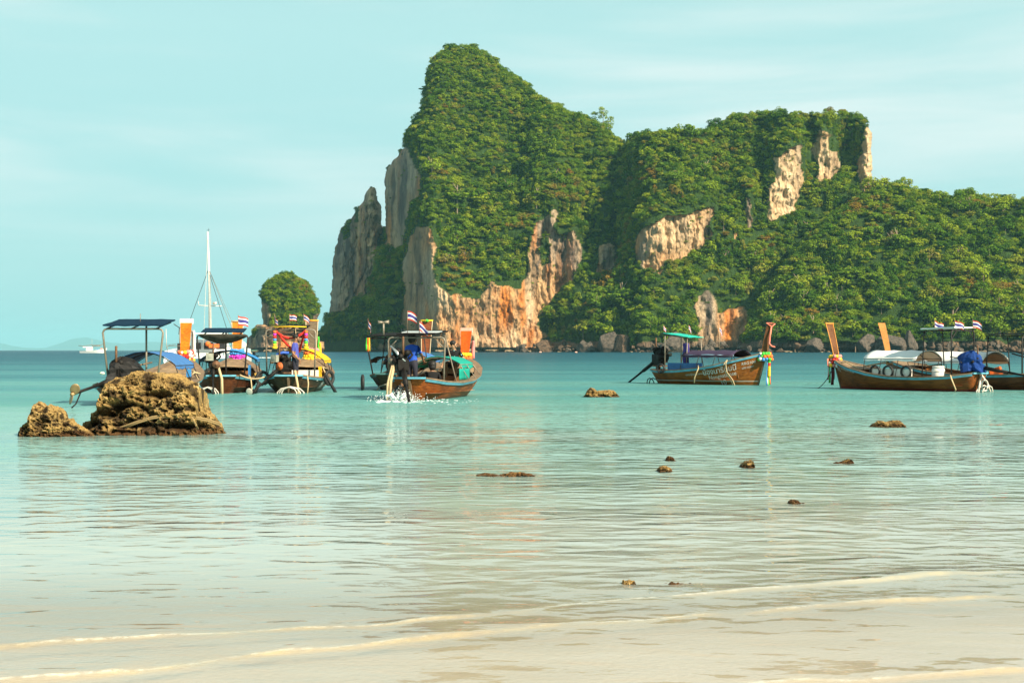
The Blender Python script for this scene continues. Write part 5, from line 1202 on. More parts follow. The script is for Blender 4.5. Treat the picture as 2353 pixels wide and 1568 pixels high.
# ------------------------------------------------------------------ people
M_SKIN = mat('brown skin', (0.26, 0.125, 0.065), 0.55, scale=6); M_SKIN2 = mat('tanned skin', (0.40, 0.22, 0.13), 0.55, scale=6); M_HAIR = mat('black hair', (0.012, 0.01, 0.009), 0.6, scale=20)
M_EYE = mat('dark eye', (0.01, 0.01, 0.01), 0.3)
def person(label, loc, yaw, joints, cloth, skin, hair='short', extra=None, shades=False):
    """joints: dict name -> (x,y,z) facing +x; cloth: dict limb group -> material"""
    J = {k: Vector(v) for k, v in joints.items()}
    bones = [('pelvis', 'belly', 'top'), ('belly', 'chest', 'top'), ('chest', 'neck', 'top'), ('neck', 'chin', 'skin'), ('chin', 'head', 'skin')]
    for s_ in 'LR': bones += [('chest', 'sh' + s_, 'top'), ('sh' + s_, 'el' + s_, 'sleeve'), ('el' + s_, 'wr' + s_, 'skin'), ('wr' + s_, 'ha' + s_, 'skin'), ('pelvis', 'hip' + s_, 'leg'), ('hip' + s_, 'kn' + s_, 'leg'), ('kn' + s_, 'an' + s_, 'shin'), ('an' + s_, 'to' + s_, 'skin')]
    rad = dict(pelvis=.145, belly=.135, chest=.155, neck=.062, chin=.075, head=.095)
    for s_ in 'LR': rad.update({'sh' + s_: .075, 'el' + s_: .045, 'wr' + s_: .030, 'ha' + s_: .036, 'hip' + s_: .105, 'kn' + s_: .065, 'an' + s_: .042, 'to' + s_: .040})
    names = list(rad); idx = {k: i for i, k in enumerate(names)}
    me = bpy.data.meshes.new('person_body'); me.from_pydata([J[k] for k in names], [(idx[a], idx[b]) for a, b, _ in bones], [])
    tmp = bpy.data.objects.new('tmp', me); COL.objects.link(tmp); sk = tmp.modifiers.new('skin', 'SKIN')
    for k, i in idx.items():
        v = me.skin_vertices[0].data[i]; r_ = rad[k]
        v.radius = (r_ * (.80 if k in ('chest', 'belly', 'pelvis') else 1), r_ * (1.05 if k in ('chest',) else 1)); v.use_root = (k == 'pelvis')
    ss = tmp.modifiers.new('sub', 'SUBSURF'); ss.levels = 2; ss.render_levels = 2
    dg = bpy.context.evaluated_depsgraph_get(); dg.update(); ev = tmp.evaluated_get(dg); body = bpy.data.meshes.new_from_object(ev); bpy.data.objects.remove(tmp)
    body.materials.clear(); slots = {}
    def slot(m):
        if m.name not in slots: slots[m.name] = len(slots); body.materials.append(m)
        return slots[m.name]
    slot(skin)
    segs = [(J[a], J[b], c) for a, b, c in bones]
    for f in body.polygons:
        c = f.center; best = None
        for a, b, g in segs:
            ab = b - a; t = max(0, min(1, (c - a).dot(ab) / max(ab.length_squared, 1e-9))); d = (c - a - ab * t).length
            if best is None or d < best[0]: best = (d, g, t)
        g = best[1]; m = cloth.get(g, skin) if g != 'skin' else skin
        if g == 'sleeve' and best[2] > cloth.get('sleeve_end', .75): m = skin
        f.material_index = slot(m); f.use_smooth = True
    o = thing('person', label, 'person', loc, yaw, None); o.scale = (1.2, 1.2, 1.2)
    link('body', body, o)
    H = J['head']; fd = (J.get('look', H + Vector((1, 0, 0))) - H).normalized(); side = Vector((-fd.y, fd.x, 0)).normalized()
    b = MB(); R = Matrix((fd, side, Vector((0, 0, 1)))).transposed()
    b.ball(H + Vector((0, 0, .045)) - fd * .022, .108, 12, 8, (1.0, .93, .90), R)
    if hair == 'bun': b.ball(H - fd * .12 + Vector((0, 0, .10)), .05, 8, 5)
    if hair == 'bushy': b.ball(H + Vector((0, 0, .05)) - fd * .02, .14, 12, 8, (1, .95, .9), R); b.ball(H - fd * .04 + Vector((0, 0, -.02)), .12, 10, 6)
    b.build('hair', M_HAIR, o)
    b = MB(); b.ball(H + fd * .075 + Vector((0, 0, -.035)), .062, 10, 7, (.8, 1.0, 1.15), R); b.add([H + fd * .12 + Vector((0, 0, .0)), H + fd * .12 + side * .014 + Vector((0, 0, -.045)), H + fd * .12 - side * .014 + Vector((0, 0, -.045)), H + fd * .155 + Vector((0, 0, -.045))], [(0, 1, 3), (0, 3, 2), (1, 2, 3)])
    for sd in (-1, 1): b.ball(H + side * .09 * sd + Vector((0, 0, -.03)), .022, 6, 4, (.7, .4, 1.2))
    b.build('face', skin, o)
    b = MB()
    for sd in (-1, 1):
        if shades: b.box(H + fd * .128 + side * .03 * sd + Vector((0, 0, -.012)), (.012, .05, .03), rot=R)
        else: b.ball(H + fd * .125 + side * .028 * sd + Vector((0, 0, -.012)), .010, 6, 4)
    b.build('sunglasses' if shades else 'eyes', M_EYE, o)
    for s_ in 'LR':   # fingers
        hd = J['ha' + s_]; d = (hd - J['wr' + s_]).normalized(); sd = d.cross(Vector((0, 0, 1)));
        sd = sd.normalized() if sd.length > .1 else Vector((0, 1, 0)); b = MB()
        for k in range(4):
            q = hd + sd * (.026 * (k - 1.5)) + d * .02; ln = (.06, .07, .066, .05)[k]; b.tube([q, q + d * ln * .55, q + d * ln * .8 + Vector((0, 0, -ln * .35))], [.010, .009, .007], 5)
        q = hd + sd * .04 - d * .02; b.tube([q, q + sd * .03 + d * .02, q + sd * .03 + d * .05], [.011, .01, .008], 5); b.build('fingers', skin, o)
    return o
def text_on(boat, txt, t0, s0, size, m, sd=-1, slant=0.0, name='lettering', rise=0.0, ofs=0.012, stretch=1.0, flip=False):
    """lettering painted on the hull: t0,s0 start, runs towards the bow (flip: towards the stern)"""
    cu = bpy.data.curves.new('txt', 'FONT'); cu.body = txt; cu.size = 1.0; cu.extrude = 0; cu.resolution_u = 2
    tmp = bpy.data.objects.new('txt', cu); COL.objects.link(tmp); dg = bpy.context.evaluated_depsgraph_get(); dg.update()
    me = bpy.data.meshes.new_from_object(tmp.evaluated_get(dg)); bpy.data.objects.remove(tmp)
    for v in me.vertices:
        x = (v.co.x + slant * v.co.y) * size * stretch; y = v.co.y * size
        t = t0 + (-x if flip else x) / boat.L; zg = boat.gz(t)
        z = (-.3 + (boat.gz(t0) + .3) * s0) + y + rise * x + (zg - boat.gz(t0)) * 0.75
        sv = max(0.02, min(.97, (z + .3) / (zg + .3)))
        p = boat.hp(t, sv, sd); p2 = boat.hp(t + .01, sv, sd); p3 = boat.hp(t, min(1, sv + .02), sd)
        nn = (p2 - p).cross(p3 - p); nn.normalize()
        if nn.y * sd < 0: nn = -nn
        v.co = p + nn * ofs
    me.materials.clear(); me.materials.append(m)
    return link(name, me, boat.root)
# ================================================================== THE BOATS IN THE BAY
W_DARK = wood_mat('dark tarred planking', (0.045, 0.027, 0.016), (0.13, 0.075, 0.038), 0.06, (0.20, 0.045, 0.03))
W_RED = wood_mat('red brown planking', (0.17, 0.038, 0.008), (0.54, 0.140, 0.022), 0.10, (0.24, 0.075, 0.03))
W_TEAK = wood_mat('varnished teak planking', (0.15, 0.044, 0.009), (0.45, 0.145, 0.022), None, stripe=0.20)
W_WALNUT = wood_mat('walnut planking', (0.12, 0.034, 0.008), (0.34, 0.105, 0.022), 0.13, (0.17, 0.018, 0.014))
W_MAHO = wood_mat('mahogany planking', (0.075, 0.020, 0.008), (0.24, 0.070, 0.025), 0.07, (0.28, 0.06, 0.03))
PR_ORANGE = wood_mat('varnished orange prow', (0.42, 0.105, 0.006), (0.74, 0.23, 0.012), planks=0)
PR_GREY = wood_mat('weathered grey prow', (0.10, 0.07, 0.045), (0.20, 0.15, 0.09), planks=0)
PR_RED = wood_mat('orange red prow', (0.66, 0.075, 0.006), (0.82, 0.125, 0.010), planks=0)
PR_BROWN = wood_mat('red brown prow', (0.14, 0.04, 0.015), (0.26, 0.08, 0.03), planks=0)
PR_DARK = wood_mat('dark brown prow', (0.09, 0.035, 0.014), (0.20, 0.085, 0.035), planks=0)
PR_HONEY = wood_mat('honey brown prow', (0.30, 0.115, 0.025), (0.48, 0.21, 0.055), planks=0)
F_BLUE = fabric('faded blue tarpaulin', (0.05, 0.15, 0.36)); F_SKY = fabric('bright blue tarpaulin', (0.035, 0.21, 0.48)); F_NAVY = mat('navy roof sheet', (0.006, 0.024, 0.05), 0.85, scale=3, spec=.08)
F_YEL = fabric('yellow canvas', (0.74, 0.44, 0.015)); F_BLACK = mat('black roof sheet', (0.012, 0.012, 0.012), 0.85, scale=3, spec=.08); F_GRN = fabric('sea green canvas', (0.01, 0.27, 0.21))
F_TEAL = fabric('green roof sheet', (0.02, 0.42, 0.33)); F_WHITE = fabric('white canvas', (0.74, 0.73, 0.70), var=.05); F_PURP = fabric('dark purple canvas', (0.045, 0.032, 0.065)); F_TARP = fabric('royal blue tarpaulin', (0.010, 0.045, 0.20))
F_GREY = mat('black plastic sheet', (0.014, 0.013, 0.013), 0.6, spec=.2, scale=4, bump=.05); F_SOLAR = mat('pale panel', (0.55, 0.58, 0.58), 0.3, scale=3)
PALE = mat('pale wood edging', (0.55, 0.42, 0.27), .7); CRATE = mat('white crate plastic', (0.74, 0.70, 0.64), .5, grime=.15, scale=5); M_TEXT = mat('white lettering paint', (0.62, 0.62, 0.58), .6, scale=12, var=.2)
W_ORIN = mat('orange inside wood', (0.45, 0.15, 0.035), .55, scale=4, var=.3, grime=.35)
def at(px, Y): return ((px - 1176) / F * Y, Y)

# ---- 1: blue canopy boat behind the big rock
x, y = at(272, 45.6)
B1 = Boat('wooden boat with a broad blue canopy behind the largest rock, white-topped orange prow', x, y, 88.5, 8.4, 1.42, W_MAHO, inner=W_ORIN, side_deck=.32, deck_t=.70)
B1.prow(PR_ORANGE, None, 'band', .14, .23, 2.97, .30, capm=F_WHITE)
B1.canopy(2.7, 5.2, 2.15, 1.30, 1.74, F_BLUE, M_DARKT, yo=-.05, skirt=.14)
k0_ = set(B1.root.children)
B1.roof(.25, 2.0, 1.9, 2.68, F_NAVY, M_STEEL, tilt=.22, front='centre', pw=1.96, brace=False)
for o in set(B1.root.children) - k0_: o.location.y -= .36
B1.engine(.55, .98, yaw=-.50, pitch=-.24, tail=1.6, ctop=.50, size=1.15, covered=F_GREY, tank=None, prop_rot=.9, prop=M_BRONZE)
B1.thwart(.6); B1.thwart(.3)
b = MB(); b.box((4.4, -1.15, 1.0), (.6, .03, .28)); b.build('side_curtain', F_SKY, B1.root)
b = MB(); b.tube([(1.2, -.36, 2.7), (1.2, -.36, 3.0)], .012, 5); b.build('antenna', M_STEEL, B1.root)
rope([B1.w(5.0, -1.2, 1.0), B1.w(5.0, -1.35, .75), B1.w(4.6, -1.45, .5), B1.w(4.7, -1.5, .1), B1.w(4.6, -1.4, -.1)], .018, 'thin rope trailing from the blue canopy boat into the water')
rope([B1.w(6.1, -.6, 1.15), B1.w(6.0, -1.0, 1.0), B1.w(5.4, -1.3, .95), B1.w(4.8, -1.25, 1.02), B1.w(4.9, -1.0, .8)], .035, 'pale rope knotted on the foredeck of the blue canopy boat')
pt = B1.w(B1.L - .05, 0, 1.72)
garland(pt, 'garland of orange, red and yellow flowers round the white-topped prow', [M_ORNG, M_YEL, M_RED, M_WHT, M_PINK], .24, .075, 4, 14, 0, 1.0)
o = thing('scarf', 'white cloth tied beside the white-topped orange prow', 'scarf', B1.w(B1.L + .1, -.28, 2.55), 1.5, None)
strips(o, [(0, 0, 0, 1.0, .10, F_WHITE, .15), (.05, .06, 0, .85, .10, F_WHITE, .25)], 'cloth')

# ---- 2: navy roof boat
x, y = at(508, 59.0)
B2 = Boat('dark wooden boat with a sagging navy roof, seen from its stern between two others', x, y, 96.5, 8.5, 1.40, W_MAHO, side_deck=.22)
B2.prow(PR_ORANGE, PALE, 'rope', .17, .27, 3.15, .30, capm=M_ROPE)
B2.canopy(3.2, 6.0, 2.4, 1.40, 1.78, F_SKY, M_DARKT, skirt=.10)
B2.roof(.5, 2.4, 1.75, 2.62, F_NAVY, M_DARKT, tilt=.18, front='centre', pw=2.1, brace=False)
b = MB(); rows = [[(.4 + .25 * i, k * .32, 2.45 - .38 * math.sin(math.pi * i / 5) * math.cos(k * .45) - .02) for k in range(-3, 4)] for i in range(6)]; b.sheet(rows, True, .02); b.build('sagging_tarp', mat('mouldy tarp', (0.07, 0.06, 0.045), .8, scale=5, var=.5), B2.root)
B2.engine(.25, 1.22, yaw=.1, pitch=-.9, tail=1.6, pulley=M_RUST, y=.35)
B2.ladder(M_WHITE, .5, .40, 3); B2.thwart(.22); B2.thwart(.42); B2.thwart(.62)
b = MB(); b.box((1.6, -1.05, .86), (1.2, .03, .62)); b.build('side_curtain', F_SKY, B2.root)
b = MB(); b.tube([B2.hp(0, 1, 1) * .2 + Vector((-.05, 0, 1.0)), Vector((-.25, -.05, .6)), Vector((-.35, -.08, -.2))], .055, 6); b.build('rudder_pole', M_ROPE, B2.root)
flag(B2.w(1.9, -.55, 2.68), .0, .62, .48, .40, .35, 'largest flag flying above the sagging navy roof', seed=1)
garland(B2.w(B2.L - .05, 0, 1.78), 'garland of blue ribbons over magenta flowers at the foot of the rope-edged orange prow', [M_LBLU, M_LBLU, M_PURP, M_PURP], .26, .085, 4, 16, 0, 1.0)
rope([B2.w(.4, -1.1, .75), B2.w(.2, -1.2, .6), B2.w(.1, -1.25, .2), B2.w(.1, -1.2, -.1)], .03, 'pale rope hanging down the dark stern below the navy roof')
rope([B2.w(1.9, -1.25, .8), B2.w(1.6, -1.38, .4), B2.w(1.5, -1.35, .15), B2.w(1.7, -1.40, .45), B2.w(1.9, -1.3, .8)], .035, 'yellow rope loop over the right side of the navy roof boat', mat('yellow rope', (.62, .36, .07), .9))

# ---- 3: KKK boat
x, y = at(662, 59.4)
B3 = Boat('black-sided wooden boat with a yellow canopy and red garlands under its roof', x, y, 91.5, 8.5, 1.42, W_DARK, side_deck=.16)
B3.prow(PR_GREY, PALE, 'rope', .20, .29, 3.2, .30, capm=mat('yellow and red rope', (.80, .32, .03), .8, scale=30, var=.5))
B3.canopy(3.0, 6.0, 2.35, 1.36, 1.86, F_YEL, M_DARKT, skirt=.12)
b = MB(); b.box((4.5, 0, 1.885), (.16, .9, .012), rot=(0, 0, .6)); b.build('canopy_patch', mat('grey patch', (.10, .10, .13), .8), B3.root)
B3.roof(.7, 2.2, 1.35, 2.80, F_BLACK, M_STEEL, tilt=.10, front='centre', pw=2.1)
b = MB(); b.tube([(.68, -.68, 2.78), (.68, 0, 2.80), (.68, .68, 2.78)], .025, 5); b.build('roof_trim', M_YEL, B3.root)
B3.engine(.25, 1.15, yaw=-.62, pitch=-.55, tail=2.05, pulley=mat('orange pulley', (.55, .12, .03), .6), y=.20, prop=M_WHITE, prop_rot=1.2, handle=False)
b = MB(); b.tube([(.1, .5, 1.60), (.2, .25, 1.70), (.25, .0, 1.68)], .06, 8); b.build('air_duct', mat('blue hose', (.03, .10, .45), .5), B3.root)
B3.ladder(M_WHITE, -.12, .55, 3); B3.thwart(.30, M_INNER); B3.thwart(.5)
b = MB(); b.tube([(.0, -.28, .95), (-.15, -.42, .3), (-.25, -.48, -.2)], [.055, .05, .05], 6); b.build('rudder_pole', M_ROPE, B3.root)
for i, (yy, ww) in enumerate([(-.55, .5), (-.95, .30), (-.15, .32)]):
    b = MB(); b.box((1.35, yy, .72), (.45, ww, .46)); o = b.build('crate', CRATE); o.parent = None; o.matrix_world = B3.M; o['label'] = ['widest white crate in the stern of the yellow canopy boat', 'white crate against the right side of the yellow canopy boat', 'white crate left of the widest one in the yellow canopy boat'][i]; o['category'] = 'crate'; o['group'] = 'white crates'
b = MB(); b.cyl((.95, .70, .3), (.95, .70, .85), .17, 12); b.cyl((.95, .70, .85), (.95, .70, .98), .10, 10); o = b.build('water_canister', CRATE); o.matrix_world = B3.M; o['label'] = 'round white canister left of the engine of the yellow canopy boat'; o['category'] = 'canister'
b = MB(); b.box((2.3, -1.08, .82), (1.1, .03, .55)); b.build('side_curtain', F_YEL, B3.root)
for k, (yy, lab) in enumerate([(.68, 'flag on the left corner of the garlanded black roof'), (.05, 'flag in the middle of the garlanded black roof'), (-.55, 'flag on the right corner of the garlanded black roof')]):
    flag(B3.w(.8, yy, 2.80), -.3 if k else -1.0, .55, .36, .26, [.9, .35, .7][k], lab, seed=k)
flag(B3.w(5.6, -.1, 1.85), -.6, .55, .30, .24, .8, 'flag standing on the front of the yellow canopy', seed=4)
gl = thing('roof_garland', 'red tinsel garlands looped under the black roof of the yellow canopy boat', 'garland', B3.w(.75, 0, 0), math.radians(91.5), None)
for a, c, sg in [((0, .62, 2.60), (0, -.62, 2.62), .30), ((.0, .58, 2.58), (.9, -.05, 1.75), .06), ((0, -.60, 2.58), (.9, -.25, 1.75), .02)]:
    b = MB()
    for q in catenary(a, c, sg, 20): b.ball(q, .055 * random.uniform(.8, 1.2), 6, 4)
    b.build('tinsel', M_RED, gl)
for sd, lab in ((.66, 'left'), (-.66, 'right')):
    o = thing('hanging_garland', 'striped flower tassel hanging from the %s corner of the black roof' % lab, 'garland', B3.w(.72, sd, 2.62), 0, 'hanging flower tassels'); b = MB(); ms = [M_ORNG, M_PURP, M_RED, M_LBLU, M_GRN, M_YEL, M_YEL]
    for k in range(7): b.m = k; b.cyl((0, 0, -.11 * k), (0, 0, -.11 * k - .10), .075 if k < 6 else .11, 8)
    b.build('flowers', ms, o)
garland(B3.w(B3.L - .05, 0, 1.80), 'fat orange flower garland at the foot of the grey prow', [M_PINK, M_ORNG, M_YEL, M_YEL], .30, .10, 4, 14)
o = thing('scarf', 'green, red and yellow scarves behind the grey prow', 'scarf', B3.w(B3.L + .15, -.30, 2.45), 1.5); strips(o, [(0, 0, 0, .95, .10, M_GRN, .1), (.02, .10, -.1, .8, .10, M_RED, .05), (0, -.08, -.3, .8, .10, M_YEL, .2)], 'cloth')
text_on(B3, 'KKK', .235, .52, .50, M_TEXT, sd=-1, slant=.25, stretch=.9)
tyre(B3.w(2.0, -1.50, .60), math.radians(60), 'tyre on the right side of the yellow canopy boat', .28, .075)
tyre(B3.w(.6, 1.16, .62), math.radians(30), 'tyre at the left stern corner of the yellow canopy boat', .26, .07)
for p0, p1, lab in [(B3.w(1.4, -1.42, .75), B3.w(1.5, -1.85, -.05), 'slanting black plank fender on the right side of the yellow canopy boat'), (B3.w(.2, 1.25, .45), B3.w(.15, 1.50, -.25), 'slanting black plank fender on the left side of the yellow canopy boat')]:
    b = MB(); b.tube([p0, p1], .07, 4); o = b.build('plank_fender', M_RUBBER); o['label'] = lab; o['category'] = 'fender'; o['group'] = 'plank fenders'
rope(catenary(B2.w(.1, -.75, .78), B3.w(.1, 1.0, .68), .12), .028, 'rope tying the navy roof boat to the yellow canopy boat')
rope([B3.w(.75, -.2, 2.7), B3.w(.75, -.30, 1.9), B3.w(.75, -.28, 1.5), B3.w(.75, -.32, 1.6)], .014, 'thin cord dangling under the black roof')
rope([B3.w(.0, -.8, .72), B3.w(-.1, -.85, .4), B3.w(-.1, -.8, -.15)], .03, 'pale rope hanging down the black stern beside the rudder pole')
rope([B3.w(2.6, -1.35, 1.0), B3.w(2.2, -1.2, 1.05), B3.w(1.9, -1.35, .8), B3.w(1.7, -1.45, .62)], .03, 'white rope looped on the right rail of the yellow canopy boat')

# ---- 4: black roof boat behind the one under way
x, y = at(893, 63.5)
B4 = Boat('dark boat with a long black roof and a brown prow crowned with yellow flowers', x, y, 82, 8.4, 1.38, W_DARK, rail=mat('dull green rail paint', (.06, .16, .16), .6, grime=.3, scale=5))
B4.prow(PR_BROWN, PALE, 'rope', .19, .29, 3.28, .30, capm=M_YEL)
B4.roof(.4, 3.4, 2.2, 2.50, F_BLACK, M_DARKT, tilt=.16, front='posts', pw=2.3, brace=False)
B4.canopy(3.8, 6.3, 2.2, 1.35, 1.72, F_BLUE, M_DARKT)
B4.canopy(1.4, 2.7, .9, 1.35, 1.50, F_BLACK, M_DARKT, yo=.70, posts=False)
B4.engine(.3, 1.10, yaw=.25, pitch=-.42, tail=2.9, tank=None, prop_rot=.2)
B4.ladder(M_STEEL, .1, .38, 1)
for k in range(-4, 5): pass
garland(B4.w(B4.L + .18, 0, 3.28), 'yellow and green flower crown on top of the red-brown prow', [M_YEL, M_YEL, M_GRN], .17, .06, 1, 12, 0, .5)
flag(B4.w(.4, 1.05, 2.44), -.9, .80, .36, .38, 1.0, 'flag with orange tassels at the left end of the long black roof', seed=2)
o = thing('tassel', 'orange and green ribbons knotted to the left roof post of the black-roofed boat', 'ribbon', B4.w(.35, 1.05, 2.35), 1.4); strips(o, [(0, 0, 0, .62, .07, M_ORNG, .05), (.03, .06, 0, .55, .06, M_GRN, -.1), (0, -.06, 0, .6, .06, M_YEL, .1)])
tyre(B4.w(.2, 1.25, .35), math.radians(100), 'tyre at the left stern of the black-roofed boat', .30, .07)

# ---- 5: boat under way with three people
x, y = at(940, 51.0)
B5 = Boat('boat under way with a green canopy and salmon-topped orange prow, three people aboard', x, y, 77.5, 8.1, 1.40, W_RED, side_deck=.20, g=(.80, .66, .60, .66, .82, 1.08, 1.28, 1.48), floor=M_BEIGE, deck_t=.72)
B5.prow(PR_RED, None, 'band', .14, .24, 2.70, .34, capm=mat('pale pink cloth', (.78, .42, .32), .8))
B5.canopy(3.3, 5.3, 1.75, 1.28, 1.55, F_GRN, M_STEEL, yo=-.15, skirt=.16)
B5.roof(.8, 2.7, 1.45, 2.42, F_BLACK, M_STEEL, tilt=.14, pw=2.15, front='posts', thick=.05)  # black colour stands in for the shaded underside of the white panel
b = MB(); b.box((1.3, -.1, 2.47), (.7, 1.35, .03), rot=(0, -.07, 0)); b.build('solar_panel', F_SOLAR, B5.root)
B5.engine(.25, 1.25, yaw=.42, pitch=-.60, tail=2.4, y=.35, tank=None, prop=M_OIL, size=1.25)
b = MB(); b.tube([(-.1, .3, 1.5), (-.1, .42, 1.75), (.0, .7, 1.95)], .03, 6); b.tube([(-.15, .1, 1.4), (-.15, .35, 1.6), (-.1, .6, 1.9)], .03, 6); b.build('exhaust_manifold', M_CHROME, B5.root)
b = MB(); b.tube([(-.05, .55, 1.25), (-.3, .60, .7), (-.35, .62, -.1)], .055, 6); b.tube([(-.05, .62, 1.25), (-.35, .70, .6), (-.4, .72, -.1)], .04, 6); b.build('rudder_pole', M_ROPE, B5.root)
B5.thwart(.35); B5.thwart(.55)
b = MB(); rows = [[(2.7 + .22 * i + .02 * math.sin(i * 3), -1.16 - .03 * math.sin(i * 2.2), 1.10 - .105 * j) for j in range(5)] for i in range(8)]; b.sheet(rows, True, .02); b.build('side_curtain', F_GRN, B5.root)
for k, (yy, h_, dr, lab) in enumerate([(.35, .82, .35, 'tallest flag above the white roof panel of the boat under way'), (-.1, .42, .6, 'shorter flag behind the tallest one on the white roof panel')]):
    flag(B5.w(.95, yy, 2.42), -.3, h_, .44, .34, dr, lab, seed=k + 3)
tr = thing('trumpet_horn', 'small double horn loudspeaker standing on the roof of the boat under way', 'loudspeaker', B5.w(.9, 1.25, 2.36), .2)
b = MB(); b.cyl((0, 0, 0), (0, 0, .42), .035, 7); b.build('horn_stand', M_STEEL, tr)
b = MB(); b.cyl((0, 0, .46), (.20, 0, .47), .03, 8, .08); b.cyl((0, 0, .46), (-.20, 0, .45), .03, 8, .08); b.build('horn', M_STEEL, tr)
garland(B5.w(B5.L - .05, 0, 1.62), 'loose orange flower garland at the foot of the orange-red prow', [M_YEL, M_ORNG, M_PINK], .24, .08, 3, 13)
o = thing('scarf', 'pale pink scarf draped down the right side of the orange-red prow', 'scarf', B5.w(B5.L + .15, -.30, 2.2), 1.3); strips(o, [(0, 0, 0, .75, .13, M_PINK, -.1)], 'cloth')
rope([B5.w(5.6, -.5, 1.25), B5.w(5.2, -.8, 1.15), B5.w(5.2, -.85, .95)], .04, 'pale rope end hanging on the foredeck of the boat under way')
tyre(B5.w(.05, .35, .18), math.radians(60), 'tyre half in the splash at the stern of the boat under way', .32, .07)

M_RBLUE = fabric('royal blue shirt', (0.025, 0.09, 0.48)); M_INDIG = fabric('indigo jersey', (0.075, 0.085, 0.36)); M_BLK = fabric('black cloth', (0.012, 0.012, 0.013)); M_DK = fabric('dark trousers', (0.03, 0.03, 0.045))
def floral():
    m = fabric('black shirt with palm print', (0.014, 0.014, 0.016)); nt = m.node_tree; p = nt.nodes['Principled BSDF']; src = p.inputs['Base Color'].links[0].from_socket
    tc = N(nt, 'ShaderNodeTexCoord'); v = N(nt, 'ShaderNodeTexVoronoi'); v.inputs['Scale'].default_value = 9; nt.links.new(tc.outputs['Object'], v.inputs[0])
    n = N(nt, 'ShaderNodeTexNoise'); n.inputs['Scale'].default_value = 30; nt.links.new(tc.outputs['Object'], n.inputs[0])
    a = N(nt, 'ShaderNodeMath', operation='MULTIPLY_ADD'); nt.links.new(n.outputs[0], a.inputs[0]); a.inputs[1].default_value = .35; nt.links.new(v.outputs[0], a.inputs[2])
    l = N(nt, 'ShaderNodeMath', operation='LESS_THAN'); l.inputs[1].default_value = .36; nt.links.new(a.outputs[0], l.inputs[0])
    mx = N(nt, 'ShaderNodeMix', data_type='RGBA'); mx.inputs[7].default_value = (.25, .5, .5, 1); nt.links.new(l.outputs[0], mx.inputs[0]); nt.links.new(src, mx.inputs[6]); nt.links.new(mx.outputs[2], p.inputs['Base Color']); return m
STAND = dict(pelvis=(0, 0, .92), belly=(0.01, 0, 1.08), chest=(0, 0, 1.30), neck=(0.0, 0, 1.46), chin=(0.02, 0, 1.54), head=(0.03, 0, 1.64),
             shL=(0, .19, 1.38), elL=(-.02, .24, 1.10), wrL=(.08, .25, .88), haL=(.10, .25, .80), shR=(0, -.19, 1.38), elR=(-.02, -.24, 1.10), wrR=(.08, -.25, .88), haR=(.10, -.25, .80),
             hipL=(0, .10, .86), knL=(.02, .11, .48), anL=(0, .11, .08), toL=(.14, .12, .03), hipR=(0, -.10, .86), knR=(.02, -.11, .48), anR=(0, -.11, .08), toR=(.14, -.12, .03))
pj = dict(STAND); pj.update(wrR=(.16, -.26, .92), haR=(.22, -.25, .86))
person('young man with tied-up hair in an indigo jersey standing in the yellow canopy boat', B3.w(.58, -.22, .36), math.radians(-8), pj, {'top': M_INDIG, 'sleeve': M_INDIG, 'leg': M_DK}, M_SKIN, 'bun')
pj = dict(STAND); pj.update(shR=(.0, -.19, 1.38), elR=(.12, -.27, 1.14), wrR=(.30, -.22, .98), haR=(.38, -.20, .93), look=(.8, -.6, 1.6))
person('boatman in a royal blue shirt standing at the tiller with his back to the beach', B5.w(1.45, .32, .24), math.radians(62), pj, {'top': M_RBLUE, 'sleeve': M_RBLUE, 'leg': M_DK}, M_SKIN, 'bushy')
SIT = dict(pelvis=(0, 0, .12), belly=(.02, 0, .27), chest=(.05, 0, .48), neck=(.07, 0, .63), chin=(.10, 0, .71), head=(.11, 0, .81),
           shL=(.05, .19, .56), elL=(.10, .28, .32), wrL=(.30, .22, .25), haL=(.38, .20, .22), shR=(.05, -.19, .56), elR=(.10, -.28, .32), wrR=(.30, -.22, .25), haR=(.38, -.20, .22),
           hipL=(.02, .11, .12), knL=(.45, .17, .20), anL=(.50, .16, -.24), toL=(.63, .17, -.28), hipR=(.02, -.11, .12), knR=(.45, -.17, .20), anR=(.50, -.16, -.24), toR=(.63, -.17, -.28))
person('person in black with bushy hair sitting low at the stern, back turned', B5.w(1.55, -.42, .24), math.radians(95), dict(SIT, look=(1, .2, .8)), {'top': M_BLK, 'sleeve': M_BLK, 'leg': M_BLK, 'shin': M_BLK, 'sleeve_end': 1.0}, M_SKIN, 'bushy')
fp = dict(SIT, look=(.2, 1.0, .84)); fp.update(elR=(-.10, -.34, .34), wrR=(-.05, -.42, .10), haR=(-.02, -.46, .03), elL=(.05, .34, .32), wrL=(.02, .40, .08), haL=(.04, .44, .02))
person('man in sunglasses and a palm-print black shirt sitting on the foredeck under way', B5.w(5.75, -.14, 1.06), math.radians(-100), fp, {'top': floral(), 'sleeve': floral(), 'leg': M_BLK}, M_SKIN2, 'short', shades=True)
MB().box((5.80, -.05, .98), (.55, .7, .22)).build('deck_box', M_DECK, B5.root)
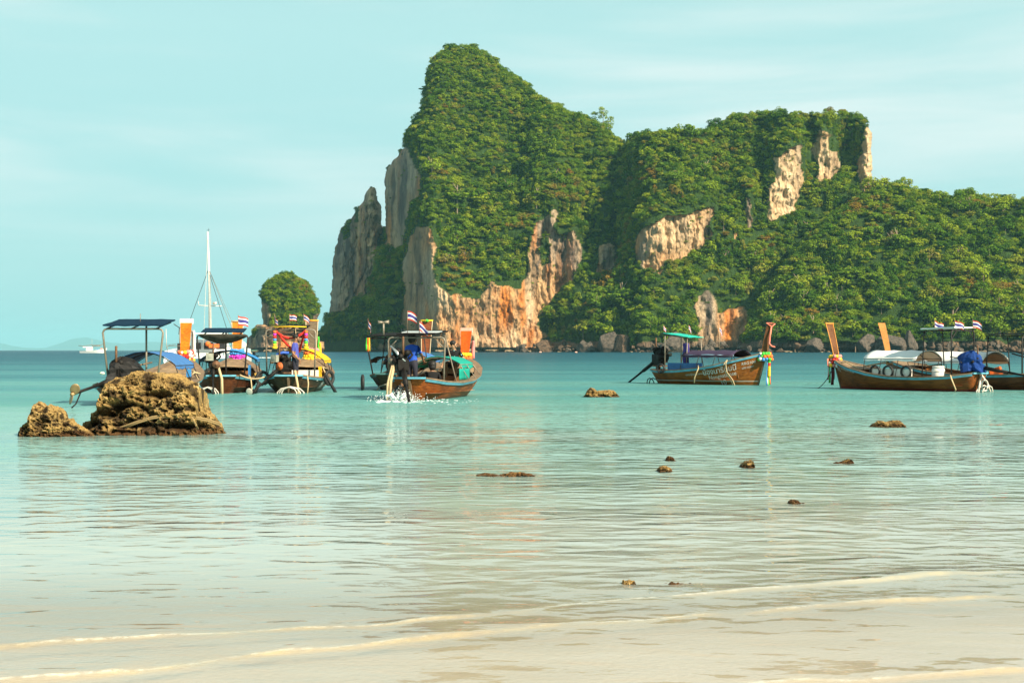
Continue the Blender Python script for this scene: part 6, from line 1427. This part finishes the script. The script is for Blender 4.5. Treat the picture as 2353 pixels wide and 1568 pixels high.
# splash thrown up by the propeller
rg = np.random.default_rng(9); b = MB(); c0 = B5.w(-.7, .35, 0)
for k in range(16):   # sheets of thrown water
    a = rg.uniform(0, 6.28); v = rg.uniform(.25, .75); q0 = c0 + Vector((math.cos(a) * .12 + .1, math.sin(a) * .12, 0)); dr = Vector((math.cos(a) * .9, math.sin(a) * .6, 0)) * v
    b.tube([q0 + dr * t + Vector((0, 0, v * 1.5 * t * (1 - t) * rg.uniform(.7, 1.3) + .02)) for t in (0, .15, .3, .5, .7)], [.05, .045, .032, .018, .006], 5)
for k in range(620):
    a = rg.uniform(0, 6.28); rr = abs(rg.normal(0, .34)); h_ = abs(rg.normal(0, .22)) * math.exp(-rr * 1.2) + .01
    s_ = rg.uniform(.005, .018); p = c0 + Vector((math.cos(a) * rr * 1.7 + .25, math.sin(a) * rr, h_)); b.ball(p, s_, 5, 3)
for k in range(170):
    q_ = rg.random() ** 1.6; p = c0 + Vector((-.5 + 3.6 * q_, rg.normal(-.25, .6 + .7 * q_), .004)); b.ball(p, rg.uniform(.015, .055) * (1.2 - q_), 6, 3, (1.8, 1.0, .28))
o = b.build('splash', mat('white water', (.85, .90, .90), .5, spec=.5), kind='stuff'); o['label'] = 'white spray and foam thrown up behind the boat under way'; o['category'] = 'splash'

# ---- 6: boat number 10, side on
B6 = Boat('teak boat with the number 10 lettered on its bow, side-on, salmon ribbon on its prow', 7.85, 77.4, -42, 6.9, 1.22, W_TEAK, g=(.76, .70, .74, .86, 1.02, 1.28, 1.46, 1.66), rb=.55, rs=.45, side_deck=.08)
B6.prow(PR_DARK, None, None, .17, .25, 3.16, .42, th=.24)
B6.canopy(2.3, 5.5, 1.75, 1.54, 1.80, F_PURP, M_DARKT, skirt=.10, hoops=4)
b = MB(); b.tube([(5.5, -.82, 1.52), (3.9, -.84, 1.56), (2.3, -.82, 1.52)], .03, 6); b.build('canopy_edge_pipe', mat('pale blue pipe', (.25, .42, .55), .6), B6.root)
B6.roof(1.0, 2.6, 1.5, 2.58, F_TEAL, M_STEEL, tilt=-.22, pw=1.5, brace=False, front='posts', thick=.03)
B6.engine(.25, 1.35, yaw=-.35, pitch=-.42, tail=3.0, tank=None, prop_rot=1.4, size=1.35)
B6.ladder(M_OIL, 0, .40, 2)
b = MB(); b.box((2.6, -1.02, .92), (2.2, .03, .42)); b.build('side_curtain', mat('dark blue board', (.015, .08, .22), .6), B6.root)
tyre(B6.w(1.15, -1.16, .82), math.radians(-42), 'tyre inside the stern of the boat numbered 10', .22, .06)
for txt, t0, s0, sz, st in [('น้องนารีตินนี', .545, .66, .40, .95), ('Nongnatinnee', .585, .455, .30, .95), ('10', .665, .20, .40, 1.0), ('RRG104', .86, .78, .21, .9), ('6202-02364', .862, .665, .13, .9), ('บรรทุกผู้โดยสาร 10+2 คน', .385, .70, .12, 1.0)]:
    text_on(B6, txt, t0, s0, sz, M_TEXT, sd=-1, stretch=st)
flag(B6.w(1.0, -.7, 2.62), .3, .55, .26, .22, 1.1, 'limp flag on the left end of the green roof', seed=0)
flag(B6.w(2.0, .2, 2.55), .3, .62, .26, .22, 1.2, 'limp flag in the middle of the green roof', seed=2)
flag(B6.w(4.1, 0, 1.86), .3, 1.25, .30, .30, 1.3, 'flag drooping on a tall pale stick above the purple canopy', seed=1, pole=PALE)
o = thing('hanging_shirt', 'purple shirt on a hanger under the green roof', 'shirt', B6.w(2.35, -.55, 2.25), math.radians(-42)); b = MB()
b.sheet([[(-.06 - .13 * u, 0, 0 - 1.0 * 0), (.06 + .13 * u, 0, 0)] if False else [(-.20 + .03 * math.sin(u * 9), .03 * math.sin(u * 4), -.12 - 1.15 * u), (-.07, .05, -.06 - 1.15 * u), (.07, -.02, -.06 - 1.15 * u), (.20 + .02 * math.sin(u * 7), .0, -.12 - 1.15 * u)] for u in [k / 7 for k in range(8)]], True, .03); b.build('shirt_cloth', fabric('purple shirt cloth', (.07, .05, .22)), o)
b = MB(); b.tube([(0, 0, .22), (0, 0, .0), (-.16, 0, -.08), (.16, 0, -.08), (0, 0, 0)], .012, 4); b.build('hanger', M_STEEL, o)
p = B6.w(B6.L - .02, 0, 1.62)
garland(p, 'green and white balloon-like cloth knots round the stem of the boat numbered 10', [M_LBLU, M_WHT, M_GRN, M_ORNG], .26, .09, 3, 12, 0, 1.0)
o = thing('ribbon_bundle', 'long yellow, green and blue ribbons hanging from the bow of the boat numbered 10', 'ribbons', B6.w(B6.L + .16, -.02, 1.5), math.radians(-42))
strips(o, [(0, -.08, 0, 1.5, .09, M_LBLU, -.02), (0.02, .07, 0, 1.62, .10, M_GRN, 0.0), (.03, .14, 0, 1.45, .06, M_ORNG, .01), (.0, -.02, 0, 1.45, .08, M_WHT, 0)], 'ribbon')
b = MB()
for k in range(12): b.m = [0, 0, 1, 1, 2, 2, 0, 0, 0, 0, 0, 0][k]; b.ball((.06, .0, -.05 - .085 * k), .085, 7, 5)
b.build('flowers', [M_YEL, M_GRN, M_RED], o)
o = thing('ribbon', 'salmon ribbon tied round the top of the dark brown prow', 'ribbon', B6.w(B6.L + .32, 0, 3.14), math.radians(-42)); b = MB()
b.tube([(-.1, -.28, .04), (-.1, .28, .04), (.16, .12, 0), (.12, -.12, -.15), (-.1, -.28, .04)], .028, 6)
b.tube([(.1, -.12, -.15), (.05, -.18, -.6), (-.02, -.15, -1.0), (.12, -.12, -1.15), (.30, -.1, -1.18)], [.04, .045, .05, .04, .03], 6); b.build('ribbon_cloth', M_SALM, o)
rope([B6.w(3.6, -1.24, 1.0), B6.w(3.7, -1.36, .85), B6.w(3.45, -1.34, .4), B6.w(3.4, -1.30, .1)], .035, 'pale rope hanging over the middle of the hull numbered 10')
for dx in (0, .1): rope([B6.w(5.3, -1.1, 1.30), B6.w(5.15 + dx, -1.16, 1.1), B6.w(5.2 + dx, -1.16, .7), B6.w(5.45 + dx, -1.0, .3), B6.w(5.6 + dx, -.95, -.1)], .025, 'doubled pale rope hanging across the lettering of the boat numbered 10', grp='doubled rope on the bow')

# ---- 7: white canopy boat
B7 = Boat('walnut boat with a white arched canopy, its engine wrapped in blue tarpaulin', 20.25, 61.6, 130, 7.7, 1.30, W_WALNUT, g=(.80, .66, .60, .62, .76, .98, 1.16, 1.38), rb=.50, inner=W_ORIN, side_deck=.10, deck_t=.74, rs=.15, floor=M_BEIGE)
B7.prow(PR_DARK, mat('orange prow edging', (.62, .26, .05), .6), None, .17, .27, 3.05, .45, capm=mat('orange prow edging', (.62, .26, .05), .6))
B7.canopy(2.5, 5.3, 2.0, 1.44, 1.78, F_WHITE, M_DARKT, skirt=.12, hoops=4)
B7.roof(.7, 2.4, 1.7, 2.74, F_WHITE, M_DARKT, tilt=-.05, pw=1.75, brace=True, front='posts', thick=.05)
B7.engine(.35, 1.15, yaw=-.10, pitch=-.14, tail=4.5, covered=F_TARP, tank=None, size=1.0, ctop=.60)
B7.ladder(M_WHITE, 0, .50, 2)
b = MB(); b.tube([(-.10, 0, .72), (-.20, .30, .35), (-.25, .55, -.2)], .045, 6); b.tube([(-.10, 0, .72), (-.20, -.30, .35), (-.25, -.55, -.2)], .045, 6); b.torus((-.25, 0, .28), .24, .035, 'x', 14, 6); b.build('stern_frame', M_WHITE, B7.root)
b = MB(); b.box((3.75, 1.05, .74), (2.1, .05, .44)); b.build('side_curtain', CRATE, B7.root)
for k, xx in enumerate((4.6, 3.9, 2.95)):
    tyre(B7.w(xx, 1.13, .84), math.radians(130), ['tyre on the white side curtain, nearest to the bow', 'tyre on the white side curtain, middle of three', 'tyre on the white side curtain, nearest to the barrel'][k], .25, .05)
o = thing('barrel', 'white plastic barrel standing in front of the blue tarpaulin', 'barrel', B7.w(1.75, .45, .26), 0); b = MB(); b.tube([(0, 0, 0), (0, 0, .05), (0, 0, .70), (0, 0, .76)], [.26, .28, .28, .24], 14); b.build('barrel_body', CRATE, o); b = MB(); b.cyl((0, 0, .76), (0, 0, .84), .26, 14); b.torus((0, 0, .62), .29, .018, 'z', 14, 5); b.build('barrel_lid', CRATE, o)
b = MB()
for k in range(4): b.box((2.3 - .22 * k, .2 + .1 * (k % 2), .50), (.18, .9, .30), rot=(0, .3, 0))
o = b.build('life_jackets', mat('orange and maroon vests', (.42, .08, .03), .8, scale=6, var=.6)); o.matrix_world = B7.M; o['label'] = 'orange and maroon life jackets heaped under the white canopy'; o['category'] = 'life jackets'; o['kind'] = 'stuff'
for k, (xx, yy) in enumerate([(1.9, .5), (.95, .4), (.2, .2)]):
    flag(B7.w(xx, yy, 2.74), -.35, .38, .44, .32, .45, ['left one of three flags on the white roof', 'middle one of three flags on the white roof', 'right one of three flags, beyond the white roof'][k], seed=k)
p = B7.w(B7.L - .05, 0, 1.50)
garland(p, 'yellow, white and red flower garland at the foot of the orange-edged dark prow', [M_WHT, M_YEL, M_RED, M_YEL, M_PINK], .25, .08, 4, 13)
o = thing('ribbon_bundle', 'green and dark red ribbons hanging from the bow of the white canopy boat', 'ribbons', B7.w(B7.L + .10, .05, 1.4), math.radians(130)); strips(o, [(0, .18, 0, 1.15, .10, M_GRN, 0), (0, -.02, 0, 1.25, .16, M_MAROON, 0), (.02, -.18, 0, 1.0, .12, M_MAROON, .04), (0, .30, 0, 1.0, .06, M_SALM, 0)])
text_on(B7, 'RRG', .965, .72, .26, M_TEXT, sd=1, stretch=.6, flip=True)
text_on(B7, 'บรรทุกผู้โดยสาร 10 คน', .90, .84, .12, M_TEXT, sd=1, flip=True)
rope(catenary(B7.w(B7.L, 0, 1.1), G(1890, 892) + Vector((-.4, 0, -.05)), .25), .018, 'dark anchor rope from the bow of the white canopy boat into the water', M_DARKT)
rope([B7.w(.75, 1.06, .72), B7.w(.6, 1.20, .55), B7.w(.45, 1.12, .1), B7.w(.55, 1.10, -.05)], .03, 'pale rope hanging down the stern quarter of the white canopy boat')
rope([B7.w(7.2, .4, 1.2), B7.w(6.6, .55, 1.25), B7.w(6.1, .62, 1.05), B7.w(5.8, .7, .95)], .03, 'pale rope lying over the foredeck of the white canopy boat')
rope([B7.w(5.9, .2, 1.05), B7.w(5.3, -.4, 1.2), B7.w(4.9, -.7, 1.18)], .035, 'pale rope stretched to the white canopy frame')

# ---- 8: boat on the right edge
B8 = Boat('dark boat cut off at the right edge, with a bare honey brown prow', 24.2, 63.4, 127, 9.2, 1.35, W_MAHO, side_deck=.10, g=(.82, .72, .66, .68, .80, 1.02, 1.20, 1.42), rs=.3, inner=W_ORIN)
B8.prow(PR_HONEY, None, None, .18, .28, 3.16, .50)
B8.canopy(3.0, 6.6, 2.1, 1.30, 1.72, F_WHITE, M_DARKT, hoops=4)
b = MB(); rows = [[(3.05 + 3.5 * i / 8, k / 4 * 1.0, 1.30 + .38 * (1 - abs(k / 4) ** 2.2) - .05) for k in range(-4, 5)] for i in range(9)]; b.sheet(rows, True, .01); b.build('canopy_underside', mat('grey underside', (.16, .13, .10), .8), B8.root)  # separate grey sheet stands in for the shaded underside of the white canopy
B8.roof(.9, 3.0, 1.8, 2.52, mat('dark weathered roof', (.05, .045, .04), .7, grime=.4), M_DARKT, tilt=0, pw=1.9, brace=False)
B8.engine(.1, 1.1, yaw=.2, pitch=-.1, tail=3.4, tank=None)
for k, yy in enumerate((.3, .55)): b = MB(); b.tube([(.4, yy, 1.25 + .15 * k), (1.9, yy + .1, 1.65 + .18 * k)], .035, 6); b.build('steering_bar', M_DARKT, B8.root)
garland(B8.w(B8.L - .05, 0, 1.60), 'red and yellow flower garland at the foot of the bare honey brown prow', [M_YEL, M_ORNG, M_RED, M_YEL], .26, .09, 3, 14)
b = MB(); b.box((2.6, .6, .82), (.5, .35, .35), rot=(0, .3, .4)); o = b.build('life_vest', M_ORNG); o.matrix_world = B8.M; o['label'] = 'orange life vest in the boat at the right edge'; o['category'] = 'life vest'
rope([B8.w(3.4, 1.25, .75), B8.w(3.5, 1.42, .5), B8.w(3.8, 1.45, .2), B8.w(4.0, 1.35, 0), B8.w(3.7, 1.46, .3), B8.w(3.3, 1.38, .7)], .028, 'looped pale rope on the hull at the right edge')
rope([B8.w(5.2, .9, .95), B8.w(5.6, .6, 1.12), B8.w(6.2, .8, 1.05), B8.w(6.6, .4, 1.15)], .03, 'pale rope on the foredeck beside the honey brown prow boat')
rope([B8.w(.9, .3, 2.5), B8.w(.9, .32, 2.1), B8.w(.9, .25, 1.9)], .05, 'black rag hanging under the roof at the right edge', M_BLK, 'rag')

# ---- white catamaran yacht behind the first boats
Yy = 118.0; cx = (482 - 1176) / F * Yy
yc = thing('catamaran', 'white sailing catamaran with a tall bare mast behind the blue canopy boats', 'yacht', (cx, Yy, 0), math.radians(97))
GEL = mat('white gelcoat', (.80, .80, .78), .3, scale=2, var=.03); DKW = mat('dark yacht window', (.015, .02, .025), .1)
s_ = Yy / F
for sd in (-1, 1):
    b = MB(); secs = []
    for i in range(9):
        u = i / 8; xx = -3.6 + 8.6 * u; wd = .75 * (1 - max(0, (u - .55) / .45) ** 2) + .03; tp = 1.75 + .25 * u
        secs.append([(xx, sd * 2.55 - wd * .5, -.3), (xx, sd * 2.55 - wd, .9), (xx + .1, sd * 2.55 - wd * .9, tp), (xx + .1, sd * 2.55 + wd * .9, tp), (xx, sd * 2.55 + wd, .9), (xx, sd * 2.55 + wd * .5, -.3)])
    n = 9; b.add([q for r_ in secs for q in r_], [(i * 6 + k, (i + 1) * 6 + k, (i + 1) * 6 + (k + 1) % 6, i * 6 + (k + 1) % 6) for i in range(n - 1) for k in range(6)] + [(5, 4, 3, 2, 1, 0), tuple(range((n - 1) * 6, n * 6))])
    b.build('yacht_hull', GEL, yc)
    b = MB(); b.box((-3.9, sd * 2.55, .55), (.7, .9, .08)); b.box((-3.8, sd * 2.55, 1.0), (.3, .9, .08)); b.build('stern_steps', GEL, yc)
b = MB(); b.box((-.2, 0, 1.35), (5.6, 3.8, .45)); b.build('bridge_deck', GEL, yc)
b = MB(); b.box((.6, 0, 2.15), (3.6, 3.4, 1.1), taper=.72); b.build('cabin', GEL, yc)
for sd in (-1, 0, 1): b = MB(); b.box((-1.12, sd * 1.0, 2.15), (.08, .75, .55), rot=(0, -.25, 0)); b.build('cabin_window', DKW, yc)
b = MB(); b.box((-2.3, 0, 3.15), (2.0, 3.2, .08)); b.build('cockpit_roof', GEL, yc)
for sd in (-1, 1):
    b = MB(); b.tube([(-3.2, sd * 1.5, 1.5), (-3.2, sd * 1.5, 3.1)], .035, 6); b.build('roof_post', M_STEEL, yc)
    b = MB(); b.tube([(-3.7, sd * 1.6, 2.1), (-3.7, sd * 3.0, 2.15), (-2.0, sd * 3.1, 2.2), (2.0, sd * 3.0, 2.3)], .02, 5); b.tube([(-3.7, sd * 3.0, 1.6), (-3.7, sd * 3.0, 2.15)], .02, 5); b.build('guard_rail', M_STEEL, yc)
mx = 1.1
mo = MB().tube([(mx, 0, 1.8), (mx - .05, .12, 7.0), (mx, .28, 11.7)], [.11, .10, .07], 8).build('mast', mat('pale mast paint', (.70, .64, .58), .4), yc)
for a_, c_, r_, m_ in [((mx, .25, 10.2), (4.8, .2, 2.0), .02, M_WHITE), ((mx, .2, 8.6), (-1.0, 2.4, 1.8), .022, M_DARKT), ((mx, .2, 8.4), (-1.0, -2.0, 1.8), .022, M_DARKT), ((mx, .2, 8.6), (-2.4, -2.6, 2.0), .020, M_STEEL), ((mx, .25, 11.2), (-3.6, .2, 2.2), .018, M_WHITE), ((mx, .2, 8.5), (4.8, .5, 2.0), .03, M_WHITE), ((mx, .2, 8.6), (-3.2, -3.0, 1.9), .014, M_STEEL)]:
    MB().tube([a_, c_], r_, 5).build('stay', m_, yc)
b = MB(); b.tube([(mx, 1.05, 5.9), (mx, 1.0, 5.55), (mx, .1, 5.5), (mx, -.9, 5.5)], .035, 6); b.build('spreader', M_WHITE, mo)
b = MB(); b.cyl((mx - .2, -.32, 5.62), (mx - .2, -.32, 5.82), .17, 10); b.build('radar_dome', M_WHITE, mo)
b = MB(); b.tube([(mx, .2, 11.7), (mx, .2, 12.0)], .012, 4); b.tube([(mx - .2, .1, 11.85), (mx, .35, 11.82)], .012, 4); b.build('wind_vane', M_DARKT, mo)
b = MB(); b.tube([(-3.4, 1.2, 2.0), (-3.4, 1.2, 4.2)], .02, 5); b.build('antenna', M_WHITE, yc)
b = MB(); b.tube([(-3.5, 3.1, 1.9), (-3.5, 3.15, 3.5)], .03, 5); b.build('antenna', M_WHITE, yc)
wt = MB(); wt.tube([(-3.4, 2.1, 1.8), (-3.4, 2.1, 3.55)], .035, 5); wto = wt.build('wind_generator', M_STEEL, yc)
for k in range(3): a = .6 + k * 2.09; MB().box((-3.5, 2.1 + .27 * math.cos(a), 3.6 + .27 * math.sin(a)), (.03, .55, .06), rot=(a, 0, 0)).build('rotor_blade', M_DARKT, wto)
b = MB(); b.box((-3.0, -.6, 2.15), (.4, .8, .3)); b.ball((-3.0, -.1, 2.3), .22, 8, 5); b.build('life_raft', M_ORNG, yc)
b = MB(); b.box((-3.4, 2.0, 2.0), (.5, .5, .7)); b.box((-3.4, 1.4, 1.9), (.4, .3, .5)); b.build('outboard_motor', M_DARKT, yc)
b = MB(); b.ball((-3.6, -2.8, 2.2), .42, 10, 6, (.6, 1.1, .8)); b.build('life_buoy_bag', M_WHT, yc)

# ---- fishing boat on the horizon
Yf = 900.0; s_ = Yf / F; px0 = 181
fb = thing('fishing_boat', 'small white fishing boat with long booms far out on the left horizon', 'boat', ((px0 - 1176) * s_, Yf, 0), math.radians(6))
def fx(u): return u * s_
b = MB(); secs = []
for i in range(12):
    u = i / 11; xx = fx(3 + 61 * u); top = s_ * (4.6 + 7.0 * u ** 2.2); bot = -.4; wd = 2.2 * (1 - max(0, (u - .5) / .5) ** 2.2) + .05
    xb = xx - (fx(6) * u ** 4)
    secs.append([(xb, -wd * .5, bot), (xx, -wd, top), (xx, wd, top), (xb, wd * .5, bot)])
n = 12; b.add([q for r_ in secs for q in r_], [(i * 4 + k, (i + 1) * 4 + k, (i + 1) * 4 + (k + 1) % 4, i * 4 + (k + 1) % 4) for i in range(n - 1) for k in range(4)] + [(3, 2, 1, 0), tuple(range((n - 1) * 4, n * 4))]); b.build('hull', GEL, fb)
b = MB(); b.box((fx(24), 0, s_ * 9.0), (fx(14), 2.6, s_ * 7)); b.build('wheelhouse', GEL, fb)
b = MB(); b.box((fx(21), 0, s_ * 13.4), (fx(22), 3.2, s_ * 1.9)); b.build('wheelhouse_roof', GEL, fb)
for k in (20, 26.5, 29.5): MB().box((fx(k), -1.33, s_ * 9.6), (fx(1.2), .04, s_ * 2.0)).build('window', DKW, fb)
MB().tube([(fx(-1), 0, s_ * 17.2), (fx(9), 0, s_ * 16), (fx(30), 0, s_ * 18.5), (fx(48), 0, s_ * 18), (fx(56), 0, s_ * 21)], .18, 5).build('boom', M_STEEL, fb)
MB().tube([(fx(30), 0, s_ * 15.5), (fx(48), 0, s_ * 16.5)], .28, 5).build('boom', M_STEEL, fb)
MB().tube([(fx(29.5), 0, s_ * 14), (fx(29.5), 0, s_ * 32)], .06, 4).build('antenna', M_WHITE, fb)
MB().box((fx(51), 0, s_ * 10.3), (fx(5), 1.4, s_ * 1.6), taper=.6).build('deck_cargo', M_ORNG, fb)
MB().box((fx(42), 0, s_ * 8.2), (fx(2.4), 1.0, s_ * 2)).build('deck_winch', M_LBLU, fb)

# ---- little boat speeding away in front of the islet
Yl = 330.0; s_ = Yl / F; X = (578 - 1176) * s_
lb = thing('speeding_boat', 'tiny boat with a green roof coming in beside the far islet', 'boat', (X, Yl, 0), 0)
b = MB(); b.add([(-.7, 0, .55), (.7, 0, .55), (.35, 0, -.1), (-.35, 0, -.1), (-.9, 5, .5), (.9, 5, .5), (.5, 5, -.1), (-.5, 5, -.1)], [(0, 1, 2, 3), (4, 7, 6, 5), (0, 3, 7, 4), (1, 5, 6, 2), (3, 2, 6, 7), (0, 4, 5, 1)]); b.build('hull', W_DARK, lb)
MB().box((0, 3, 1.75), (1.3, 1.6, .08)).build('roof_panel', F_TEAL, lb)
for a_ in (-.55, .55): MB().tube([(a_, 2.4, .5), (a_, 2.4, 1.7)], .05, 4).build('roof_post', M_DARKT, lb)
MB().tube([(0, .1, .3), (0, -.1, 1.3)], [.12, .08], 6).build('prow', PALE, lb)
MB().ball((0, 3, 1.0), .32, 6, 5, (1, .6, 1.4)).build('crew', M_BLK, lb)
b = MB()
for k in range(40): b.ball((1.2 + k * .22, rg.uniform(-.5, .8) + k * .05, .04), rg.uniform(.12, .3), 6, 3, (1.5, 1, .35))
o = b.build('wake', _mats['white water'], kind='stuff'); o.location = (X, Yl, 0); o['label'] = 'white wake of the tiny boat near the far islet'; o['category'] = 'wake'

# ---- buoys
for px, py, r_, m_, lab in [(235, 858, .15, mat('cream buoy', (.80, .76, .55), .5), 'cream mooring buoy left of the first boat'), (1241, 806.6, 1.2, mat('pink buoy', (.80, .42, .32), .5), 'left one of two pink buoys off the orange cliff'), (1323, 807, 1.2, mat('pink buoy', (.80, .42, .32), .5), 'right one of two pink buoys off the orange cliff')]:
    p = G(px, py + (.8 if py > 820 else 3)); s2 = 1 if py > 820 else p.y / F * 2.6 / 1.2
    b = MB(); b.ball((0, 0, r_ * s2 * .35), r_ * s2, 12, 8, (1.25, 1, .8)); b.torus((0, 0, r_ * s2 * .35), r_ * s2 * 1.2, r_ * s2 * .08, 'z', 14, 5)
    me = b.mesh('buoy', m_); thing('buoy', lab, 'buoy', (p.x, p.y, 0), 0, None, me)

# ================================================================== THE AIR
hb = MB(); hb.box((0, 24400, 275), (140000, 49000, 580))
hm = bpy.data.materials.new('tropical haze'); hm.use_nodes = True; nt = hm.node_tree; nt.nodes.clear()
pv = N(nt, 'ShaderNodeVolumePrincipled'); pv.inputs['Color'].default_value = (0.40, 0.86, 1.0, 1); pv.inputs['Density'].default_value = 3.8e-5; pv.inputs['Anisotropy'].default_value = 0.0
o = N(nt, 'ShaderNodeOutputMaterial'); nt.links.new(pv.outputs[0], o.inputs['Volume'])
hb.build('haze', hm, kind='stuff')
